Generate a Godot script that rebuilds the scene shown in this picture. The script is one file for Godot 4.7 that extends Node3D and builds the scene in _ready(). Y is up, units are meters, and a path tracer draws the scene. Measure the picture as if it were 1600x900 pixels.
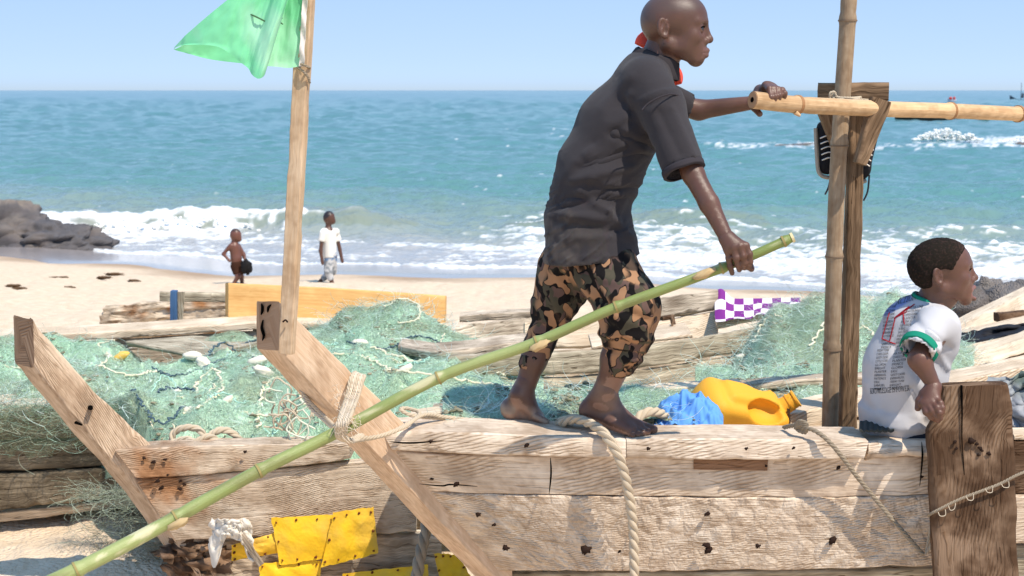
extends Node3D

const FOCAL := 2250.0
const EYE := Vector3(0, 1.65, 0)
const TILT := 0.13649
const SEA := -1.75
var view := Basis(Vector3.RIGHT, -TILT)
var used := {}
var rng := RandomNumberGenerator.new()
var fast_noise := FastNoiseLite.new()
var bump_noise := FastNoiseLite.new()
var M := {}
var T := {}

# ---------------------------------------------------------------- geometry store
class Geo:
	var v := PackedVector3Array()
	var uv := PackedVector2Array()
	var col := PackedColorArray()
	var idx := PackedInt32Array()
	func add(p: Vector3, t := Vector2.ZERO, c := Color.WHITE) -> int:
		v.append(p); uv.append(t); col.append(c)
		return v.size() - 1
	func tri(a: int, b: int, c: int) -> void:
		idx.append(a); idx.append(b); idx.append(c)
	func quad(a: int, b: int, c: int, d: int) -> void:
		idx.append(a); idx.append(b); idx.append(c); idx.append(a); idx.append(c); idx.append(d)
	func join(o: Geo) -> void:
		var n := v.size()
		v.append_array(o.v); uv.append_array(o.uv); col.append_array(o.col)
		for i in o.idx: idx.append(i + n)
	func normals() -> PackedVector3Array:
		var n := PackedVector3Array()
		n.resize(v.size())
		for t in range(0, idx.size(), 3):
			var a := idx[t]; var b := idx[t + 1]; var c := idx[t + 2]
			var f := (v[c] - v[a]).cross(v[b] - v[a])
			n[a] += f; n[b] += f; n[c] += f
		for i in n.size():
			n[i] = n[i].normalized() if n[i].length_squared() > 1e-20 else Vector3.UP
		return n
	func displace(f: Callable) -> void:
		var n := normals()
		for i in v.size(): v[i] += n[i] * float(f.call(v[i], n[i]))
	func paint(f: Callable) -> void:
		var n := normals()
		for i in v.size(): col[i] = f.call(v[i], n[i])
	func mesh() -> ArrayMesh:
		var a := []
		a.resize(Mesh.ARRAY_MAX)
		a[Mesh.ARRAY_VERTEX] = v; a[Mesh.ARRAY_NORMAL] = normals(); a[Mesh.ARRAY_TEX_UV] = uv; a[Mesh.ARRAY_COLOR] = col; a[Mesh.ARRAY_INDEX] = idx
		var m := ArrayMesh.new()
		m.add_surface_from_arrays(Mesh.PRIMITIVE_TRIANGLES, a)
		return m

# ---------------------------------------------------------------- distance field and surface nets
class Sdf:
	var a := PackedVector3Array()
	var b := PackedVector3Array()
	var ra := PackedFloat32Array()
	var rb := PackedFloat32Array()
	var side := PackedVector3Array()
	var asp := PackedFloat32Array()
	var kk := PackedFloat32Array()
	var op := PackedInt32Array()
	var type := PackedInt32Array()
	var bas: Array[Basis] = []
	var shell := 0.0
	func put(A: Vector3, B: Vector3, r1: float, r2: float, k: float, s: Vector3, q: float, o: int, t: int, m := Basis()) -> void:
		var ax := (B - A)
		if s != Vector3.ZERO and ax.length_squared() > 1e-12:
			ax = ax.normalized()
			s = (s - ax * s.dot(ax)).normalized()
		a.append(A); b.append(B); ra.append(r1); rb.append(r2); kk.append(maxf(k, 1e-5)); side.append(s); asp.append(q); op.append(o); type.append(t); bas.append(m)
	func cap(A: Vector3, B: Vector3, r1: float, r2: float, k := 0.015, s := Vector3.ZERO, q := 1.0, o := 0) -> void:
		put(A, B, r1, r2, k, s, q, o, 0)
	func ball(A: Vector3, r: float, k := 0.015, o := 0) -> void:
		put(A, A, r, r, k, Vector3.ZERO, 1.0, o, 0)
	func ell(c: Vector3, m: Basis, r: Vector3, k := 0.015, o := 0) -> void:   # m: axes of the ellipsoid as columns
		put(c, c, minf(r.x, minf(r.y, r.z)), maxf(r.x, maxf(r.y, r.z)), k, r, 1.0, o, 1, m.transposed())
	func cut(A: Vector3, B: Vector3, r1: float, r2: float, k := 0.015, s := Vector3.ZERO, q := 1.0, o := 0) -> void:   # flat at both ends
		put(A, B, r1, r2, k, s, q, o, 2)
	func box(c: Vector3, m: Basis, half: Vector3, r: float, k := 0.01, o := 0) -> void:
		put(c, c, r, half.length() + r, k, half, 1.0, o, 3, m.transposed())
	func one(p: Vector3, i: int) -> float:
		var t := type[i]
		if t == 0:
			var pa := p - a[i]
			if asp[i] != 1.0:
				var s := pa.dot(side[i])
				pa += side[i] * (s / asp[i] - s)
			var ba := b[i] - a[i]
			var l := ba.length_squared()
			var h := 0.0 if l < 1e-12 else clampf(pa.dot(ba) / l, 0.0, 1.0)
			return ((pa - ba * h).length() - lerpf(ra[i], rb[i], h)) * minf(1.0, asp[i])
		if t == 1:
			var q: Vector3 = bas[i] * (p - a[i])
			var r := side[i]
			var q1 := q / r
			var k0 := q1.length()
			var k1 := (q1 / r).length()
			return -ra[i] if k1 < 1e-6 else k0 * (k0 - 1.0) / k1
		if t == 2:
			var pa := p - a[i]
			if asp[i] != 1.0:
				var s := pa.dot(side[i])
				pa += side[i] * (s / asp[i] - s)
			var ba := b[i] - a[i]
			var len := ba.length()
			var h := pa.dot(ba) / (len * len)
			var rad := ((pa - ba * h).length() - lerpf(ra[i], rb[i], clampf(h, 0, 1))) * minf(1.0, asp[i])
			return maxf(rad, maxf(-h, h - 1.0) * len)
		var q: Vector3 = (bas[i] * (p - a[i])).abs() - side[i]
		return q.max(Vector3.ZERO).length() + minf(maxf(q.x, maxf(q.y, q.z)), 0.0) - ra[i]
	func ev(p: Vector3, act: PackedInt32Array) -> float:
		var d := 1000.0
		var done := shell <= 0.0
		for i in act:
			var di := one(p, i)
			var o := op[i]
			if o == 0:
				var k := kk[i]
				var h := maxf(k - absf(d - di), 0.0) / k
				d = minf(d, di) - h * h * k * 0.25
			else:
				if o == 2 and not done:
					d = maxf(d, -d - shell)
					done = true
				var k := kk[i]
				var h := maxf(k - absf(d + di), 0.0) / k
				d = maxf(d, -di) + h * h * k * 0.25
		if not done: d = maxf(d, -d - shell)
		return d
	func mesh_into(g: Geo, hh: float, c := Color.WHITE) -> void:
		var lo := Vector3.ONE * 1e9
		var hi := -lo
		for i in a.size():
			if op[i] == 0:
				var r := maxf(ra[i], rb[i]) * maxf(1.0, asp[i]) + 2.0 * hh
				lo = lo.min(a[i] - Vector3.ONE * r).min(b[i] - Vector3.ONE * r)
				hi = hi.max(a[i] + Vector3.ONE * r).max(b[i] + Vector3.ONE * r)
		var bs := 4
		var n := ((hi - lo) / (hh * bs)).ceil()
		var nx := int(n.x); var ny := int(n.y); var nz := int(n.z)
		var sx := nx * bs + 8; var sxy := sx * (ny * bs + 8)
		var cells := {}
		var edges := PackedInt32Array()
		var R := hh * bs * 0.87
		var R4 := R * 4.0
		var ds := PackedFloat32Array()
		ds.resize(a.size())
		var vals := PackedFloat32Array()
		vals.resize(125)
		var jobs := []
		for cz in range(0, nz, 4):   # coarse blocks first: most of the room is empty or solid
			for cy in range(0, ny, 4):
				for cx in range(0, nx, 4):
					var mid := lo + (Vector3(cx, cy, cz) + Vector3.ONE * 2.0) * (hh * bs)
					var near := 1e9
					for i in a.size():
						ds[i] = one(mid, i)
						if op[i] == 0: near = minf(near, ds[i])
					if near > R4 + 0.03: continue
					var some := PackedInt32Array()
					for i in a.size():
						if op[i] == 0:
							if ds[i] < near + 2.0 * R4 + kk[i]: some.append(i)
						elif ds[i] < R4 * 1.2 + kk[i]: some.append(i)
					if absf(ev(mid, some)) > R4 * 1.5 + 0.012: continue
					for z in range(cz, mini(cz + 4, nz)):
						for y in range(cy, mini(cy + 4, ny)):
							for x in range(cx, mini(cx + 4, nx)): jobs.append([x, y, z, some])
		for job in jobs:
					var bx: int = job[0]
					var by: int = job[1]
					var bz: int = job[2]
					var some: PackedInt32Array = job[3]
					var base := lo + Vector3(bx, by, bz) * (hh * bs)
					var ctr := base + Vector3.ONE * (hh * bs * 0.5)
					var dm := 1e9
					for i in some:
						ds[i] = one(ctr, i)
						if op[i] == 0: dm = minf(dm, ds[i])
					if dm > R + 0.03: continue
					var act := PackedInt32Array()
					for i in some:
						if op[i] == 0:
							if ds[i] < dm + 2.0 * R + kk[i]: act.append(i)
						elif ds[i] < R * 1.2 + kk[i]: act.append(i)
					if absf(ev(ctr, act)) > R * 1.5 + 0.012: continue
					var q := 0
					for z in 5:
						for y in 5:
							for x in 5:
								vals[q] = ev(base + Vector3(x, y, z) * hh, act)
								q += 1
					for z in 4:
						for y in 4:
							for x in 4:
								var o := x + 5 * y + 25 * z
								var v0 := vals[o]
								var c0 := v0 < 0.0
								var cnt := 0
								var v1 := vals[o + 1]; var v2 := vals[o + 5]; var v3 := vals[o + 6]; var v4 := vals[o + 25]; var v5 := vals[o + 26]; var v6 := vals[o + 30]; var v7 := vals[o + 31]
								cnt = int(c0) + int(v1 < 0.0) + int(v2 < 0.0) + int(v3 < 0.0) + int(v4 < 0.0) + int(v5 < 0.0) + int(v6 < 0.0) + int(v7 < 0.0)
								if cnt == 0 or cnt == 8: continue
								var s := Vector3.ZERO
								var m := 0
								if c0 != (v1 < 0.0): s += Vector3(v0 / (v0 - v1), 0, 0); m += 1
								if (v2 < 0.0) != (v3 < 0.0): s += Vector3(v2 / (v2 - v3), 1, 0); m += 1
								if (v4 < 0.0) != (v5 < 0.0): s += Vector3(v4 / (v4 - v5), 0, 1); m += 1
								if (v6 < 0.0) != (v7 < 0.0): s += Vector3(v6 / (v6 - v7), 1, 1); m += 1
								if c0 != (v2 < 0.0): s += Vector3(0, v0 / (v0 - v2), 0); m += 1
								if (v1 < 0.0) != (v3 < 0.0): s += Vector3(1, v1 / (v1 - v3), 0); m += 1
								if (v4 < 0.0) != (v6 < 0.0): s += Vector3(0, v4 / (v4 - v6), 1); m += 1
								if (v5 < 0.0) != (v7 < 0.0): s += Vector3(1, v5 / (v5 - v7), 1); m += 1
								if c0 != (v4 < 0.0): s += Vector3(0, 0, v0 / (v0 - v4)); m += 1
								if (v1 < 0.0) != (v5 < 0.0): s += Vector3(1, 0, v1 / (v1 - v5)); m += 1
								if (v2 < 0.0) != (v6 < 0.0): s += Vector3(0, 1, v2 / (v2 - v6)); m += 1
								if (v3 < 0.0) != (v7 < 0.0): s += Vector3(1, 1, v3 / (v3 - v7)); m += 1
								var key := (bx * bs + x + 1) + sx * (by * bs + y + 1) + sxy * (bz * bs + z + 1)
								cells[key] = g.add(base + (Vector3(x, y, z) + s / m) * hh, Vector2.ZERO, c)
								if c0 != (v1 < 0.0): edges.append(key); edges.append(0 if c0 else 3)
								if c0 != (v2 < 0.0): edges.append(key); edges.append(1 if c0 else 4)
								if c0 != (v4 < 0.0): edges.append(key); edges.append(2 if c0 else 5)
		var off := [[sx, sxy], [sxy, 1], [1, sx]]
		for e in range(0, edges.size(), 2):
			var key := edges[e]
			var ax := edges[e + 1]
			var u: int = off[ax % 3][0]
			var w: int = off[ax % 3][1]
			if cells.has(key - u) and cells.has(key - w) and cells.has(key - u - w):
				if ax >= 3: g.quad(cells[key], cells[key - u], cells[key - u - w], cells[key - w])
				else: g.quad(cells[key], cells[key - w], cells[key - u - w], cells[key - u])

# ---------------------------------------------------------------- naming and tagging
func P(px: float, py: float, d: float) -> Vector3:   # the point of the photograph's ray at distance d in front of the camera
	var r: Vector3 = view * Vector3((px - 800.0) / FOCAL, (450.0 - py) / FOCAL, -1.0)
	return EYE + r * (d / -r.z)

func on_level(px: float, py: float, y: float) -> Vector3:   # where that ray meets a level
	var r: Vector3 = view * Vector3((px - 800.0) / FOCAL, (450.0 - py) / FOCAL, -1.0)
	return EYE + r * ((y - EYE.y) / r.y)

func numbered(called: String, parent: Node) -> String:
	var key := "%d/%s" % [parent.get_instance_id(), called]
	used[key] = int(used.get(key, -1)) + 1
	return called if used[key] == 0 else "%s_%03d" % [called, used[key]]

func tag(o: Node, label: String, category: String, group := "") -> void:
	o.set_meta("label", label)
	o.set_meta("category", category)
	if group: o.set_meta("group", group)

func thing(called: String, at: Vector3, label: String, category: String, group := "") -> Node3D:
	var o := Node3D.new()
	o.name = numbered(called, self)
	add_child(o, true)
	o.position = at
	tag(o, label, category, group)
	return o

func part(called: String, mesh: Mesh, m: Material, parent: Node, label := "") -> MeshInstance3D:   # mesh in the scene's own coordinates
	var o := MeshInstance3D.new()
	o.mesh = mesh
	o.material_override = m
	o.name = numbered(called, parent)
	parent.add_child(o, true)
	var up := parent
	while up != self:
		o.position -= (up as Node3D).position
		up = up.get_parent()
	if label: o.set_meta("label", label)
	return o

func piece(called: String, mesh: Mesh, m: Material, parent: Node, x: Transform3D) -> MeshInstance3D:   # a shared mesh put at a place
	var o := part(called, mesh, m, parent)
	o.transform = Transform3D(x.basis, x.origin + o.position)
	return o

func solo(called: String, mesh: Mesh, m: Material, label: String, category: String, group := "") -> MeshInstance3D:
	var o := part(called, mesh, m, self)
	tag(o, label, category, group)
	return o

func struct(called: String, mesh: Mesh, m: Material) -> MeshInstance3D:
	var o := part(called, mesh, m, self)
	o.set_meta("kind", "structure")
	return o

# ---------------------------------------------------------------- shapes
func spline(p: Array, n: int) -> PackedVector3Array:   # Catmull-Rom through p, n+1 points
	var out := PackedVector3Array()
	var k := p.size() - 1
	for i in n + 1:
		var t := float(i) / n * k
		var j := mini(int(t), k - 1)
		var f := t - j
		var a: Vector3 = p[maxi(j - 1, 0)]
		var b: Vector3 = p[j]
		var c: Vector3 = p[j + 1]
		var d: Vector3 = p[mini(j + 2, k)]
		out.append(b.cubic_interpolate(c, a, d, f))
	return out

func even(p: PackedVector3Array, step: float) -> PackedVector3Array:
	var total := 0.0
	for i in p.size() - 1: total += p[i].distance_to(p[i + 1])
	var n := maxi(2, int(total / step))
	var out := PackedVector3Array()
	var j := 0
	var run := 0.0
	for i in n + 1:
		var want := total * i / n
		while j < p.size() - 2 and run + p[j].distance_to(p[j + 1]) < want:
			run += p[j].distance_to(p[j + 1])
			j += 1
		var l := maxf(p[j].distance_to(p[j + 1]), 1e-9)
		out.append(p[j].lerp(p[j + 1], clampf((want - run) / l, 0, 1)))
	return out

func frames(p: PackedVector3Array) -> Array[Basis]:
	var out: Array[Basis] = []
	var up := Vector3.UP
	for i in p.size():
		var t := (p[mini(i + 1, p.size() - 1)] - p[maxi(i - 1, 0)]).normalized()
		if i == 0 and absf(t.dot(up)) > 0.9: up = Vector3.RIGHT
		var s := t.cross(up).normalized()
		up = s.cross(t).normalized()
		out.append(Basis(s, up, t))
	return out

func tube(g: Geo, p: PackedVector3Array, r: Callable, sides := 10, caps := true, c := Color.WHITE) -> void:
	var fr := frames(p)
	var first := g.v.size()
	var run := 0.0
	for i in p.size():
		if i: run += p[i].distance_to(p[i - 1])
		var u := float(i) / (p.size() - 1)
		for j in sides + 1:
			var an := TAU * j / sides
			var rr: float = r.call(u, an)
			g.add(p[i] + (fr[i].x * cos(an) + fr[i].y * sin(an)) * rr, Vector2(run, an / TAU * 0.2), c)
	for i in p.size() - 1:
		for j in sides:
			var q := first + i * (sides + 1) + j
			g.quad(q, q + sides + 1, q + sides + 2, q + 1)
	if caps:
		for e in [0, p.size() - 1]:
			var m := g.add(p[e], Vector2.ZERO, c)
			var ring := []
			for j in sides: ring.append(g.add(g.v[first + e * (sides + 1) + j], Vector2(cos(TAU * j / sides), sin(TAU * j / sides)) * 0.02, c))
			for j in sides:
				if e == 0: g.tri(m, ring[j], ring[(j + 1) % sides])
				else: g.tri(m, ring[(j + 1) % sides], ring[j])

func rope(g: Geo, pts: Array, r: float, strands := 3, pitch := 0.0, sides := 6) -> void:
	var p := even(spline(pts, pts.size() * 12), r * 0.55)
	var fr := frames(p)
	if pitch == 0.0: pitch = r * 6.5
	var run := 0.0
	var lanes: Array[PackedVector3Array] = []
	for s in strands: lanes.append(PackedVector3Array())
	for i in p.size():
		if i: run += p[i].distance_to(p[i - 1])
		for s in strands:
			var an := TAU * (run / pitch + float(s) / strands)
			lanes[s].append(p[i] + (fr[i].x * cos(an) + fr[i].y * sin(an)) * r * 0.5)
	for s in strands: tube(g, lanes[s], func(u, _a): return r * 0.56, sides)

func grid(g: Geo, nu: int, nv: int, f: Callable, scale := Vector2.ONE, c := Color.WHITE, flip := false) -> void:
	var first := g.v.size()
	for j in nv + 1:
		for i in nu + 1:
			var u := float(i) / nu
			var w := float(j) / nv
			g.add(f.call(u, w), Vector2(u, w) * scale, c)
	for j in nv:
		for i in nu:
			var q := first + j * (nu + 1) + i
			if flip: g.quad(q, q + 1, q + nu + 2, q + nu + 1)
			else: g.quad(q, q + nu + 1, q + nu + 2, q + 1)

func sheet(g: Geo, nu: int, nv: int, f: Callable, th: float, scale := Vector2.ONE) -> void:   # a cloth or sheet with two faces and an edge
	var front := Geo.new()
	grid(front, nu, nv, f, scale)
	var n := front.normals()
	var first := g.v.size()
	g.join(front)
	var back := g.v.size()
	for i in front.v.size(): g.add(front.v[i] - n[i] * th, front.uv[i])
	for t in range(0, front.idx.size(), 3): g.tri(back + front.idx[t], back + front.idx[t + 2], back + front.idx[t + 1])
	var rim := PackedInt32Array()
	for i in nu: rim.append(i)
	for j in nv: rim.append(nu + j * (nu + 1))
	for i in nu: rim.append((nv + 1) * (nu + 1) - 1 - i)
	for j in nv: rim.append((nv - j) * (nu + 1))
	for k in rim.size():
		var a := rim[k]
		var b := rim[(k + 1) % rim.size()]
		var q := [g.add(front.v[a], front.uv[a]), g.add(front.v[b], front.uv[b]), g.add(front.v[b] - n[b] * th, front.uv[b]), g.add(front.v[a] - n[a] * th, front.uv[a])]
		g.quad(q[0], q[1], q[2], q[3])

# a board or post lofted through stations of four corners, edges rounded, faces uneven
func beam(g: Geo, st: Array, o := {}) -> void:
	var step: float = o.get("step", 0.03)
	var bev: float = o.get("bevel", 0.006)
	var amp: float = o.get("amp", 0.0015)
	var freq: float = o.get("freq", 9.0)
	var smooth: bool = o.get("smooth", true)
	var sd: float = o.get("seed", float(g.v.size()) * 0.37 + st[0][0].x * 7.0)
	var uoff: Vector2 = o.get("uv", Vector2(fposmod(sd * 1.37, 5.0), fposmod(sd * 2.11, 5.0)))
	var tone: float = o.get("tone", 0.16)
	var chip: float = o.get("chip", 0.0)
	var total := 0.0
	for i in st.size() - 1: total += st[i][0].distance_to(st[i + 1][0])
	var n := maxi(1, int(total / step))
	var lanes := []
	for c in 4:
		var pts := []
		for s in st: pts.append(s[c])
		if st.size() == 2 or not smooth:
			var l := PackedVector3Array()
			for i in n + 1:
				var t := float(i) / n * (st.size() - 1)
				var j := mini(int(t), st.size() - 2)
				l.append((pts[j] as Vector3).lerp(pts[j + 1], t - j))
			lanes.append(l)
		else: lanes.append(spline(pts, n))
	var div := []
	for c in 4: div.append(clampi(int(st[0][c].distance_to(st[0][(c + 1) % 4]) / step), 1, 12))
	var ring := 0
	var first := g.v.size()
	var run := 0.0
	for i in n + 1:
		if i: run += lanes[0][i].distance_to(lanes[0][i - 1])
		var q := [lanes[0][i], lanes[1][i], lanes[2][i], lanes[3][i]]
		var per := 0.0
		var loop := PackedVector3Array()
		var across := PackedFloat32Array()
		for c in 4:
			var a: Vector3 = q[c]
			var b: Vector3 = q[(c + 1) % 4]
			var z: Vector3 = q[(c + 3) % 4]
			var l := a.distance_to(b)
			var bb := minf(bev, minf(l, a.distance_to(z)) * 0.35)
			var e := (b - a) / maxf(l, 1e-6)
			var ez := (z - a).normalized()
			if chip > 0.0: bb = minf(bb * (1.0 + maxf(0.0, fast_noise.get_noise_2d(run * 70.0 + c * 31.0, sd * 13.0)) * chip), minf(l, a.distance_to(z)) * 0.4)
			loop.append(a + ez * bb); across.append(per)
			loop.append(a + (e + ez) * bb * 0.3); across.append(per)
			loop.append(a + e * bb); across.append(per + bb)
			for k in range(1, div[c]):
				loop.append((a + e * bb).lerp(b - e * bb, float(k) / div[c])); across.append(per + l * k / div[c])
			per += l
		ring = loop.size() + 1
		for k in ring:
			var p: Vector3 = loop[k % loop.size()]
			var w: float = across[k % loop.size()] if k < loop.size() else per
			var ns := fast_noise.get_noise_3d(p.x * freq * 10.0 + sd, p.y * freq * 10.0, p.z * freq * 10.0 - sd)
			var big := bump_noise.get_noise_3d(p.x * 60.0 + sd * 3.0, p.y * 60.0, p.z * 60.0)
			var ctr: Vector3 = (q[0] + q[1] + q[2] + q[3]) * 0.25
			var shade := 1.0 - tone * (0.5 + big * 0.9)
			g.add(p + (p - ctr).normalized() * ns * amp, Vector2(run, w) + uoff, Color(shade, shade, shade))
	for i in n:
		for k in ring - 1:
			var s := first + i * ring + k
			g.quad(s, s + ring, s + ring + 1, s + 1)
	for e in [0, n]:
		var m := Vector3.ZERO
		for k in ring - 1: m += g.v[first + e * ring + k]
		m /= ring - 1
		var out: Vector3 = (m - (lanes[0][1] + lanes[2][1]) * 0.5 if e == 0 else m - (lanes[0][n - 1] + lanes[2][n - 1]) * 0.5).normalized()
		var cap: Color = o.get("cap", Color(0.9, 0.9, 0.9)) if e == 0 else Color(0.9, 0.9, 0.9)
		var mid := g.add(m + out * bev * 0.3, uoff, cap)
		var rr := []
		for k in ring - 1: rr.append(g.add(g.v[first + e * ring + k], uoff + Vector2((g.v[first + e * ring + k] - m).length() * 0.3, 0.2 * k / ring), cap))
		for k in ring - 1:
			if e == 0: g.tri(mid, rr[(k + 1) % (ring - 1)], rr[k])
			else: g.tri(mid, rr[k], rr[(k + 1) % (ring - 1)])

func board(st: Array, o := {}) -> ArrayMesh:
	var g := Geo.new()
	beam(g, st, o)
	return g.mesh()

# a plank seen from outside: its face given by top and bottom edges (arrays of points, same count), th deep, away from the viewer
func plank(top: Array, bottom: Array, th: float, o := {}) -> ArrayMesh:
	var st := []
	for i in top.size():
		var a: Vector3 = top[i]
		var b: Vector3 = bottom[i]
		var nx: Vector3 = top[mini(i + 1, top.size() - 1)] - top[maxi(i - 1, 0)]
		var back := nx.cross(a - b).normalized() * -th
		if o.has("back"): back = (o.back as Vector3) * th
		st.append([a, b, b + back, a + back])
	return board(st, o)

func slanted(A: Vector3, B: Vector3, wa: float, wb: float, ta: float, tb: float, o := {}) -> ArrayMesh:   # a straight post of rectangular section; o.side: direction of its width
	var t := (B - A).normalized()
	var s: Vector3 = o.get("side", Vector3.RIGHT)
	s = (s - t * s.dot(t)).normalized()
	var f := s.cross(t).normalized()
	var st := []
	for e in [[A, wa, ta], [B, wb, tb]]:
		var c: Vector3 = e[0]
		var w: float = e[1] * 0.5
		var h: float = e[2] * 0.5
		st.append([c - s * w - f * h, c + s * w - f * h, c + s * w + f * h, c - s * w + f * h])
	return board(st, o)

func lump(g: Geo, c: Vector3, r: Vector3, amp: float, freq: float, sd: float, nu := 20, nv := 12, turn := Basis()) -> void:
	var first := g.v.size()
	for j in nv + 1:
		for i in nu + 1:
			var th := PI * j / nv
			var ph := TAU * (i % nu) / nu
			var q := Vector3(sin(th) * cos(ph), cos(th), sin(th) * sin(ph))
			var s := 1.0 + amp * (fast_noise.get_noise_3d(q.x * freq * 10.0 + sd, q.y * freq * 10.0, q.z * freq * 10.0) + 0.5 * fast_noise.get_noise_3d(q.x * freq * 26.0 + sd, q.y * freq * 26.0, q.z * freq * 26.0 + 90.0))
			g.add(c + turn * (q * r * s), Vector2(float(i) / nu, float(j) / nv))
	for j in nv:
		for i in nu:
			var q := first + j * (nu + 1) + i
			g.quad(q, q + nu + 1, q + nu + 2, q + 1)

func seg_dist(px: float, py: float, ax: float, ay: float, bx: float, by: float) -> float:
	var dx := bx - ax
	var dy := by - ay
	var t := clampf(((px - ax) * dx + (py - ay) * dy) / maxf(dx * dx + dy * dy, 1e-9), 0, 1)
	return Vector2(px - ax - dx * t, py - ay - dy * t).length()

func smooth01(a: float, b: float, x: float) -> float: return smoothstep(a, b, x)

# ---------------------------------------------------------------- textures and materials
func layer(w: int, h: int, freq: float, sd: int, W: int, H: int, type := FastNoiseLite.TYPE_SIMPLEX_SMOOTH, oct := 3) -> PackedByteArray:
	var n := FastNoiseLite.new()
	n.seed = sd
	n.noise_type = type
	n.frequency = freq
	n.fractal_octaves = oct
	if type == FastNoiseLite.TYPE_CELLULAR:
		n.fractal_type = FastNoiseLite.FRACTAL_NONE
		n.cellular_return_type = FastNoiseLite.RETURN_DISTANCE2_SUB
	var im := n.get_seamless_image(w, h, false, false, 0.2, true)
	if w != W or h != H: im.resize(W, H, Image.INTERPOLATE_CUBIC)
	im.convert(Image.FORMAT_L8)
	return im.get_data()

func as_texture(w: int, h: int, data: PackedByteArray, format := Image.FORMAT_RGB8) -> ImageTexture:
	return ImageTexture.create_from_image(Image.create_from_data(w, h, false, format, data))

func wood_textures(key: String, sd: int, S: int, dark: Color, light: Color, saw: float, crack: float, streak: float, blotch: float) -> void:
	var A := layer(16, S, 60.0 / S, sd, S, S)
	var B := layer(48, S, 260.0 / S, sd + 1, S, S)
	var C := layer(128, 128, 0.03, sd + 2, S, S)
	var D := layer(24, S / 2, 40.0 / S, sd + 3, S, S)
	var E := layer(256, 256, 0.02, sd + 4, S, S)
	var rgb := PackedByteArray(); rgb.resize(S * S * 3)
	var hgt := PackedByteArray(); hgt.resize(S * S)
	var i := 0
	for y in S:
		for x in S:
			var a := A[i] / 255.0; var b := B[i] / 255.0; var c := C[i] / 255.0; var e := E[i] / 255.0
			var ck := maxf(0.0, 1.0 - absf(D[i] / 255.0 - 0.52) * 26.0) * crack * (1.0 if e > 0.45 else 0.25)
			var sw := 0.0
			if saw > 0.0:
				var ph := (x * 0.30 + y) * 84.0 / S + e * 0.5 + (a - 0.5) * 0.25
				sw = pow(absf(sin(ph * PI)), 5.0) * clampf((c - 0.38) * 3.5, 0.0, 1.0) * saw
			var v := clampf(0.62 + streak * ((a - 0.5) * 0.55 + (b - 0.5) * 0.5) + blotch * (e - 0.5) * 0.7 - ck - sw * 0.5, 0.0, 1.0)
			rgb[i * 3] = int(255.0 * lerpf(dark.r, light.r, v)); rgb[i * 3 + 1] = int(255.0 * lerpf(dark.g, light.g, v)); rgb[i * 3 + 2] = int(255.0 * lerpf(dark.b, light.b, v))
			hgt[i] = int(255.0 * clampf(0.6 + (a - 0.5) * 0.3 * streak + (b - 0.5) * 0.35 - ck * 0.8 - sw * 0.35, 0.0, 1.0))
			i += 1
	T[key] = as_texture(S, S, rgb)
	T[key + "_h"] = as_texture(S, S, hgt, Image.FORMAT_L8)

func wood(tint: Color, kind := "fresh", depth := 0.35, rough := 0.85, detail := "") -> StandardMaterial3D:
	var m := StandardMaterial3D.new()
	m.albedo_color = tint
	m.albedo_texture = T[kind]
	m.vertex_color_use_as_albedo = true
	m.roughness = rough
	m.metallic_specular = 0.25
	m.heightmap_enabled = true
	m.heightmap_texture = T[kind + "_h"]
	m.heightmap_scale = depth
	if detail:
		m.detail_enabled = true
		m.detail_albedo = T[detail]
		m.detail_blend_mode = BaseMaterial3D.BLEND_MODE_MUL
	return m

func plain(c: Color, rough := 0.7, spec := 0.4) -> StandardMaterial3D:
	var m := StandardMaterial3D.new()
	m.albedo_color = c
	m.roughness = rough
	m.metallic_specular = spec
	return m

func tinted(rough := 0.7, spec := 0.4, bump := "", scale := 8.0, depth := 0.2) -> StandardMaterial3D:   # colour from the vertices
	var m := StandardMaterial3D.new()
	m.vertex_color_use_as_albedo = true
	m.roughness = rough
	m.metallic_specular = spec
	if bump:
		m.uv1_triplanar = true
		m.uv1_scale = Vector3.ONE * scale
		m.heightmap_enabled = true
		m.heightmap_texture = T[bump]
		m.heightmap_scale = depth
	return m

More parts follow.
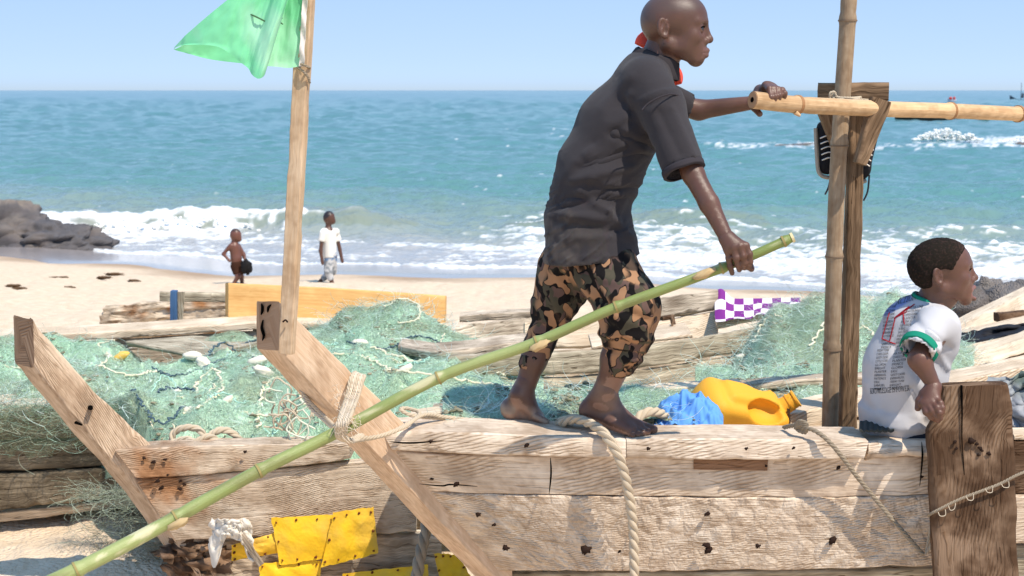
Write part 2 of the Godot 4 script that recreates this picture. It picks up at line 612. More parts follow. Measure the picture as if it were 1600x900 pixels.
func make_materials() -> void:
	fast_noise.frequency = 0.1
	fast_noise.fractal_octaves = 3
	fast_noise.seed = 11
	bump_noise.frequency = 0.05
	bump_noise.seed = 5
	rng.seed = 4
	wood_textures("fresh", 3, 1024, Color(0.72, 0.655, 0.59), Color(1.0, 0.985, 0.965), 1.0, 0.5, 0.5, 0.65)
	wood_textures("smooth", 23, 512, Color(0.78, 0.68, 0.58), Color(1.0, 0.985, 0.96), 0.0, 0.15, 0.7, 0.5)
	wood_textures("old", 43, 768, Color(0.40, 0.36, 0.32), Color(1.0, 0.98, 0.95), 0.2, 0.5, 0.8, 0.8)
	# hewn hollows of an adze, with saw marks between
	var S := 512
	var cel := layer(256, 256, 0.05, 71, S, S, FastNoiseLite.TYPE_CELLULAR)
	var fine := layer(S, S, 0.08, 72, S, S)
	var str := layer(24, S, 0.3, 73, S, S)
	var hewn := PackedByteArray(); hewn.resize(S * S)
	for i in S * S: hewn[i] = int(clampf(cel[i] * 0.55 + fine[i] * 0.15 + str[i] * 0.18, 0, 255))
	T["hewn"] = as_texture(S, S, hewn, Image.FORMAT_L8)
	T["grain"] = as_texture(S, S, layer(S, S, 0.09, 81, S, S), Image.FORMAT_L8)
	T["weave"] = as_texture(S, S, layer(S, S, 0.3, 82, S, S), Image.FORMAT_L8)
	# blotches that darken old wood
	var big := layer(256, 256, 0.02, 91, S, S)
	var sm := layer(S, S, 0.05, 92, S, S)
	var bl := PackedByteArray(); bl.resize(S * S * 3)
	for i in S * S:
		var t := clampf((big[i] / 255.0 * 0.75 + sm[i] / 255.0 * 0.25 - 0.36) * 3.2, 0.0, 1.0)
		bl[i * 3] = int(lerpf(165, 255, t)); bl[i * 3 + 1] = int(lerpf(154, 255, t)); bl[i * 3 + 2] = int(lerpf(146, 255, t))
	T["blotch"] = as_texture(S, S, bl)
	for i in S * S:   # fainter weathering for the newer timber
		var t := clampf((big[i] / 255.0 * 0.6 + sm[i] / 255.0 * 0.4 - 0.28) * 3.4, 0.0, 1.0)
		bl[i * 3] = int(lerpf(226, 255, t)); bl[i * 3 + 1] = int(lerpf(221, 255, t)); bl[i * 3 + 2] = int(lerpf(217, 255, t))
	T["grime"] = as_texture(S, S, bl)
	# sand
	var s1 := layer(256, 256, 0.03, 101, S, S)
	var s2 := layer(S, S, 0.35, 102, S, S)
	var sd := PackedByteArray(); sd.resize(S * S * 3)
	for i in S * S:
		var t := s1[i] / 255.0 * 0.5 + s2[i] / 255.0 * 0.5
		sd[i * 3] = int(lerpf(212, 255, t)); sd[i * 3 + 1] = int(lerpf(194, 242, t)); sd[i * 3 + 2] = int(lerpf(170, 226, t))
	T["sand"] = as_texture(S, S, sd)
	camo_texture()
	fibre_textures()
	M.new_wood = wood(Color(0.98, 0.92, 0.85), "fresh", 0.45)
	M.new_rail = wood(Color(1.0, 0.955, 0.895), "fresh", 0.5, 0.85, "grime")
	M.stem_wood = wood(Color(0.95, 0.87, 0.785), "smooth", 0.25, 0.85, "grime")
	M.stem_old = wood(Color(0.94, 0.86, 0.77), "fresh", 0.4, 0.85, "grime")
	M.tan_board = wood(Color(0.97, 0.80, 0.55), "smooth", 0.15)
	M.pole_wood = wood(Color(0.88, 0.80, 0.70), "smooth", 0.3, 0.85, "grime")
	M.old_wood = wood(Color(0.98, 0.93, 0.86), "old", 0.6)
	M.grey_wood = wood(Color(0.90, 0.87, 0.79), "old", 0.6)
	M.pale_wood = wood(Color(1.0, 0.95, 0.87), "fresh", 0.5)
	M.hull_dark = wood(Color(0.66, 0.61, 0.53), "old", 0.7)
	M.dark_wood = wood(Color(0.64, 0.55, 0.47), "fresh", 0.5, 0.85, "blotch")
	M.drift = plain(Color(0.36, 0.28, 0.21), 0.9, 0.2)
	M.rust = plain(Color(0.42, 0.22, 0.12), 0.85, 0.3)
	M.nails = nail_shapes()
	M.black = plain(Color(0.05, 0.045, 0.04), 0.9, 0.1)
	M.nail = plain(Color(0.16, 0.10, 0.07), 0.8, 0.3)
	M.rope = plain(Color(0.76, 0.70, 0.61), 0.9, 0.15)
	M.rope_grey = plain(Color(0.58, 0.53, 0.46), 0.9, 0.15)
	M.skin = tinted(0.42, 0.5, "grain", 9.0, 0.06)

func camo_texture() -> void:
	var S := 512
	var a := layer(S, S, 0.014, 201, S, S, FastNoiseLite.TYPE_SIMPLEX, 2)
	var b := layer(S, S, 0.015, 202, S, S, FastNoiseLite.TYPE_SIMPLEX, 2)
	var c := layer(S, S, 0.013, 203, S, S, FastNoiseLite.TYPE_SIMPLEX, 2)
	var rgb := PackedByteArray(); rgb.resize(S * S * 3)
	for i in S * S:
		var k := Color8(78, 74, 62)
		if a[i] > 140: k = Color8(98, 78, 72)
		if b[i] > 146: k = Color8(24, 22, 23)
		if c[i] > 158: k = Color8(160, 122, 92)
		elif c[i] > 147: k = Color8(24, 22, 23)
		rgb[i * 3] = k.r8; rgb[i * 3 + 1] = k.g8; rgb[i * 3 + 2] = k.b8
	T["camo"] = as_texture(S, S, rgb)

func fibre_textures() -> void:   # tangled twine: colour, relief, and the same strokes alone with gaps between
	var S := 1024
	var base := layer(256, 256, 0.02, 301, S, S)
	var wx := layer(128, 128, 0.03, 302, S, S)
	var wy := layer(128, 128, 0.03, 303, S, S)
	var bits := layer(S, S, 0.16, 304, S, S)
	var col := PackedByteArray(); col.resize(S * S * 3)
	var hgt := PackedByteArray(); hgt.resize(S * S)
	var open := PackedByteArray(); open.resize(S * S * 4)
	var i := 0
	for y in S:
		for x in S:
			var t := base[i] / 255.0
			var r0 := lerpf(192, 228, t)
			var g0 := lerpf(230, 244, t)
			var b0 := lerpf(200, 224, t)
			# diamond mesh, pulled out of shape
			var u := x + (wx[i] - 128) * 0.9
			var v := y + (wy[i] - 128) * 0.9
			var m1 := absf(fposmod(u + v, 26.0) - 13.0)
			var m2 := absf(fposmod(u - v, 26.0) - 13.0)
			var line := minf(m1, m2) < 1.3
			var dirt := bits[i] > 158 and t < 0.56
			if line:
				r0 += 26; g0 += 12; b0 += 18
				open[i * 4] = int(minf(255, r0)); open[i * 4 + 1] = int(minf(255, g0)); open[i * 4 + 2] = int(minf(255, b0)); open[i * 4 + 3] = 255
			if dirt:
				r0 = 92; g0 = 96; b0 = 74
			col[i * 3] = int(minf(255, r0)); col[i * 3 + 1] = int(minf(255, g0)); col[i * 3 + 2] = int(minf(255, b0))
			hgt[i] = 150 if line else (210 if dirt else 60)
			i += 1
	var r := RandomNumberGenerator.new()
	r.seed = 9
	for k in 1300:
		var x := r.randf() * S
		var y := r.randf() * S
		var an := r.randf() * TAU
		var turn := r.randf_range(-0.02, 0.02)
		var kind := r.randf()
		var c := Color8(206, 240, 224)
		if kind < 0.12: c = Color8(120, 150, 128)
		elif kind < 0.2: c = Color8(96, 98, 78)
		for s in r.randi_range(60, 260):
			i = posmod(int(y), S) * S + posmod(int(x), S)
			col[i * 3] = c.r8; col[i * 3 + 1] = c.g8; col[i * 3 + 2] = c.b8
			hgt[i] = 200
			open[i * 4] = c.r8; open[i * 4 + 1] = c.g8; open[i * 4 + 2] = c.b8; open[i * 4 + 3] = 255
			x += cos(an); y += sin(an); an += turn
	T["fibre"] = as_texture(S, S, col)
	T["fibre_h"] = as_texture(S, S, hgt, Image.FORMAT_L8)
	T["fibre_open"] = as_texture(S, S, open, Image.FORMAT_RGBA8)
	for key in ["net", "net_grey"]:
		var m := StandardMaterial3D.new()
		m.albedo_color = Color(0.97, 1.0, 0.95) if key == "net" else Color(0.62, 0.62, 0.52)
		m.albedo_texture = T["fibre"]
		m.vertex_color_use_as_albedo = true
		m.heightmap_enabled = true
		m.heightmap_texture = T["fibre_h"]
		m.heightmap_scale = 0.3
		m.roughness = 0.75
		m.backlight_enabled = true
		m.backlight = Color(0.25, 0.25, 0.25)
		M[key] = m
		var l := StandardMaterial3D.new()
		l.albedo_color = m.albedo_color
		l.albedo_texture = T["fibre_open"]
		l.vertex_color_use_as_albedo = true
		l.transparency = BaseMaterial3D.TRANSPARENCY_ALPHA_SCISSOR
		l.alpha_scissor_threshold = 0.5
		l.roughness = 0.7
		l.cull_mode = BaseMaterial3D.CULL_DISABLED
		M[key + "_open"] = l

# ---------------------------------------------------------------- the setting
func shore(x: float) -> float: return 26.9 - 0.36 * x + 0.5 * sin(x * 0.55 + 1.0) + 0.25 * sin(x * 1.7)

func ground_y(x: float, d: float) -> float:
	var t := shore(clampf(x, -40, 40)) - d
	if t < 0.0: return SEA + maxf(t * 0.06, -3.0)
	var full := shore(clampf(x, -40, 40)) - 7.0
	var s := clampf(t / full, 0.0, 1.0)
	return SEA + 1.75 * (s * 0.86 + 0.14 * (1.0 - (1.0 - s) * (1.0 - s))) - 0.11 * (1.0 - smoothstep(6.5, 9.5, d))

func build_ground() -> void:
	var g := Geo.new()
	var rows := PackedFloat32Array([-400, -120, -40, -12, -4, 0])
	var d := 0.8
	while d < 38.0:
		rows.append(d)
		d += 0.05 + d * d * 0.00085
	rows.append(44.0)
	var cols := 300
	for j in rows.size():
		var z := rows[j]
		for i in cols + 1:
			var u := i * 2.0 / cols - 1.0
			var half := maxf(z, 4.0) * 0.42 + 1.0
			var x := u * half if absf(u) < 0.9 else signf(u) * (half * 0.9 + (absf(u) - 0.9) * 10.0 * (160.0 - half))
			var h := ground_y(x, z)
			var t := shore(clampf(x, -40, 40)) - z
			var dry := smoothstep(4.2, 8.0, t)
			if z > 0.0 and z < 38.0:
				h += dry * (0.05 * fast_noise.get_noise_2d(x * 11.0, z * 11.0) + 0.045 * maxf(0.0, bump_noise.get_noise_2d(x * 60.0, z * 50.0)))
				h += 0.012 * bump_noise.get_noise_2d(x * 9.0, z * 9.0)
			var wet := 1.0 - smoothstep(4.2, 6.6, t + fast_noise.get_noise_2d(x * 3.0, z * 3.0) * 1.6)
			var c := Color(1, 1, 1).lerp(Color(0.56, 0.50, 0.47), wet)
			g.add(Vector3(x, h, -z), Vector2(x, z) * 0.8, c)
	for j in rows.size() - 1:
		for i in cols:
			var q := j * (cols + 1) + i
			g.quad(q, q + cols + 1, q + cols + 2, q + 1)
	var m := StandardMaterial3D.new()
	m.albedo_color = Color(0.93, 0.90, 0.86)
	m.albedo_texture = T["sand"]
	m.vertex_color_use_as_albedo = true
	m.roughness = 0.95
	m.metallic_specular = 0.2
	m.heightmap_enabled = true
	m.heightmap_texture = T["grain"]
	m.heightmap_scale = 1.0
	struct("sand_beach", g.mesh(), m)
	# the film of water left on the wet sand
	var w := Geo.new()
	grid(w, 90, 14, func(u, v):
		var x: float = (u - 0.5) * 56.0
		var z: float = shore(x) + 0.3 - v * (5.0 + 1.0 * fast_noise.get_noise_1d(x * 4.0))
		return Vector3(x, ground_y(x, z) + 0.03 * (1.0 - smoothstep(0.8, 1.0, v)) - 0.008 * smoothstep(0.9, 1.0, v) + 0.012 * bump_noise.get_noise_2d(x * 9.0, z * 9.0), -z), Vector2(20, 2), Color.WHITE, true)
	var wm := plain(Color(0.62, 0.585, 0.57), 0.16, 0.5)
	struct("wet_sand", w.mesh(), wm)

func sea_foam(x: float, z: float) -> float:   # how much broken water covers a spot
	var s := z - shore(x)
	var n := fast_noise.get_noise_2d(x * 5.0, z * 14.0)
	var n2 := fast_noise.get_noise_2d(x * 17.0 + 50.0, z * 46.0)
	var f := 0.0
	var right := smoothstep(-2.5, 1.5, x)
	f = maxf(f, 1.0 - absf(s - 0.25 - n * 0.5) / 0.4)                               # the last edge of the wash
	f = maxf(f, maxf(0.0, 1.0 - absf(s - 1.6 - n * 1.3) / 0.5) * (0.45 + n2))
	f = maxf(f, maxf(0.0, 1.0 - absf(s - 3.6 - n * 1.4) / (0.7 + right * 1.9)) * (0.45 + n2 + right * 0.5))
	f = maxf(f, right * maxf(0.0, 1.0 - absf(s - 6.8 - n * 2.5) / 2.2) * (0.6 + n2 * 1.5))
	f = maxf(f, maxf(0.0, 1.0 - absf(s - 10.5 - n * 3.0) / 0.8) * (0.2 + n2 * 1.5) * right)
	var crest := breaker(x, z)
	if crest.y > 0.0: f = maxf(f, crest.y)
	# white water over the reef and small whitecaps
	f = maxf(f, maxf(0.0, 1.0 - absf(z - 88.0 - n * 7.0) / 4.0) * smoothstep(10.0, 14.0, x) * (0.55 + 0.9 * n2))
	f = maxf(f, maxf(0.0, 1.0 - absf(z - 98.0 - n * 5.0) / 8.0) * smoothstep(27.0, 33.0, x) * (0.9 + n2))
	if z > 36.0 and z < 110.0: f = maxf(f, maxf(0.0, n2 - 0.50) * 5.0 * maxf(0.0, n))
	return clampf(f * 1.5, 0.0, 1.0)

func breaker(x: float, z: float) -> Vector2:   # height of the breaking wave and its foam
	var line := 34.6 + 0.25 * sin(x * 0.7) + 0.12 * (x + 8.0)
	var along := smoothstep(-16.0, -11.5, x) * (1.0 - smoothstep(-4.6, -1.2, x))
	var h2 := smoothstep(-2.5, 1.0, x) * 0.45 * (1.0 - smoothstep(5.0, 9.0, x))
	var dz := z - line
	var top := 0.50 * maxf(along, h2) * (0.85 + 0.3 * fast_noise.get_noise_1d(x * 6.0))
	var prof := exp(-dz * dz / (0.55 if dz < 0.0 else 6.0))
	var broke := smoothstep(-4.5, -7.5, x + fast_noise.get_noise_1d(x * 20.0 + 7.0) * 1.5)
	var f := 0.0
	if dz < 0.55 and dz > -2.6:
		f = along * broke * (1.0 - smoothstep(-0.2, 0.6, dz)) * (0.55 + 1.0 * fast_noise.get_noise_2d(x * 12.0, z * 18.0))
	f = maxf(f, maxf(along, h2) * (1.0 - absf(dz + 0.05) / 0.35) * (0.35 + broke))
	f = maxf(f, h2 * 1.3 * (1.0 - absf(dz + 1.4) / 1.2) * (0.6 + fast_noise.get_noise_2d(x * 9.0, z * 14.0)))
	return Vector2(top * prof, f)

func build_sea() -> void:
	var g := Geo.new()
	var rows := PackedFloat32Array()
	var n := 560
	for j in n + 1:   # closer rows near the shore, thinning out to the horizon
		rows.append(3.4 / lerpf(3.4 / 21.0, 3.4 / 30000.0, pow(float(j) / n, 0.93)))
	var cols := 560
	for j in rows.size():
		var z := rows[j]
		for i in cols + 1:
			var u := i * 2.0 / cols - 1.0
			var a := u * 0.43 if absf(u) < 0.92 else signf(u) * (0.3956 + (absf(u) - 0.92) * 26.0)
			var x := a * z
			var xs := clampf(x, -60, 60)
			var s := z - shore(xs)
			var calm := smoothstep(0.0, 9.0, s)
			var warp := fast_noise.get_noise_2d(x * 0.7, z * 0.7)
			var h := SEA
			# beyond seventy metres only the longer swell can be told apart
			var far := clampf(pow(z / 70.0, 1.5), 1.0, 9.0)
			var zc := z if z < 70.0 else 140.0 - 4900.0 / z
			var xc := x if z < 70.0 else x * 70.0 / z
			h += calm * 0.10 * sin(z * 0.62 + warp * 5.0 + x * 0.06) * smoothstep(140.0, 70.0, z)
			h += calm * 0.10 * far * fast_noise.get_noise_2d(xc * 1.3, zc * 3.0)
			h += calm * 0.15 * far * fast_noise.get_noise_2d(xc * 3.6 + 300.0, zc * 7.5)
			h += (0.25 + 0.75 * calm) * 0.08 * smoothstep(70.0, 40.0, z) * fast_noise.get_noise_2d(x * 11.0 - 90.0, z * 20.0)
			var br := breaker(x, z) if z < 45.0 else Vector2.ZERO
			h += br.x
			var foam := 0.0
			if z < 130.0 and absf(x) < 60.0: foam = sea_foam(x, z)
			if foam > 0.3: h += 0.05 * foam * (0.5 + fast_noise.get_noise_2d(x * 40.0, z * 40.0))
			h += 0.015
			if s < 0.0: h = minf(h, SEA + 0.012 - maxf(0.0, -s - 0.5) * 0.05)
			# silty inshore water, clear teal beyond
			var silt := 1.0 - smoothstep(4.0, 24.0, s + warp * 4.0)
			var c := Color(0.080, 0.220, 0.210).lerp(Color(0.034, 0.155, 0.165), smoothstep(60.0, 900.0, z))
			c = c.lerp(Color(0.11, 0.24, 0.215), (1.0 - smoothstep(12.0, 70.0, s)) * 0.7)
			c = c.lerp(Color(0.26, 0.29, 0.25), silt * 0.85)
			c = c.lerp(Color(0.40, 0.385, 0.365), 1.0 - smoothstep(2.0, 8.0, s))
			if br.x > 0.12: c = c.lerp(Color(0.20, 0.235, 0.17), 0.6)
			c = c.lerp(Color(0.82, 0.82, 0.80), smoothstep(0.3, 0.75, foam))
			g.add(Vector3(x, h, -z), Vector2(x, z) * 0.12, c)
	for j in rows.size() - 1:
		for i in cols:
			var q := j * (cols + 1) + i
			g.quad(q, q + cols + 1, q + cols + 2, q + 1)
	var m := StandardMaterial3D.new()
	m.vertex_color_use_as_albedo = true
	m.roughness = 0.16
	m.metallic_specular = 0.42
	m.heightmap_enabled = true
	m.heightmap_texture = T["grain"]
	m.heightmap_scale = 2.5
	struct("sea", g.mesh(), m)
	# spray thrown up by the breaking wave and at the reef: loose blobs of froth
	for set in [[-10.8, -5.2, 34.3, 0.48, 420, 0.05], [26.6, 31.0, 96.0, 0.9, 700, 0.085], [32.0, 37.0, 95.0, 0.5, 400, 0.08]]:
		var f := Geo.new()
		for k in set[4]:
			var u := rng.randf()
			var x := lerpf(set[0], set[1], u)
			var env: float = sin(u * PI) * (0.7 + 0.6 * fast_noise.get_noise_1d(x * 9.0))
			var line: float = set[2] + (0.25 * sin(x * 0.7) + 0.12 * (x + 8.0) if set[2] < 40 else 0.0)
			var r: float = set[5] * rng.randf_range(0.25, 1.0)
			var y: float = SEA + set[3] * (0.15 + env * rng.randf() * 1.05)
			lump(f, Vector3(x, y, -line + rng.randf_range(-0.4, 0.7)), Vector3(r * 1.4, r * 0.8, r), 0.6, 1.6, k * 1.7, 8, 6)
		var o := struct("sea_foam", f.mesh(), plain(Color(0.94, 0.94, 0.93), 0.9, 0.1))
		o.set_meta("kind", "stuff")

func rock(g: Geo, c: Vector3, r: Vector3, amp: float, sd: float, nu := 40, nv := 26) -> void:
	lump(g, c, r, amp, 1.3, sd, nu, nv)

func build_rocks() -> void:
	var m := tinted(0.6, 0.4, "grain", 1.6, 3.0)
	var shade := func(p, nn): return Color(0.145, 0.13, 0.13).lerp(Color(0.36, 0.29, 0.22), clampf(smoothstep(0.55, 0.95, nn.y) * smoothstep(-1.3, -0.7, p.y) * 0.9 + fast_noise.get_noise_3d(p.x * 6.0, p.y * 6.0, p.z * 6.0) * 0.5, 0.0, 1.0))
	var g := Geo.new()
	rock(g, P(-30, 388, 31.5), Vector3(2.0, 1.0, 1.4), 0.26, 3.0, 90, 60)
	rock(g, P(72, 384, 31.0), Vector3(1.3, 0.50, 0.9), 0.3, 9.0, 80, 50)
	rock(g, P(-190, 375, 32.5), Vector3(2.6, 1.4, 1.8), 0.25, 14.0, 90, 60)
	g.displace(func(p, _n): return 0.07 * absf(fast_noise.get_noise_3d(p.x * 14.0 + p.y * 9.0, p.y * 22.0, p.z * 14.0)) + 0.05 * fast_noise.get_noise_3d(p.x * 50.0, p.y * 50.0, p.z * 50.0))
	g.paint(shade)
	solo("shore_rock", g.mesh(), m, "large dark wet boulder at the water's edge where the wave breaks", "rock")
	var q := Geo.new()
	rock(q, P(1250, 231, 88.0) - Vector3(0, 0.1, 0), Vector3(1.7, 0.35, 0.9), 0.5, 4.0, 24, 14)
	q.paint(shade)
	solo("reef_rock", q.mesh(), m, "low brown rock breaking the surface of the sea behind the bamboo post", "rock")
	q = Geo.new()
	rock(q, P(1600, 231, 92.0) - Vector3(0, 0.15, 0), Vector3(1.4, 0.45, 0.9), 0.5, 8.0, 24, 14)
	q.paint(shade)
	solo("reef_rock", q.mesh(), m, "dark rock awash in white water under the spray", "rock")
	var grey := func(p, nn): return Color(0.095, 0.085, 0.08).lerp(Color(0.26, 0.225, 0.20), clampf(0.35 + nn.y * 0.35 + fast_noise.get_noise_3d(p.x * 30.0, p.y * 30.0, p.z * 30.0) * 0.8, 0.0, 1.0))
	var where := ["nearest the open mouth of the seated boy, low in the heap", "round and squat, second from the seated boy", "tall and egg-shaped in the middle of the heap", "broad with a flat top, beside the tall egg-shaped one", "at the far end of the heap above the pale plank ends", "small, wedged low between the two biggest boulders", "low and half hidden behind the seated boy's shoulder"]
	var spot := [[1508, 478, 0.16, 0.13], [1518, 500, 0.17, 0.13], [1545, 478, 0.15, 0.19], [1578, 480, 0.19, 0.16], [1606, 466, 0.17, 0.12], [1531, 495, 0.09, 0.11], [1494, 500, 0.14, 0.11]]
	for i in spot.size():
		q = Geo.new()
		var s = spot[i]
		rock(q, P(s[0], s[1], 9.3 + 0.1 * (i % 3)), Vector3(s[2], s[3], s[2]), 0.22, i * 5.0 + 2.0, 26, 18)
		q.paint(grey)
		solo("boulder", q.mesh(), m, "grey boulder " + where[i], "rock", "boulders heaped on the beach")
	# what they are heaped on
	q = Geo.new()
	lump(q, P(1560, 560, 9.5), Vector3(0.9, 0.32, 0.5), 0.3, 1.4, 2.0, 30, 16)
	q.paint(func(p, _n): return Color(0.5, 0.42, 0.34))
	var o := struct("sand_bank", q.mesh(), tinted(0.95, 0.2, "grain", 3.0, 1.5))
	o.set_meta("kind", "structure")

func build_far_boats() -> void:
	# a long open fishing canoe at anchor
	var at := on_level(1472, 190, SEA)
	var t := thing("fishing_canoe", at, "long low wooden canoe with dark hull anchored offshore under the bamboo rail", "boat", "boats out at sea")
	var hull := Geo.new()
	var L := 10.4
	grid(hull, 40, 12, func(u, v):
		var s: float = u * 2.0 - 1.0
		var w: float = 0.75 * pow(maxf(0.0, 1.0 - s * s), 0.55) + 0.02
		var an: float = PI * v
		var rise: float = 0.55 * pow(absf(s), 3.0)
		return at + Vector3(s * L * 0.5, rise + 0.62 - sin(an) * 0.9, cos(an) * w), Vector2(10, 2))
	part("hull", hull.mesh(), plain(Color(0.20, 0.17, 0.15), 0.7), t)
	var rim := Geo.new()
	for s in [-1.0, 1.0]:
		var pts := []
		for i in 21:
			var q := i / 10.0 - 1.0
			pts.append(at + Vector3(q * L * 0.5, 0.55 * pow(absf(q), 3.0) + 0.65, s * (0.75 * pow(maxf(0.0, 1.0 - q * q), 0.55) + 0.02)))
		tube(rim, spline(pts, 60), func(_u, _a): return 0.06, 5)
	part("gunwale", rim.mesh(), plain(Color(0.62, 0.52, 0.45), 0.8), t)
	for k in 7:
		var c := Geo.new()
		var x: float = -3.9 + k * 0.62
		lump(c, at + Vector3(x, 0.72, rng.randf_range(-0.2, 0.2)), Vector3(0.34, rng.randf_range(0.18, 0.34), 0.3), 0.5, 1.5, k * 3.0, 12, 8)
		part("load", c.mesh(), plain([Color(0.75, 0.6, 0.5), Color(0.9, 0.72, 0.2), Color(0.35, 0.38, 0.42), Color(0.8, 0.76, 0.7), Color(0.5, 0.3, 0.22), Color(0.55, 0.6, 0.62), Color(0.93, 0.75, 0.15)][k], 0.8), t)
	# a red and white skiff
	at = on_level(1487, 159, SEA)
	t = thing("motor_skiff", at, "tiny red and white boat far out near the horizon", "boat", "boats out at sea")
	hull = Geo.new()
	grid(hull, 16, 8, func(u, v):
		var s: float = u * 2.0 - 1.0
		var an: float = PI * v
		return at + Vector3(s * 1.35, 0.5 * s * s + 0.5 - sin(an) * 0.9, cos(an) * 0.7 * (1.0 - s * s * 0.8)), Vector2.ONE)
	part("hull", hull.mesh(), plain(Color(0.80, 0.80, 0.86), 0.6), t)
	var cab := Geo.new()
	lump(cab, at + Vector3(-0.4, 0.95, 0), Vector3(0.5, 0.5, 0.4), 0.3, 1.5, 1.0, 10, 8)
	lump(cab, at + Vector3(0.7, 0.95, 0), Vector3(0.35, 0.55, 0.35), 0.3, 1.5, 4.0, 10, 8)
	part("awning", cab.mesh(), plain(Color(0.78, 0.22, 0.18), 0.8), t)
	# a dark boat with a mast
	at = on_level(1597, 159.5, SEA)
	t = thing("masted_boat", at, "small dark boat with a thin mast far out on the horizon", "boat", "boats out at sea")
	hull = Geo.new()
	grid(hull, 20, 8, func(u, v):
		var s: float = u * 2.0 - 1.0
		var an: float = PI * v
		return at + Vector3(s * 3.6, 1.3 * pow(absf(s), 2.5) + 0.7 - sin(an) * 1.2, cos(an) * 1.0 * (1.0 - s * s * 0.8)), Vector2.ONE)
	part("hull", hull.mesh(), plain(Color(0.22, 0.27, 0.33), 0.7), t)
	part("mast", slanted(at + Vector3(-0.4, 0.2, 0), at + Vector3(-0.4, 5.6, 0), 0.16, 0.1, 0.16, 0.1), plain(Color(0.25, 0.3, 0.36)), t)
	part("sail", slanted(at + Vector3(0.1, 1.2, 0), at + Vector3(0.1, 2.6, 0), 0.9, 0.5, 0.1, 0.1), plain(Color(0.25, 0.3, 0.36)), t)

func setup_view() -> void:
	var cam := Camera3D.new()
	cam.fov = rad_to_deg(2.0 * atan(450.0 / FOCAL))
	cam.near = 0.05
	cam.far = 60000.0
	cam.position = EYE
	cam.basis = view
	var lens := CameraAttributesPhysical.new()
	lens.frustum_focal_length = 50.0
	lens.frustum_focus_distance = 4.05
	lens.exposure_aperture = 9.0
	lens.frustum_near = 0.05
	lens.frustum_far = 60000.0
	cam.attributes = lens
	cam.fov = rad_to_deg(2.0 * atan(450.0 / FOCAL))
	add_child(cam)
	cam.current = true
	var e := Environment.new()
	e.background_mode = Environment.BG_SKY
	var sm := ProceduralSkyMaterial.new()
	sm.sky_top_color = Color8(136, 180, 232)
	sm.sky_horizon_color = Color8(194, 220, 248)
	sm.sky_curve = 0.075
	sm.ground_horizon_color = Color8(190, 205, 215)
	sm.ground_bottom_color = Color8(150, 140, 125)
	sm.sun_angle_max = 1.0
	var sky := Sky.new()
	sky.sky_material = sm
	e.sky = sky
	e.tonemap_mode = Environment.TONE_MAPPER_LINEAR
	e.tonemap_exposure = 1.15
	e.sdfgi_enabled = true
	e.ssao_enabled = true
	e.ssil_enabled = true
	var w := WorldEnvironment.new()
	w.environment = e
	add_child(w)
	var sun := DirectionalLight3D.new()
	sun.name = "sun"
	sun.light_energy = 1.45
	sun.light_color = Color(1.0, 0.955, 0.89)
	sun.light_angular_distance = 0.5
	sun.shadow_enabled = true
	var az := deg_to_rad(44.0)
	var el := deg_to_rad(57.0)
	sun.basis = Basis.looking_at(-Vector3(sin(az) * cos(el), sin(el), cos(az) * cos(el)), Vector3.UP)
	add_child(sun)

# ---------------------------------------------------------------- boats and timber
func pts(list: Array) -> Array:
	var out := []
	for q in list: out.append(P(q[0], q[1], q[2]))
	return out

func nail_shapes() -> Array:
	var out := []
	for k in 3:
		var g := Geo.new()
		lump(g, Vector3.ZERO, Vector3(0.007, 0.0042, 0.004), 0.8, 1.7, k * 7.0, 9, 6)
		out.append(g.mesh())
	return out

func nail_at(parent: Node, px: float, py: float, d: float, s := 1.0, kind := "nail") -> void:
	var sh: Array = M.nails
	piece(kind, sh[rng.randi() % 3], M.nail, parent, Transform3D(Basis(Vector3.FORWARD, rng.randf_range(-0.6, 0.6)).scaled(Vector3.ONE * s * rng.randf_range(0.7, 1.2)), P(px, py, d)))

func stem(parent: Node, lead: Array, trail: Array, away: Vector3, m: Material, o := {}) -> void:
	var st := []
	for i in lead.size():
		var l: Vector3 = P(lead[i][0], lead[i][1], lead[i][2])
		var t: Vector3 = P(trail[i][0], trail[i][1], trail[i][2])
		st.append([l, t, t + away, l + away])
	part("stem_post", board(st, o), m, parent)

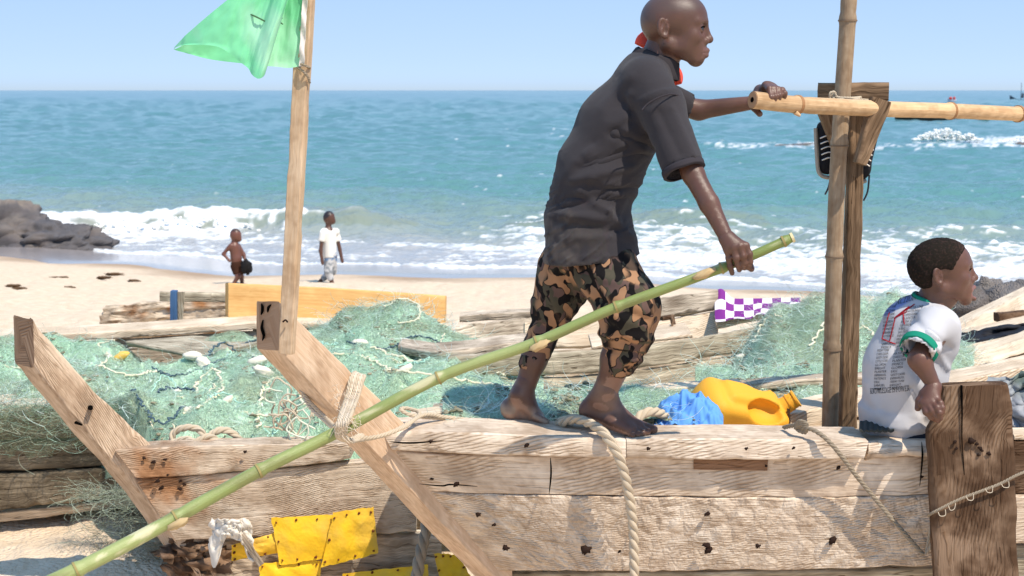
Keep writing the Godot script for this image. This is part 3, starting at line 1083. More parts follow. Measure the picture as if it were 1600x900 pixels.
func main_boat() -> Node3D:
	var t := thing("fishing_boat", P(1000, 905, 4.2), "new pale wooden boat with raked stem that the boy in black stands on", "boat", "wooden fishing boats on the beach")
	stem(t, [[437, 548, 3.90], [526, 644, 3.98], [608, 730, 4.045], [691, 820, 4.115], [800, 930, 4.20]], [[437, 471, 3.90], [520, 553, 3.975], [600, 630, 4.04], [690, 718, 4.11], [800, 825, 4.19]], Vector3(-0.086, -0.018, -0.128), M.stem_wood, {"cap": Color(0.56, 0.49, 0.44), "bevel": 0.006, "amp": 0.003, "chip": 3.0, "smooth": false, "step": 0.025})
	for c in [[[409, 474, 3.985], [410, 484, 3.985], [408, 492, 3.985]], [[411, 500, 3.98], [409, 512, 3.985], [412, 524, 3.975], [410, 532, 3.98]], [[425, 476, 3.945], [420, 480, 3.955], [418, 488, 3.96]]]:
		var g := Geo.new()
		tube(g, spline(pts(c), 12), func(u, _a): return 0.0035 * sin(u * PI * 0.9 + 0.2) + 0.001, 5)
		part("split", g.mesh(), M.black, t)
	# gunwale: two long planks scarfed over the feet of the boy, a hewn block at the after end
	part("rail", plank(pts([[597, 675, 4.04], [700, 676, 4.01], [840, 681, 3.985], [978, 688, 3.965]]), pts([[613, 704, 4.035], [700, 709, 4.005], [840, 714, 3.98], [978, 717, 3.96]]), 0.185, {"back": Vector3(0, 0.02, -1), "bevel": 0.006, "chip": 3.0, "amp": 0.003, "step": 0.022}), M.new_rail, t)
	part("rail", plank(pts([[979, 687, 3.966], [1150, 686, 3.95], [1357, 690, 3.93]]), pts([[979, 717, 3.961], [1150, 719, 3.945], [1350, 718, 3.925]]), 0.185, {"back": Vector3(0, 0.0, -1), "bevel": 0.006, "chip": 3.0, "amp": 0.003, "step": 0.022}), M.new_rail, t)
	part("hewn_block", plank(pts([[1359, 692, 3.95], [1400, 690, 3.945], [1456, 691, 3.94]]), pts([[1354, 722, 3.935], [1400, 716, 3.93], [1456, 716, 3.93]]), 0.185, {"back": Vector3(0, 0, -1), "bevel": 0.016, "chip": 4.0, "amp": 0.012, "freq": 16.0, "step": 0.018}), M.new_rail, t)
	var hull := wood(Color(0.985, 0.935, 0.87), "fresh", 0.4, 0.85, "grime")
	var hewn := wood(Color(0.99, 0.945, 0.885), "fresh", 2.6, 0.85, "grime")
	hewn.heightmap_texture = T["hewn"]
	hewn.uv1_scale = Vector3(1.5, 1.5, 1)
	part("strake", plank(pts([[613, 705, 4.055], [700, 711, 4.035], [985, 714, 4.0], [1240, 716, 3.975], [1458, 712, 3.95]]), pts([[669, 767, 4.10], [740, 771, 4.06], [985, 775, 4.012], [1240, 777, 3.985], [1458, 773, 3.96]]), 0.05, {"amp": 0.003, "bevel": 0.004, "step": 0.025}), hull, t)
	part("strake", plank(pts([[671, 769, 4.10], [740, 773, 4.06], [985, 777, 4.01], [1240, 779, 3.98], [1458, 775, 3.955]]), pts([[774, 892, 4.19], [840, 893, 4.12], [985, 893, 4.045], [1240, 890, 4.005], [1458, 884, 3.975]]), 0.055, {"amp": 0.006, "freq": 12.0, "bevel": 0.005, "step": 0.02}), hewn, t)
	part("strake", plank(pts([[780, 896, 4.22], [985, 897, 4.08], [1240, 894, 4.03], [1458, 888, 4.0]]), pts([[900, 1010, 4.33], [985, 1010, 4.2], [1240, 1000, 4.15], [1458, 990, 4.1]]), 0.05, {"amp": 0.004, "tone": 0.3}), M.grey_wood, t)
	# far side and floor, glimpsed between the things that lie inside
	part("far_rail", plank(pts([[640, 650, 4.28], [900, 622, 4.55], [1050, 607, 4.72], [1160, 600, 4.82]]), pts([[640, 672, 4.28], [900, 643, 4.55], [1050, 627, 4.72], [1160, 620, 4.82]]), 0.10, {"back": Vector3(0, 0, -1), "amp": 0.004, "chip": 3.0}), M.pale_wood, t)
	part("far_rail", plank(pts([[1155, 602, 4.83], [1285, 591, 4.9], [1420, 588, 5.0], [1640, 586, 5.05]]), pts([[1155, 612, 4.83], [1285, 604, 4.9], [1420, 602, 5.0], [1640, 600, 5.05]]), 0.09, {"back": Vector3(0, 0, -1), "amp": 0.004, "chip": 3.0}), M.old_wood, t)
	part("far_strake", plank(pts([[640, 672, 4.31], [900, 643, 4.58], [1285, 606, 4.93], [1640, 602, 5.08]]), pts([[700, 800, 4.3], [900, 800, 4.5], [1285, 790, 4.7], [1640, 790, 4.8]]), 0.04, {"amp": 0.004}), M.new_wood, t)
	part("thwart", plank(pts([[1212, 652, 4.42], [1330, 628, 4.52], [1480, 600, 4.7], [1640, 566, 4.95]]), pts([[1212, 682, 4.42], [1330, 655, 4.52], [1480, 625, 4.7], [1640, 588, 4.95]]), 0.16, {"back": Vector3(0, 0.03, -1), "amp": 0.005, "chip": 3.0}), M.pale_wood, t)
	part("floor_board", plank(pts([[660, 700, 4.15], [1000, 705, 4.12], [1640, 712, 4.1]]), pts([[660, 712, 4.15], [1000, 717, 4.12], [1640, 724, 4.1]]), 0.62, {"back": Vector3(0, 0, -1), "step": 0.06}), M.old_wood, t)
	for q in [[713, 757, 4.03, 1.5], [747, 804, 4.06, 1.2], [772, 820, 4.07, 1.4], [790, 856, 4.07, 2.2], [915, 859, 4.02, 2.2], [968, 862, 4.015, 0.9], [1104, 852, 3.985, 1.5], [1107, 860, 3.985, 1.6], [1184, 853, 3.975, 1.7], [1301, 845, 3.975, 1.7], [1105, 803, 3.985, 1.2], [1310, 731, 3.95, 1.3], [673, 690, 3.995, 1.1], [823, 696, 3.965, 1.0], [1013, 701, 3.945, 1.1], [1166, 701, 3.93, 1.1], [675, 748, 4.07, 1.0], [1197, 728, 3.965, 1.0], [1440, 745, 3.94, 1.0], [1240, 700, 3.925, 0.9]]:
		nail_at(t, q[0], q[1], q[2], q[3])
	# a darker strip let in below the rail and the splits in the planks
	var inlay := wood(Color(0.62, 0.50, 0.41), "fresh", 0.4)
	part("inlay", plank(pts([[1084, 718, 3.985], [1200, 719, 3.972]]), pts([[1084, 734, 3.988], [1199, 736, 3.976]]), 0.02, {"bevel": 0.002}), inlay, t)
	for c in [[[655, 756, 4.062], [690, 759, 4.045], [705, 757, 4.035], [746, 760, 4.025]], [[860, 715, 3.99], [861, 740, 3.998], [858, 772, 4.006]], [[1440, 690, 3.925], [1441, 715, 3.93], [1437, 760, 3.945]], [[608, 690, 4.03], [640, 692, 4.01], [690, 689, 3.998]]]:
		var g := Geo.new()
		tube(g, spline(pts(c), 16), func(u, _a): return 0.0022 * sin(u * PI) + 0.0006, 5)
		part("split", g.mesh(), M.black, t)
	return t

func second_boat() -> Node3D:
	var t := thing("fishing_boat", P(420, 905, 5.0), "older wooden boat with rust-stained bow and yellow patches nailed to its side", "boat", "wooden fishing boats on the beach")
	stem(t, [[54, 576, 4.66], [145, 686, 4.73], [230, 783, 4.80], [290, 868, 4.86], [330, 930, 4.9]], [[52, 499, 4.66], [150, 614, 4.74], [240, 697, 4.82], [310, 775, 4.87], [350, 840, 4.91]], Vector3(-0.108, -0.006, -0.125), M.stem_old, {"cap": Color(0.58, 0.50, 0.44), "bevel": 0.008, "amp": 0.005, "chip": 5.0, "smooth": false, "step": 0.025})
	for c in [[[38, 497, 4.735], [40, 512, 4.733], [37, 530, 4.735], [39, 548, 4.735]], [[48, 497, 4.69], [47, 505, 4.692], [49, 514, 4.69]], [[32, 536, 4.75], [36, 540, 4.745], [35, 552, 4.745], [42, 556, 4.73]]]:
		var g := Geo.new()
		tube(g, spline(pts(c), 12), func(u, _a): return 0.0045 * sin(u * PI * 0.9 + 0.2) + 0.001, 5)
		part("split", g.mesh(), M.black, t)
	var rust := func(p: Vector3, _n):
		var c := P(245, 752, 4.75)
		var q := Vector2(p.x - c.x, p.y - c.y) * Vector2(0.8, 1.0)
		var f := clampf(1.15 - q.length() / 0.17 + fast_noise.get_noise_3d(p.x * 90, p.y * 90, p.z * 40) * 1.1, 0.0, 1.0)
		var m := 1.0 + fast_noise.get_noise_3d(p.x * 40, p.y * 40, 3.0) * 0.25
		return Color(0.88, 0.88, 0.88).lerp(Color(0.60, 0.34, 0.18), f * 0.85) * m
	var pieces := [
		[pts([[180, 704, 4.74], [300, 698, 4.78], [420, 695, 4.82], [546, 693, 4.87]]), pts([[213, 747, 4.745], [300, 743, 4.785], [420, 733, 4.825], [547, 719, 4.875]]), 0.12, "rail"],
		[pts([[211, 748, 4.765], [300, 744, 4.80], [420, 735, 4.845], [560, 721, 4.90], [650, 716, 4.94]]), pts([[276, 846, 4.83], [330, 842, 4.85], [420, 839, 4.88], [560, 836, 4.93], [650, 832, 4.97]]), 0.05, "strake"],
	]
	var pale := wood(Color(0.975, 0.925, 0.855), "fresh", 0.7, 0.85, "grime")
	pale.uv1_scale = Vector3(1.0, 1.6, 1)
	for q in pieces:
		var g := Geo.new()
		var st := []
		for i in q[0].size(): st.append([q[0][i], q[1][i], q[1][i] + Vector3(0, 0, -q[2]), q[0][i] + Vector3(0, 0, -q[2])])
		beam(g, st, {"amp": 0.005, "bevel": 0.005, "chip": 4.0, "step": 0.022})
		g.paint(rust)
		part(q[3], g.mesh(), pale, t)
	part("strake", plank(pts([[285, 850, 4.87], [420, 842, 4.90], [560, 838, 4.95], [690, 834, 5.0]]), pts([[330, 930, 4.93], [420, 930, 4.96], [560, 930, 5.0], [690, 930, 5.05]]), 0.05, {"amp": 0.016, "freq": 20.0, "bevel": 0.012, "chip": 6.0, "step": 0.018}), M.old_wood, t)
	part("far_strake", plank(pts([[240, 690, 5.25], [560, 682, 5.4], [900, 680, 5.5]]), pts([[240, 850, 5.25], [560, 850, 5.4], [900, 850, 5.5]]), 0.05, {"amp": 0.005}), M.old_wood, t)
	var rot := Geo.new()   # crumbling wood at the forefoot
	for k in 16: lump(rot, P(rng.randf_range(262, 345), rng.randf_range(842, 900), 4.87 + rng.randf() * 0.05), Vector3(rng.randf_range(0.03, 0.075), rng.randf_range(0.012, 0.03), 0.03), 0.9, 1.8, k * 5.1, 12, 8, Basis(Vector3.BACK, rng.randf_range(-0.9, 0.3)))
	rot.paint(func(p, _n): return Color(0.42, 0.27, 0.17).lerp(Color(0.10, 0.06, 0.04), clampf(0.5 + fast_noise.get_noise_3d(p.x * 120, p.y * 120, p.z * 60) * 1.6, 0, 1)))
	part("rotten_wood", rot.mesh(), tinted(0.95, 0.2, "grain", 12.0, 0.4), t)
	for k in 5:
		var s: Array = [[225, 716], [240, 722], [258, 718], [246, 752], [262, 742]][k]
		nail_at(t, s[0], s[1], 4.745 + k * 0.006, 1.3)
	for s in [[282, 752], [288, 757], [281, 764], [238, 770], [252, 762], [230, 733], [200, 709], [383, 706]]: nail_at(t, s[0], s[1], 4.79, 1.4)
	part("knot_hole", slanted(P(141, 637, 4.70), P(141.5, 637.2, 4.76), 0.016, 0.016, 0.016, 0.016, {"bevel": 0.005}), M.black, t)
	part("knot_hole", slanted(P(118, 660, 4.70), P(128, 664, 4.72), 0.012, 0.008, 0.01, 0.006, {"bevel": 0.003}), M.black, t)
	# yellow plastic sheet nailed on as patches
	var ym := tinted(0.5, 0.4)
	ym.uv1_triplanar = true
	ym.uv1_scale = Vector3.ONE * 1.3
	ym.heightmap_enabled = true
	ym.heightmap_texture = T["grain"]
	ym.heightmap_scale = 0.12
	var spec := [
		[[424, 809], [534, 803], [532, 869], [437, 883], 4.832],
		[[521, 801], [583, 792], [591, 864], [501, 887], 4.842],
		[[362, 851], [450, 828], [450, 860], [362, 877], 4.822],
		[[404, 880], [501, 876], [500, 925], [408, 930], 4.835],
		[[535, 896], [668, 882], [672, 925], [535, 930], 4.885],
		[[678, 864], [716, 866], [738, 905], [690, 918], 4.91]]
	for k in spec.size():
		var s = spec[k]
		var d: float = s[4]
		var g := Geo.new()
		var c := [P(s[0][0], s[0][1], d), P(s[1][0], s[1][1], d + 0.03), P(s[2][0], s[2][1], d + 0.035), P(s[3][0], s[3][1], d)]
		sheet(g, 18, 12, func(u, v):
			var p: Vector3 = (c[0] as Vector3).lerp(c[1], u).lerp((c[3] as Vector3).lerp(c[2], u), v)
			var e: float = minf(minf(u, 1 - u), minf(v, 1 - v))
			return p + Vector3(fast_noise.get_noise_2d(u * 40 + k * 9, v * 40) * 0.004, fast_noise.get_noise_2d(u * 50, v * 50 + k * 9) * 0.005, 0.012 * smoothstep(0.0, 0.3, e) * (0.6 + bump_noise.get_noise_2d(u * 30 + k * 50, v * 30)) + fast_noise.get_noise_2d(u * 30 + k * 30.0, v * 22) * 0.004), 0.002, Vector2.ONE)
		g.paint(func(p, _n): return Color(0.93, 0.55, 0.02).lerp(Color(0.60, 0.38, 0.09), clampf(0.05 + bump_noise.get_noise_3d(p.x * 90, p.y * 90, 2.0) * 0.9 + fast_noise.get_noise_3d(p.x * 160, p.y * 60, 5.0) * 0.5, 0, 0.75)))
		var o := part("patch", g.mesh(), ym, t, ["squarish yellow patch in the middle of the row", "largest yellow patch at the after end of the row", "small yellow patch nearest the bow", "pale yellow patch below the squarish one", "low yellow strip by the sand", "yellow scrap behind the raked stem"][k])
		for e in [[0.06, 0.1], [0.35, 0.07], [0.65, 0.08], [0.94, 0.1], [0.95, 0.5], [0.93, 0.92], [0.6, 0.93], [0.3, 0.92], [0.06, 0.9], [0.05, 0.5]]:
			var p: Vector3 = (c[0] as Vector3).lerp(c[1], e[0]).lerp((c[3] as Vector3).lerp(c[2], e[0]), e[1])
			piece("nail", M.nails[rng.randi() % 3], M.rust, o, Transform3D(Basis().scaled(Vector3(0.75, 1.1, 1.0) * rng.randf_range(0.7, 1.0)), p + Vector3(0, 0, 0.006)))
	return t

func old_boats() -> void:
	var grp := "wooden fishing boats on the beach"
	# dark weathered hull, behind the bow of the second boat
	var t := thing("fishing_boat", P(60, 830, 5.7), "dark weathered hull draped with net, raised off the sand, behind the leftmost stem", "boat", grp)
	part("strake", plank(pts([[-160, 648, 5.6], [60, 641, 5.62], [260, 650, 5.7]]), pts([[-160, 690, 5.58], [60, 686, 5.60], [260, 684, 5.68]]), 0.07, {"amp": 0.010, "freq": 18.0, "chip": 8.0, "bevel": 0.008, "tone": 0.4}), M.hull_dark, t)
	part("strake", plank(pts([[-160, 694, 5.58], [60, 690, 5.60], [260, 687, 5.68]]), pts([[-160, 742, 5.56], [60, 734, 5.58], [260, 722, 5.66]]), 0.07, {"amp": 0.010, "freq": 18.0, "chip": 8.0, "bevel": 0.008, "tone": 0.4}), M.hull_dark, t)
	part("strake", plank(pts([[-160, 747, 5.55], [60, 739, 5.57], [270, 724, 5.65]]), pts([[-160, 812, 5.55], [60, 792, 5.57], [270, 766, 5.65]]), 0.07, {"amp": 0.010, "freq": 18.0, "chip": 8.0, "bevel": 0.008, "tone": 0.4}), M.hull_dark, t)
	part("bottom_board", plank(pts([[-160, 815, 5.60], [60, 795, 5.62], [270, 769, 5.70]]), pts([[-160, 832, 5.62], [60, 810, 5.64], [270, 780, 5.72]]), 0.9, {"back": Vector3(0.0, 0.0, -1), "amp": 0.008, "chip": 5.0}), M.old_wood, t)
	part("rail", plank(pts([[-160, 634, 5.60], [0, 634, 5.61], [70, 632, 5.63]]), pts([[-160, 646, 5.60], [0, 645, 5.61], [70, 640, 5.63]]), 0.2, {"back": Vector3(0, 0.03, -1), "amp": 0.006, "chip": 4.0}), M.pale_wood, t)
	part("keel", slanted(P(-150, 845, 6.4), P(280, 845, 6.4), 0.2, 0.2, 0.1, 0.1, {"side": Vector3.UP}), M.dark_wood, t)
	# its neighbour, of which the far gunwale and a thwart show beyond the net
	t = thing("fishing_boat", P(200, 600, 7.2), "boat full of green net whose long pale gunwale runs under the logs", "boat", grp)
	part("rail", plank(pts([[-160, 533, 7.1], [60, 524, 7.15], [240, 514, 7.2], [400, 504, 7.25]]), pts([[-160, 543, 7.1], [60, 535, 7.15], [240, 526, 7.2], [400, 515, 7.25]]), 0.2, {"back": Vector3(0, 0.06, -1), "amp": 0.004, "chip": 3.0}), M.pale_wood, t)
	part("strake", plank(pts([[-160, 544, 7.14], [60, 536, 7.19], [240, 527, 7.24], [400, 516, 7.29]]), pts([[-160, 640, 7.1], [60, 640, 7.1], [240, 630, 7.2], [400, 620, 7.2]]), 0.05, {"amp": 0.004}), M.old_wood, t)
	part("thwart", board([pts([[196, 533, 6.85], [199, 541, 6.85], [318, 527, 7.2], [304, 524, 7.2]]), pts([[316, 556, 6.5], [317, 562, 6.5], [420, 538, 6.95], [418, 532, 6.95]])], {"bevel": 0.008, "amp": 0.004, "chip": 3.0}), M.grey_wood, t)
	part("rail", plank(pts([[395, 505, 7.26], [470, 505, 7.3], [560, 506, 7.36], [705, 512, 7.4]]), pts([[395, 513, 7.26], [470, 513, 7.3], [560, 514, 7.36], [705, 520, 7.4]]), 0.16, {"back": Vector3(0, 0.04, -1), "amp": 0.006, "chip": 4.0}), M.pale_wood, t)
	part("strake", plank(pts([[395, 514, 7.3], [560, 516, 7.4], [705, 521, 7.45]]), pts([[395, 600, 7.3], [560, 600, 7.4], [705, 600, 7.45]]), 0.05, {"amp": 0.004}), M.old_wood, t)
	# grey hull beyond the feet of the standing boy
	t = thing("fishing_boat", P(960, 640, 6.2), "grey weathered hull seen past the legs of the boy in camouflage trousers", "boat", grp)
	part("strake", plank(pts([[700, 559, 5.95], [800, 553, 6.0], [930, 547, 6.08], [1082, 529, 6.2], [1230, 502, 6.35]]), pts([[700, 590, 5.95], [800, 588, 6.0], [930, 582, 6.06], [1082, 563, 6.18], [1230, 536, 6.33]]), 0.07, {"amp": 0.006, "chip": 5.0, "bevel": 0.008}), M.grey_wood, t)
	part("strake", plank(pts([[700, 592, 5.97], [800, 590, 6.02], [930, 584, 6.08], [1082, 565, 6.2], [1230, 538, 6.35]]), pts([[700, 650, 5.9], [800, 650, 5.95], [930, 648, 6.0], [1082, 640, 6.1], [1230, 630, 6.2]]), 0.06, {"amp": 0.006, "chip": 4.0}), M.grey_wood, t)
	part("rail", plank(pts([[622, 541, 6.3], [690, 549, 6.05], [800, 536, 6.15], [870, 530, 6.3]]), pts([[622, 550, 6.3], [690, 562, 6.05], [800, 549, 6.15], [870, 543, 6.3]]), 0.2, {"back": Vector3(0, 0.03, -1), "amp": 0.006, "chip": 5.0}), M.old_wood, t)
	part("rail", plank(pts([[925, 541, 6.3], [1025, 529, 6.35], [1082, 522, 6.4]]), pts([[925, 547, 6.3], [1025, 534, 6.35], [1082, 528, 6.4]]), 0.3, {"back": Vector3(0, 0.02, -1), "amp": 0.005, "chip": 4.0}), M.pale_wood, t)
	part("frame", slanted(P(1034, 498, 6.7), P(1050, 495, 6.72), 0.02, 0.02, 0.03, 0.03, {"side": Vector3.UP}), M.dark_wood, t)
	part("frame", slanted(P(1050, 495, 6.72), P(1056, 527, 6.6), 0.02, 0.02, 0.03, 0.03), M.dark_wood, t)
	part("frame", slanted(P(1046, 526, 6.6), P(1052, 500, 6.64), 0.012, 0.012, 0.02, 0.02), M.dark_wood, t)
	# planks of the boat behind that
	t = thing("fishing_boat", P(960, 560, 7.2), "broken up old boat with a high pale side board below the checked cloth", "boat", grp)
	part("side_board", plank(pts([[1015, 467, 6.9], [1060, 461, 6.9], [1122, 453, 6.9]]), pts([[1015, 498, 6.86], [1060, 492, 6.86], [1122, 482, 6.86]]), 0.05, {"amp": 0.006, "chip": 5.0}), M.old_wood, t)
	part("side_board", plank(pts([[1015, 500, 6.88], [1060, 494, 6.88], [1122, 484, 6.88]]), pts([[1015, 540, 6.8], [1060, 535, 6.8], [1122, 525, 6.8]]), 0.05, {"amp": 0.006, "chip": 5.0}), M.pale_wood, t)
	part("side_board", plank(pts([[688, 514, 7.0], [760, 502, 7.1], [840, 494, 7.15]]), pts([[688, 546, 6.95], [760, 541, 7.05], [840, 536, 7.1]]), 0.06, {"amp": 0.008, "chip": 6.0}), M.old_wood, t)
	part("top_board", plank(pts([[718, 494, 7.5], [770, 490, 7.5], [840, 487, 7.5]]), pts([[718, 504, 7.5], [770, 501, 7.5], [840, 496, 7.5]]), 0.12, {"back": Vector3(0, 0.03, -1), "amp": 0.01, "chip": 8.0}), M.old_wood, t)
	part("inner_board", plank(pts([[820, 503, 6.95], [930, 497, 7.0], [1030, 495, 7.0]]), pts([[820, 545, 6.9], [930, 540, 6.95], [1030, 530, 6.95]]), 0.05, {"amp": 0.008, "chip": 5.0}), M.pale_wood, t)
	part("side_plank", plank(pts([[1120, 499, 6.75], [1180, 489, 6.8], [1290, 478, 6.9]]), pts([[1122, 515, 6.75], [1180, 503, 6.8], [1290, 492, 6.9]]), 0.22, {"back": Vector3(0, 0.02, -1), "amp": 0.006, "chip": 5.0}), M.pale_wood, t)
	part("bulkhead", plank(pts([[640, 548, 7.3], [900, 545, 7.3], [1300, 500, 7.3]]), pts([[640, 660, 7.2], [900, 660, 7.2], [1300, 660, 7.2]]), 0.05, {}), M.old_wood, t)
	# planked boat on the right, behind the seated boy
	t = thing("fishing_boat", P(1600, 640, 6.4), "planked boat side fanning out in pale steps behind the seated boy", "boat", grp)
	var steps := [
		[[[1440, 536, 7.6], [1495, 510, 7.6], [1548, 484, 7.7], [1640, 440, 7.9]], [[1440, 551, 7.5], [1495, 527, 7.5], [1548, 508, 7.6], [1640, 474, 7.8]], M.pale_wood],
		[[[1440, 536, 7.2], [1495, 527, 7.2], [1560, 512, 7.3], [1640, 494, 7.4]], [[1440, 545, 7.15], [1495, 537, 7.15], [1560, 523, 7.2], [1640, 506, 7.3]], M.pale_wood],
		[[[1440, 562, 6.5], [1500, 555, 6.5], [1560, 542, 6.55], [1640, 515, 6.7]], [[1440, 592, 6.4], [1500, 578, 6.4], [1560, 564, 6.45], [1640, 540, 6.6]], M.pale_wood],
		[[[1440, 594, 6.45], [1500, 580, 6.45], [1560, 566, 6.5], [1640, 542, 6.65]], [[1440, 660, 6.3], [1500, 660, 6.3], [1560, 650, 6.35], [1640, 640, 6.5]], M.grey_wood]]
	for s in steps: part("plank", plank(pts(s[0]), pts(s[1]), 0.12, {"back": Vector3(0, 0.05, -1), "amp": 0.005, "chip": 4.0}), s[2], t)
	part("plank", board([pts([[1440, 553, 6.9], [1440, 560, 6.9], [1440, 562, 6.6], [1440, 556, 6.6]]), pts([[1640, 508, 7.1], [1640, 514, 7.1], [1640, 516, 6.8], [1640, 511, 6.8]])], {"amp": 0.004, "chip": 4.0}), M.pale_wood, t)
	part("block", slanted(P(1557, 496, 7.5), P(1630, 489, 7.55), 0.045, 0.045, 0.06, 0.06, {"side": Vector3.UP, "chip": 6.0, "amp": 0.006}), M.dark_wood, t)
	# pale hull carried on past the rudder board
	t = thing("fishing_boat", P(1640, 905, 4.3), "sliver of pale hull showing past the right edge of the dark upright board", "boat", grp)
	part("strake", plank(pts([[1585, 690, 4.05], [1700, 690, 4.05]]), pts([[1585, 772, 4.05], [1700, 772, 4.05]]), 0.05, {}), M.dark_wood, t)
	part("strake", plank(pts([[1585, 776, 4.03], [1700, 776, 4.03]]), pts([[1585, 850, 4.03], [1700, 850, 4.03]]), 0.05, {}), M.new_wood, t)
	part("strake", plank(pts([[1585, 853, 4.06], [1700, 853, 4.06]]), pts([[1585, 990, 4.06], [1700, 990, 4.06]]), 0.05, {}), M.grey_wood, t)
	part("rail", plank(pts([[1585, 680, 4.05], [1700, 680, 4.05]]), pts([[1585, 688, 4.05], [1700, 688, 4.05]]), 0.1, {"back": Vector3(0, 0, -1)}), M.pale_wood, t)

func loose_timber() -> void:
	var g := Geo.new()
	beam(g, [pts([[357, 442, 7.45], [357, 505, 7.4], [352, 505, 7.46], [352, 442, 7.51]]), pts([[520, 450, 7.5], [520, 508, 7.45], [520, 508, 7.51], [520, 450, 7.56]]), pts([[696, 462, 7.55], [695, 515, 7.5], [697, 515, 7.56], [698, 462, 7.61]])], {"bevel": 0.008, "amp": 0.002, "step": 0.03})
	var o := solo("plank", g.mesh(), M.tan_board, "long fresh orange-tan plank standing on edge on a gunwale", "plank")
	var t := thing("fence_post", P(272, 510, 7.6), "short bench end with a blue painted post and a grey top rail", "bench")
	part("post", slanted(P(272, 512, 7.55), P(272, 454, 7.55), 0.034, 0.030, 0.05, 0.05, {"bevel": 0.003}), wood(Color(0.33, 0.50, 0.72), "smooth", 0.2), t, "blue painted post")
	part("post", board([pts([[277, 512, 7.56], [285, 511, 7.56], [284, 511, 7.66], [277, 512, 7.66]]), pts([[272, 456, 7.56], [289, 456, 7.56], [289, 456, 7.66], [272, 456, 7.66]])], {"bevel": 0.003}), M.grey_wood, t)
	part("rail", slanted(P(250, 463, 7.72), P(366, 465, 7.75), 0.052, 0.052, 0.03, 0.03, {"side": Vector3.UP, "chip": 3.0}), M.grey_wood, t)
	# weathered split logs
	for k in 4:
		var q: Array = [[[166, 488], [262, 479], [370, 476], 0.05], [[162, 500], [262, 494], [372, 490], 0.06], [[160, 511], [262, 507], [372, 504], 0.055], [[176, 520], [262, 517], [372, 514], 0.06]][k]
		g = Geo.new()
		var p := even(spline([P(q[0][0], q[0][1], 11.2), P(q[1][0], q[1][1], 11.0), P(q[2][0], q[2][1], 10.8)], 30), 0.012)
		tube(g, p, func(u, a): return q[3] * (0.9 + 0.5 * fast_noise.get_noise_3d(u * 60 + k * 40, cos(a) * 14, sin(a) * 14) + 0.25 * fast_noise.get_noise_3d(u * 15, cos(a) * 34, sin(a) * 34 + k * 9)), 18)
		g.paint(func(pp, _n): return Color(1, 0.97, 0.92).lerp(Color(0.62, 0.36, 0.2), clampf(fast_noise.get_noise_3d(pp.x * 34, pp.y * 70, pp.z * 30 + k) * 2.2, 0, 1)))
		solo("log", g.mesh(), M.old_wood, "rough split log, %s of the rotting stack beside the blue post" % ["topmost", "second from the top", "third from the top", "lowest, against the sand,"][k], "log", "rotting logs stacked on the sand")

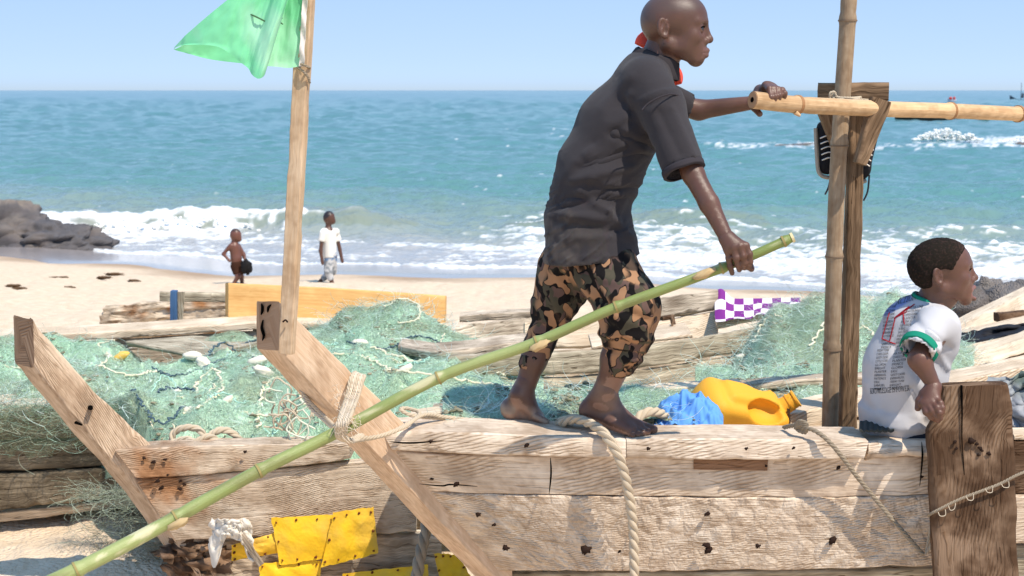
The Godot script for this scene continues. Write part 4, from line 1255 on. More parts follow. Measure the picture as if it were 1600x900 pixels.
func rudder_and_posts() -> void:
	var st := []
	for q in [[1473, 604, 1576, 601], [1469, 640, 1583, 640], [1450, 676, 1586, 676], [1453, 730, 1588, 730], [1458, 820, 1591, 820], [1464, 960, 1594, 960]]:
		var d: float = 3.858 - (q[1] - 604.0) * 0.00012
		var a := P(q[0], q[1], d)
		var b := P(q[2], q[3], d)
		st.append([a, b, b + Vector3(0.004, 0, -0.055), a + Vector3(0.004, 0, -0.055)])
	var t := thing("rudder_board", P(1525, 960, 3.8), "thick dark stained upright board with rounded corners beside the seated boy", "board")
	part("board", board(st, {"bevel": 0.012, "amp": 0.004, "chip": 5.0, "step": 0.02, "smooth": false, "tone": 0.3}), M.dark_wood, t)
	var g := Geo.new()
	tube(g, spline(pts([[1502, 602, 3.853], [1503, 640, 3.848], [1503, 690, 3.844], [1507, 742, 3.84]]), 20), func(u, _a): return 0.0028 * (1.0 - u) + 0.0008, 5)
	part("split", g.mesh(), M.black, t)
	for q in [[1518, 689, 1.6], [1526, 694, 1.0], [1531, 700, 0.9], [1534, 704, 0.9], [1545, 709, 0.9], [1529, 711, 0.9], [1492, 691, 0.9], [1494, 701, 1.0], [1533, 803, 1.0], [1517, 823, 1.2], [1500, 850, 1.1]]: nail_at(t, q[0], q[1], 3.841, q[2], "hole")
	# dry bamboo post
	var bam := wood(Color(0.73, 0.67, 0.59), "smooth", 0.25, 0.6, "grime")
	t = thing("bamboo_post", P(1297, 690, 4.37), "grey dry bamboo pole standing upright, lashed in front of the wooden post", "bamboo pole")
	g = Geo.new()
	var p := even(spline(pts([[1296, 730, 4.37], [1297, 660, 4.37], [1301, 500, 4.37], [1306, 330, 4.37], [1313, 200, 4.37], [1324, 40, 4.37], [1331, -90, 4.37]]), 60), 0.012)
	var nodes := [0.24, 0.415, 0.63, 0.86]
	tube(g, p, func(u, _a):
		var r: float = 0.0252 - 0.001 * u
		for n in nodes: r += 0.0035 * exp(-pow((u - n) / 0.006, 2.0)) - 0.0012 * exp(-pow((u - n - 0.012) / 0.008, 2.0))
		return r, 18)
	g.paint(func(pp, _n): return Color(1, 1, 1) * (0.86 + 0.3 * fast_noise.get_noise_3d(pp.x * 30, pp.y * 8, pp.z * 30)))
	part("culm", g.mesh(), bam, t)
	for n in nodes:
		g = Geo.new()
		var c := p[int(n * (p.size() - 1))]
		tube(g, PackedVector3Array([c - Vector3(0, 0.002, 0), c + Vector3(0, 0.002, 0)]), func(_u, _a): return 0.0287, 18)
		part("node_ring", g.mesh(), plain(Color(0.5, 0.42, 0.34), 0.8), t)
	# wooden post with its crutch head
	t = thing("crutch_post", P(1325, 690, 4.45), "weathered square wooden post with a forked head behind the bamboo post", "post")
	var pw := wood(Color(0.66, 0.56, 0.46), "old", 0.4)
	part("post", slanted(P(1322, 730, 4.45), P(1338, 156, 4.45), 0.052, 0.046, 0.05, 0.05, {"bevel": 0.005, "amp": 0.003, "chip": 3.0}), pw, t)
	part("head_beam", slanted(P(1278, 143, 4.44), P(1388, 143, 4.40), 0.052, 0.055, 0.06, 0.06, {"side": Vector3.UP, "bevel": 0.006, "amp": 0.004, "chip": 4.0}), pw, t)
	part("brace", slanted(P(1343, 256, 4.30), P(1376, 156, 4.31), 0.034, 0.062, 0.05, 0.05, {"bevel": 0.006, "amp": 0.003, "chip": 3.0}), pw, t)
	part("brace", slanted(P(1318, 258, 4.47), P(1284, 156, 4.46), 0.03, 0.05, 0.04, 0.04, {"bevel": 0.006, "amp": 0.003, "chip": 3.0}), pw, t)
	# bamboo rail resting in the fork
	t = thing("bamboo_rail", P(1310, 166, 4.3), "pale yellow dry bamboo resting across the forked post under the boy's hand", "bamboo pole")
	var bm := wood(Color(0.94, 0.83, 0.68), "smooth", 0.2, 0.5, "grime")
	g = Geo.new()
	var ctr := [[1176, 156, 4.06], [1238, 163, 4.12], [1310, 167, 4.22], [1400, 171, 4.36], [1478, 173, 4.48], [1592, 178, 4.68], [1660, 181, 4.8]]
	p = even(spline(pts(ctr), 60), 0.01)
	var at := [0.115, 0.59, 0.835]
	tube(g, p, func(u, _a):
		var r: float = 0.0245 - 0.002 * u
		for n in at: r += 0.004 * exp(-pow((u - n) / 0.007, 2.0)) - 0.0015 * exp(-pow((u - n - 0.013) / 0.009, 2.0))
		return r, 20)
	g.paint(func(pp, _n): return Color(1, 1, 1) * (0.9 + 0.25 * fast_noise.get_noise_3d(pp.x * 14, pp.y * 40, pp.z * 30)))
	part("culm", g.mesh(), bm, t)
	for n in at:
		g = Geo.new()
		var i := int(n * (p.size() - 1))
		tube(g, PackedVector3Array([p[i], p[i + 1]]), func(_u, _a): return 0.0277, 20)
		part("node_ring", g.mesh(), plain(Color(0.62, 0.45, 0.3), 0.7), t)
	var dir := (p[1] - p[0]).normalized()
	g = Geo.new()
	tube(g, PackedVector3Array([p[0] - dir * 0.0012, p[0]]), func(_u, _a): return 0.0225, 20)
	part("cut_end", g.mesh(), plain(Color(0.80, 0.62, 0.46), 0.8), t)
	g = Geo.new()
	tube(g, PackedVector3Array([p[0] - dir * 0.0022, p[0]]), func(_u, _a): return 0.0075, 12)
	part("hollow", g.mesh(), M.black, t)
	part("node_stub", slanted(P(1243, 176, 4.11), P(1250, 181, 4.11), 0.014, 0.008, 0.012, 0.008), bm, t)
	# twine at the crossing
	g = Geo.new()
	rope(g, pts([[1296, 152, 4.34], [1305, 146, 4.33], [1303, 155, 4.32], [1320, 155, 4.31], [1350, 156, 4.33], [1362, 158, 4.38]]), 0.004)
	rope(g, pts([[1298, 156, 4.33], [1297, 146, 4.32], [1304, 144, 4.32], [1309, 152, 4.32], [1330, 153, 4.31], [1345, 152, 4.38]]), 0.004)
	solo("twine", g.mesh(), M.rope, "thin twine knotted round the bamboo at the forked post", "rope")
	# shoes hung by their laces behind the post
	for k in 2:
		var base := P(1292, 228, 4.52) if k == 0 else P(1352, 238, 4.54)
		var tilt := Basis(Vector3.BACK, 0.12 if k == 0 else -0.2)
		t = thing("sneaker", base, "black and white canvas shoe hung by its laces, " + ("left of the bamboo post" if k == 0 else "peeping out right of the forked post"), "shoe", "pair of shoes hung on the post")
		var s := Sdf.new()
		s.cap(base + tilt * Vector3(0, 0.055, 0), base + tilt * Vector3(0, -0.045, 0), 0.027, 0.026, 0.02, Vector3.BACK, 1.3)
		s.ball(base + tilt * Vector3(-0.004, -0.06, 0), 0.03, 0.02)
		s.ell(base + tilt * Vector3(0.01, 0.09, 0), tilt, Vector3(0.02, 0.035, 0.02), 0.01, 1)
		g = Geo.new()
		s.mesh_into(g, 0.006)
		part("upper", g.mesh(), plain(Color(0.07, 0.07, 0.10), 0.85), t)
		g = Geo.new()
		tube(g, spline([base + tilt * Vector3(-0.032, 0.06, 0.01), base + tilt * Vector3(-0.036, -0.02, 0.012), base + tilt * Vector3(-0.034, -0.08, 0.012), base + tilt * Vector3(-0.004, -0.098, 0.012), base + tilt * Vector3(0.02, -0.085, 0.012)], 24), func(_u, _a): return 0.0065, 8)
		part("sole", g.mesh(), plain(Color(0.66, 0.63, 0.58), 0.8), t)
		for j in 5:
			g = Geo.new()
			tube(g, spline([base + tilt * Vector3(-0.026, -0.04 + j * 0.017, 0.034), base + tilt * Vector3(-0.006, -0.034 + j * 0.017, 0.044), base + tilt * Vector3(0.014, -0.04 + j * 0.017, 0.036)], 6), func(_u, _a): return 0.0022, 5)
			part("stitch", g.mesh(), plain(Color(0.9, 0.88, 0.85)), t)
		g = Geo.new()
		tube(g, spline([base + tilt * Vector3(0.0, 0.06, 0.03), base + Vector3(0.012, 0.10, 0.0), base + Vector3(0.02, 0.19, -0.02)], 12), func(_u, _a): return 0.003, 5)
		tube(g, spline([base + Vector3(0.01, -0.07, 0.02), base + Vector3(0.004, -0.12, 0.03), base + Vector3(-0.008, -0.15, 0.03)], 8), func(_u, _a): return 0.003, 5)
		part("lace", g.mesh(), plain(Color(0.25, 0.24, 0.25)), t)

func green_bamboo() -> void:
	var t := thing("bamboo_pole", P(560, 650, 3.8), "long freshly cut green bamboo pole slanting across the bow into the boy's hand", "bamboo pole")
	var ctr := [[60, 918, 3.44], [115, 893, 3.46], [240, 828, 3.56], [400, 738, 3.67], [525, 676, 3.755], [690, 588, 3.79], [840, 534, 3.80], [965, 479, 3.795], [1140, 414, 3.775], [1236, 372, 3.765]]
	var p := even(spline(pts(ctr), 120), 0.008)
	var along := PackedFloat32Array()
	for i in p.size(): along.append(float(i) / (p.size() - 1))
	var nodes := []
	for px in [122, 276, 408, 535, 688, 840, 966, 1128, 1228]:
		var best := 0
		var bd := 1e9
		for i in p.size():
			var q := p[i] - EYE
			q = view.inverse() * q
			var dx := absf(800.0 + q.x / -q.z * FOCAL - px)
			if dx < bd:
				bd = dx
				best = i
		nodes.append(best)
	var n := p.size() - 1
	var g := Geo.new()
	tube(g, p, func(u, _a):
		var r: float = lerpf(0.0198, 0.0124, pow(u, 0.85))
		for k in nodes:
			var s: float = (u * n - k) * 0.008
			r += 0.0026 * exp(-pow(s / 0.008, 2.0)) - 0.001 * exp(-pow((s - 0.016) / 0.01, 2.0))
		return r, 20)
	var look := func(pp: Vector3, _n):
		var w := fast_noise.get_noise_3d(pp.x * 12, pp.y * 12, pp.z * 12)
		var sc := fast_noise.get_noise_3d(pp.x * 26 + pp.y * 10, (pp.y - pp.x * 0.42) * 160, pp.z * 140)
		var c := Color(0.205, 0.26, 0.065).lerp(Color(0.32, 0.365, 0.13), clampf(0.45 + w * 1.2 - pp.x * 0.25, 0, 1))
		c = c.lerp(Color(0.58, 0.54, 0.32), smoothstep(0.20, 0.36, sc) * 0.85)
		return c.lerp(Color(0.20, 0.20, 0.07), smoothstep(0.22, 0.4, -sc) * 0.6)
	g.paint(look)
	part("culm", g.mesh(), tinted(0.38, 0.5, "grain", 10.0, 0.1), t)
	for k in nodes:
		g = Geo.new()
		var i: int = k
		var r := lerpf(0.0198, 0.0124, pow(float(i) / n, 0.85)) + 0.0034
		tube(g, PackedVector3Array([p[maxi(i - 1, 0)], p[mini(i, n)].lerp(p[maxi(i - 1, 0)], 0.3)]), func(_u, _a): return r, 18)
		part("node_ring", g.mesh(), plain(Color(0.60, 0.54, 0.34), 0.8), t)
	# branch scars scraped pale at some nodes
	for q in [[278, 819, 3.555], [538, 660, 3.735], [842, 541, 3.775], [1100, 428, 3.765]]:
		g = Geo.new()
		lump(g, P(q[0], q[1], q[2]), Vector3(0.03, 0.010, 0.012), 0.5, 1.5, q[0], 14, 8, Basis(Vector3.BACK, 0.45))
		part("branch_scar", g.mesh(), plain(Color(0.74, 0.64, 0.47), 0.85), t)
	var e := (p[n] - p[n - 1]).normalized()
	g = Geo.new()
	tube(g, PackedVector3Array([p[n], p[n] + e * 0.007]), func(_u, _a): return 0.0135, 18)
	part("cut_end", g.mesh(), plain(Color(0.86, 0.80, 0.62), 0.8), t)

func flag_and_pole() -> void:
	var t := thing("flag_pole", P(449, 552, 3.86), "square wooden pole nailed upright to the head of the raked stem", "pole")
	part("pole", slanted(P(448, 552, 3.865), P(485, -130, 3.885), 0.040, 0.044, 0.032, 0.032, {"bevel": 0.004, "amp": 0.002, "chip": 3.0, "step": 0.02, "side": Vector3(1, 0, 0.25)}), M.pole_wood, t)
	var nl := Geo.new()
	tube(nl, spline(pts([[449, 503, 3.842], [446, 500, 3.83], [442, 503, 3.83]]), 6), func(_u, _a): return 0.0025, 6)
	part("bent_nail", nl.mesh(), M.nail, t)
	# the flag: one sheet, folded over at the fly and once more along the middle
	var low := [[378, 99, 4.0], [330, 93, 4.02], [295, 84, 3.99], [272, 77, 3.93], [283, 71, 3.87], [310, 70, 3.83], [340, 73, 3.815], [362, 86, 3.82], [378, 99, 3.82], [388, 107, 3.815], [394, 117, 3.79], [404, 123, 3.775], [413, 118, 3.785], [415, 108, 3.815], [408, 102, 3.85], [412, 103, 3.87], [430, 104, 3.872], [452, 106, 3.865], [472, 103, 3.86]]
	var path := spline(pts(low), 180)
	var tip := P(272, 77, 3.93)
	var top := P(486, -92, 3.87)
	var axis := (P(462, -100, 3.83) - P(400, 108, 3.83)).normalized()
	var mast := (P(485, -130, 3.87) - P(472, 103, 3.86)).normalized()
	var span := func(b: Vector3, ax: Vector3):   # how far up the sheet reaches from a point of its lower edge
		var line := top - tip
		var q := b - tip
		return maxf(0.0, (line.x * -q.y + line.y * q.x) / (line.x * ax.y - line.y * ax.x)) + 0.001
	var g := Geo.new()
	sheet(g, 180, 36, func(u, v):
		var b: Vector3 = path[roundi(u * 180)]
		var ax := axis.lerp(mast, smoothstep(0.80, 0.97, u)).normalized()
		var l: float = span.call(b, ax)
		var y: float = l * v
		var flat := Vector3(0, 0, (fast_noise.get_noise_2d(u * 90, y * 60) * 0.006 + fast_noise.get_noise_2d(u * 330, y * 120) * 0.0025 + bump_noise.get_noise_2d(u * 120, y * 20) * 0.008) * smoothstep(0, 0.05, v))
		return b + ax * y + flat, 0.0008)
	var fm := StandardMaterial3D.new()
	fm.vertex_color_use_as_albedo = true
	fm.roughness = 0.85
	fm.metallic_specular = 0.3
	fm.backlight_enabled = true
	fm.backlight = Color(0.28, 0.32, 0.28)
	fm.cull_mode = BaseMaterial3D.CULL_DISABLED
	g.paint(func(pp, _n):
		var w := fast_noise.get_noise_3d(pp.x * 26, pp.y * 26 + pp.x * 20, 4.0)
		var c := Color(0.22, 0.70, 0.38).lerp(Color(0.62, 0.92, 0.72), clampf(0.35 + w * 2.0, 0, 1))
		return c)
	var f := thing("flag", P(472, 100, 3.86), "bright green plastic flag blown to a folded point on the wooden pole", "flag")
	part("cloth", g.mesh(), fm, f)
	g = Geo.new()
	sheet(g, 4, 40, func(u, v): return P(467 + u * 8 + 12 * v + 2 * fast_noise.get_noise_1d(v * 60), 104 - v * 220, 3.850 + 0.004 * sin(u * 3 + v * 30)), 0.0012)
	part("hem", g.mesh(), plain(Color(0.85, 0.82, 0.80), 0.85), f, "off-white hem at the pole")
	g = Geo.new()
	lump(g, P(350, 41, 3.845), Vector3(0.014, 0.0065, 0.0015), 0.3, 1.5, 3.0, 14, 8, Basis(Vector3.BACK, 0.4))
	part("patch", g.mesh(), plain(Color(0.95, 0.96, 0.95), 0.6), f, "small white patch at the upper edge")
	g = Geo.new()
	tube(g, spline(pts([[386, 20, 3.828], [400, 26, 3.812], [414, 33, 3.81]]), 8), func(_u, _a): return 0.0022, 5)
	tube(g, spline(pts([[441, 28, 3.80], [436, 32, 3.796], [442, 38, 3.80]]), 8), func(_u, _a): return 0.0018, 5)
	part("tear", g.mesh(), plain(Color(0.25, 0.38, 0.26), 0.8), f)
	g = Geo.new()
	rope(g, pts([[470, 100, 3.85], [478, 103, 3.84], [484, 106, 3.87], [476, 108, 3.9], [466, 106, 3.86], [474, 112, 3.845], [481, 120, 3.85], [484, 130, 3.86]]), 0.0035)
	solo("cord", g.mesh(), M.rope_grey, "frayed cord tying the lower corner of the green flag to its pole", "rope")

# ---------------------------------------------------------------- nets, ropes and soft things
func curl_meshes(r: float) -> Array:
	var out := []
	var q := RandomNumberGenerator.new()
	q.seed = 77
	for k in 5:
		var p := []
		var at := Vector3.ZERO
		var dir := Vector3(q.randf_range(-1, 1), q.randf_range(-0.2, 0.4), q.randf_range(-1, 1)).normalized()
		var axis := Vector3(q.randf_range(-0.5, 0.5), 1, q.randf_range(-0.5, 0.5)).normalized()
		for i in 6:
			p.append(at)
			at += dir * 0.028
			dir = dir.rotated(axis, q.randf_range(0.1, 0.75)).normalized()
			dir.y += q.randf_range(-0.15, 0.2)
		var g := Geo.new()
		tube(g, spline(p, 10), func(_u, _a): return r, 3, false)
		out.append(g.mesh())
	return out

func strands(parent: Node, f: Callable, n: int, lift: float, tones: Array, r := 0.0006, size := 0.8) -> void:
	var ms := curl_meshes(r)
	var m := StandardMaterial3D.new()
	m.vertex_color_use_as_albedo = true
	m.roughness = 0.6
	for k in ms.size():
		var mm := MultiMesh.new()
		mm.transform_format = MultiMesh.TRANSFORM_3D
		mm.use_colors = true
		mm.mesh = ms[k]
		mm.instance_count = n / ms.size()
		for i in mm.instance_count:
			var p: Vector3 = f.call(rng.randf(), rng.randf())
			var b := Basis(Vector3.UP, rng.randf() * TAU) * Basis(Vector3.RIGHT, rng.randf_range(-0.5, 0.5))
			mm.set_instance_transform(i, Transform3D(b.scaled(Vector3.ONE * size * rng.randf_range(0.5, 1.5)), p + Vector3(0, lift * (rng.randf() * rng.randf()) - 0.004, 0)))
			var c: Color = tones[rng.randi() % tones.size()]
			mm.set_instance_color(i, c * rng.randf_range(0.8, 1.1))
		var o := MultiMeshInstance3D.new()
		o.multimesh = mm
		o.material_override = m
		o.name = numbered("strands", parent)
		o.set_meta("kind", "stuff")
		parent.add_child(o, true)
		o.position -= (parent as Node3D).position

const MINT := [Color(0.68, 0.88, 0.79), Color(0.62, 0.84, 0.74), Color(0.76, 0.92, 0.85), Color(0.58, 0.78, 0.69), Color(0.86, 0.95, 0.91), Color(0.26, 0.28, 0.20)]

func net_heap(called: String, label: String, x0: float, x1: float, f: Callable, nu: int, nv: int, n: int, size: Vector2, lift := 0.05, kind := "net") -> Node3D:   # f(px, v): a point of the heap's surface
	var at: Vector3 = f.call((x0 + x1) * 0.5, 0.5)
	var t := thing(called, Vector3(at.x, at.y - 0.3, at.z), label, "fishing net", "fishing nets piled in the boats")
	var ff := func(u, v): return f.call(lerpf(x0, x1, u), v)
	var g := Geo.new()
	grid(g, nu, nv, ff, size, Color.WHITE, true)
	var tone := func(p: Vector3, _n):
		var w := bump_noise.get_noise_3d(p.x * 26, p.y * 20, p.z * 26)
		var w2 := fast_noise.get_noise_3d(p.x * 30, p.y * 30, p.z * 30)
		var c := Color(0.98, 1.0, 0.98).lerp(Color(0.80, 0.94, 0.88), clampf(0.25 + w * 1.1 + w2 * 0.5, 0, 1))
		var dirt := smoothstep(0.06, 0.30, fast_noise.get_noise_3d(p.x * 13 + 40, p.y * 10, p.z * 13) + w2 * 0.35)
		return c.lerp(Color(0.66, 0.58, 0.47), dirt * 0.6)
	g.paint(tone)
	var o := part("netting", g.mesh(), M[kind], t)
	o.set_meta("kind", "stuff")
	for k in 3:
		var l := Geo.new()
		grid(l, nu / 2, nv / 2, func(u, v):
			var p: Vector3 = ff.call(u, v)
			return p + Vector3(0, lift * (0.18 + 0.3 * k) * (0.6 + 1.2 * absf(bump_noise.get_noise_3d(p.x * 50 + k * 70, p.z * 50, k * 9.0))) * smoothstep(0.0, 0.12, v), 0.004 * k), size * (1.17 + 0.23 * k) , Color.WHITE, true)
		l.paint(tone)
		o = part("loose_netting", l.mesh(), M[kind + "_open"], t)
		o.set_meta("kind", "stuff")
	debris(t, ff, n / 3)
	strands(t, ff, n, lift, MINT if kind == "net" else [Color(0.42, 0.42, 0.34), Color(0.3, 0.33, 0.25), Color(0.55, 0.55, 0.45), Color(0.12, 0.12, 0.09)])
	return t

func debris(parent: Node, f: Callable, n: int) -> void:   # weed and bits of bark caught in the mesh
	var g := Geo.new()
	lump(g, Vector3.ZERO, Vector3(0.012, 0.0035, 0.006), 0.7, 1.5, 3.0, 7, 5)
	var mm := MultiMesh.new()
	mm.transform_format = MultiMesh.TRANSFORM_3D
	mm.use_colors = true
	mm.mesh = g.mesh()
	mm.instance_count = n
	var i := 0
	var tries := 0
	while i < n:
		var u := rng.randf()
		var v := rng.randf()
		tries += 1
		var p: Vector3 = f.call(u, v)
		if tries < n * 6 and fast_noise.get_noise_3d(p.x * 38, 5.0, p.z * 38) < 0.12: continue
		mm.set_instance_transform(i, Transform3D(Basis(Vector3.UP, rng.randf() * TAU).scaled(Vector3.ONE * rng.randf_range(0.4, 1.5)), p + Vector3(0, rng.randf() * 0.02, 0)))
		mm.set_instance_color(i, Color(0.16, 0.15, 0.09).lerp(Color(0.34, 0.30, 0.20), rng.randf()))
		i += 1
	var m := StandardMaterial3D.new()
	m.vertex_color_use_as_albedo = true
	m.roughness = 0.9
	var o := MultiMeshInstance3D.new()
	o.multimesh = mm
	o.material_override = m
	o.name = numbered("weed", parent)
	o.set_meta("kind", "stuff")
	parent.add_child(o, true)
	o.position -= (parent as Node3D).position

func at_px(px: float, d: float, y: float) -> Vector3: return Vector3((px - 800.0) / FOCAL * d * 1.005, y, -d)

func cord(parent: Node, list: Array, r: float, m: Material) -> void:
	var g := Geo.new()
	var p := even(spline(pts(list), list.size() * 10), 0.008)
	for i in p.size(): p[i] += Vector3(fast_noise.get_noise_2d(i * 2.2, list[0][0]) * 0.012, fast_noise.get_noise_2d(i * 2.2, list[0][0] + 60.0) * 0.012, 0)
	tube(g, p, func(_u, _a): return r, 6)
	part("cord", g.mesh(), m, parent)

func drop_cord(parent: Node, f: Callable, list: Array, r: float, m: Material) -> void:   # a cord lying on a heap; list of [px, v]
	var g := Geo.new()
	var q := []
	for e in list: q.append(f.call(e[0], e[1]) + Vector3(0, 0.02 + r, 0.01))
	var p := even(spline(q, q.size() * 10), 0.01)
	for i in p.size(): p[i] += Vector3(fast_noise.get_noise_2d(i * 3.0, list[0][0]) * 0.02, absf(fast_noise.get_noise_2d(i * 3.0, list[0][0] + 60.0)) * 0.02, 0)
	tube(g, p, func(_u, _a): return r, 6)
	part("cord", g.mesh(), m, parent)

func nets() -> void:
	var cream := plain(Color(0.88, 0.85, 0.74), 0.85, 0.2)
	var blue := plain(Color(0.30, 0.38, 0.42), 0.8, 0.2)
	var mint_cord := plain(Color(0.70, 0.86, 0.78), 0.8, 0.2)
	var foam := plain(Color(0.88, 0.85, 0.78), 0.85, 0.2)
	# the big heap between the boats
	var big := func(px: float, v: float):
		var front := lerpf(5.66, 5.0, smoothstep(130.0, 250.0, px)) + 0.25 * smoothstep(560.0, 680.0, px)
		var d := lerpf(front, 6.98, v)
		var x := (px - 800.0) / FOCAL * d
		var y := 0.405 + 0.06 * bump_noise.get_noise_2d(x * 42, d * 42) + 0.03 * fast_noise.get_noise_2d(x * 34, d * 34) + 0.012 * fast_noise.get_noise_2d(x * 90, d * 90)
		var wx := x + 0.25 * bump_noise.get_noise_2d(x * 30 + 70, d * 30)
		y += 0.05 * pow(maxf(0.0, 1.0 - absf(fast_noise.get_noise_2d(wx * 9 + d * 5, d * 22 - wx * 6)) * 3.0), 1.5)
		y += 0.09 * smoothstep(260.0, 420.0, px) * exp(-pow((d - 5.9) / 0.5, 2.0))
		y += 0.07 * smoothstep(470.0, 560.0, px) * smoothstep(0.5, 0.9, v)
		y -= 0.22 * exp(-pow((px - 245.0) / 45.0, 2.0)) * smoothstep(6.25, 6.6, d)
		y -= 0.10 * smoothstep(680.0, 800.0, px)
		y -= 0.30 * pow(1.0 - smoothstep(0.0, 0.09, v), 2.0)
		return at_px(px, d, y)
	var t := net_heap("fishing_net", "wide heap of mint green fishing net strewn with floats between the raked stems", -170, 850, big, 190, 60, 4200, Vector2(5.2, 2.0), 0.03)
	for c in [[[-40, 0.55], [20, 0.45], [60, 0.52]], [[140, 0.35], [165, 0.5], [160, 0.8], [150, 0.92], [175, 0.9]], [[150, 0.28], [180, 0.34], [205, 0.42], [240, 0.55]], [[280, 0.16], [330, 0.2], [385, 0.14], [460, 0.1]], [[580, 0.6], [640, 0.5], [690, 0.62], [740, 0.5]], [[450, 0.5], [520, 0.42], [560, 0.5], [610, 0.35]], [[300, 0.1], [340, 0.3], [330, 0.45], [300, 0.4], [310, 0.2]], [[395, 0.08], [410, 0.3], [450, 0.34], [470, 0.15]], [[600, 0.3], [680, 0.2], [760, 0.3], [830, 0.25]]]:
		drop_cord(t, big, c, 0.0045, cream)
	for c in [[[233, 0.58], [262, 0.5], [300, 0.52], [350, 0.6], [400, 0.55]], [[310, 0.7], [345, 0.82], [370, 0.8], [385, 0.7]], [[200, 0.3], [205, 0.15], [240, 0.1], [280, 0.2]], [[360, 0.9], [390, 0.97], [420, 0.95]], [[540, 0.7], [600, 0.66], [650, 0.75], [720, 0.7]], [[240, 0.25], [260, 0.38], [300, 0.3]]]:
		drop_cord(t, big, c, 0.004, blue)
	for k in 26: drop_cord(t, big, [[200 + k * 24 % 640, fposmod(k * 0.37, 0.85)], [225 + k * 24 % 640, fposmod(k * 0.37, 0.85) + 0.1], [250 + k * 24 % 640, fposmod(k * 0.37, 0.85) + 0.02], [262 + k * 24 % 640, fposmod(k * 0.37, 0.85) + 0.09]], 0.0025, mint_cord if k % 3 else cream)
	for q in [[182, 0.55, 0.035, 1], [264, 0.42, 0.03, 0], [297, 0.62, 0.035, 0], [318, 0.58, 0.045, 0], [345, 0.2, 0.03, 0], [395, 0.62, 0.03, 0], [400, 0.52, 0.04, 0], [408, 0.36, 0.035, 0], [630, 0.34, 0.035, 0], [292, 0.2, 0.03, 0], [520, 0.25, 0.028, 0], [560, 0.72, 0.03, 0], [725, 0.55, 0.028, 0]]:
		var g := Geo.new()
		lump(g, big.call(q[0], q[1]) + Vector3(0, 0.025, 0.01), Vector3(q[2] * 1.25, q[2] * 0.55, q[2] * 0.7), 0.35, 1.2, q[0], 14, 9, Basis(Vector3.BACK, rng.randf_range(-0.9, 0.9)))
		part("float", g.mesh(), plain(Color(0.90, 0.74, 0.38), 0.8, 0.2) if q[3] else foam, t)
	# wisps blown up over the gunwale
	var wisp := func(px: float, v: float):
		var d := lerpf(6.7, 7.35, v)
		var x := (px - 600.0) / 100.0
		return at_px(px, d, 0.40 + (0.20 * exp(-pow((px - 625.0) / 62.0, 2.0)) + 0.13 * exp(-pow((px - 540.0) / 40.0, 2.0))) * sin(PI * clampf(v, 0.02, 0.98)) + 0.02 * fast_noise.get_noise_2d(px * 0.8, v * 60))
	t = net_heap("fishing_net", "thin tuft of pale green net blown up against the tan plank", 480, 705, wisp, 50, 24, 1500, Vector2(1.2, 0.6), 0.045)
	drop_cord(t, wisp, [[600, 0.4], [630, 0.62], [655, 0.5], [650, 0.25], [620, 0.2]], 0.004, cream)
	# mound behind the bamboo post
	var mound := func(px: float, v: float):
		var d := lerpf(5.35, 6.75, v)
		var e := exp(-pow((px - 1330.0) / 160.0, 6.0))
		var x := (px - 800.0) / FOCAL * d
		var y := 0.42 + 0.265 * e * (1.0 + 0.25 * bump_noise.get_noise_2d(px * 0.25, v * 6)) * pow(sin(PI * 0.5 * clampf(v / 0.62, 0, 1)), 0.8) * (1.0 - 0.5 * smoothstep(0.7, 1.0, v)) + 0.09 * (1.0 - v) * e
		y += 0.03 * bump_noise.get_noise_2d(x * 50, d * 50) + 0.022 * fast_noise.get_noise_2d(x * 40, d * 40)
		return at_px(px, d, y)
	t = net_heap("fishing_net", "rounded mound of light green net behind the two upright posts", 1150, 1530, mound, 90, 50, 3200, Vector2(2.4, 1.7), 0.045)
	for c in [[[1270, 0.2], [1300, 0.35], [1310, 0.6], [1290, 0.7]], [[1335, 0.2], [1350, 0.28], [1372, 0.22]], [[1180, 0.5], [1200, 0.56], [1225, 0.5]]]: drop_cord(t, mound, c, 0.004, cream)
	for q in [[1163, 0.5, 0.022]]:
		var g := Geo.new()
		lump(g, mound.call(q[0], q[1]) + Vector3(0, 0.03, 0.01), Vector3(q[2] * 1.25, q[2] * 0.55, q[2] * 0.7), 0.35, 1.2, q[0], 14, 9)
		part("float", g.mesh(), foam, t)
	# net lying in the new boat
	var inner := func(px: float, v: float):
		var d := lerpf(4.18, 4.62, v)
		var x := (px - 800.0) / FOCAL * d
		return at_px(px, d, 0.665 + 0.035 * bump_noise.get_noise_2d(x * 60, d * 60) + 0.02 * fast_noise.get_noise_2d(x * 50, d * 50) + 0.02 * v)
	t = net_heap("fishing_net", "flat bed of green net in the new boat behind the boy's bare feet", 690, 1090, inner, 80, 26, 900, Vector2(1.2, 0.7), 0.02)
	inner = func(px: float, v: float):
		var d := lerpf(4.62, 5.2, v)
		var x := (px - 800.0) / FOCAL * d
		return at_px(px, d, 0.60 + 0.04 * bump_noise.get_noise_2d(x * 60, d * 60) + 0.02 * fast_noise.get_noise_2d(x * 50, d * 50) + 0.03 * v)
	net_heap("fishing_net", "strip of green net lying beyond the yellow can", 1090, 1300, inner, 60, 26, 800, Vector2(1.0, 0.7), 0.025)
	# net hung over the dark hull
	var drape := func(px: float, v: float):
		var x := px * 0.05
		var bottom := 702.0 + 16.0 * sin(px * 0.03) + 34.0 * fast_noise.get_noise_1d(px * 0.25)
		return P(px, lerpf(632.0, bottom, v), 5.535 - 0.02 * sin(v * PI) + 0.012 * fast_noise.get_noise_2d(px * 1.2, v * 60))
	t = thing("fishing_net", P(60, 740, 5.5), "grey-green net hung like a curtain over the dark weathered hull", "fishing net", "fishing nets piled in the boats")
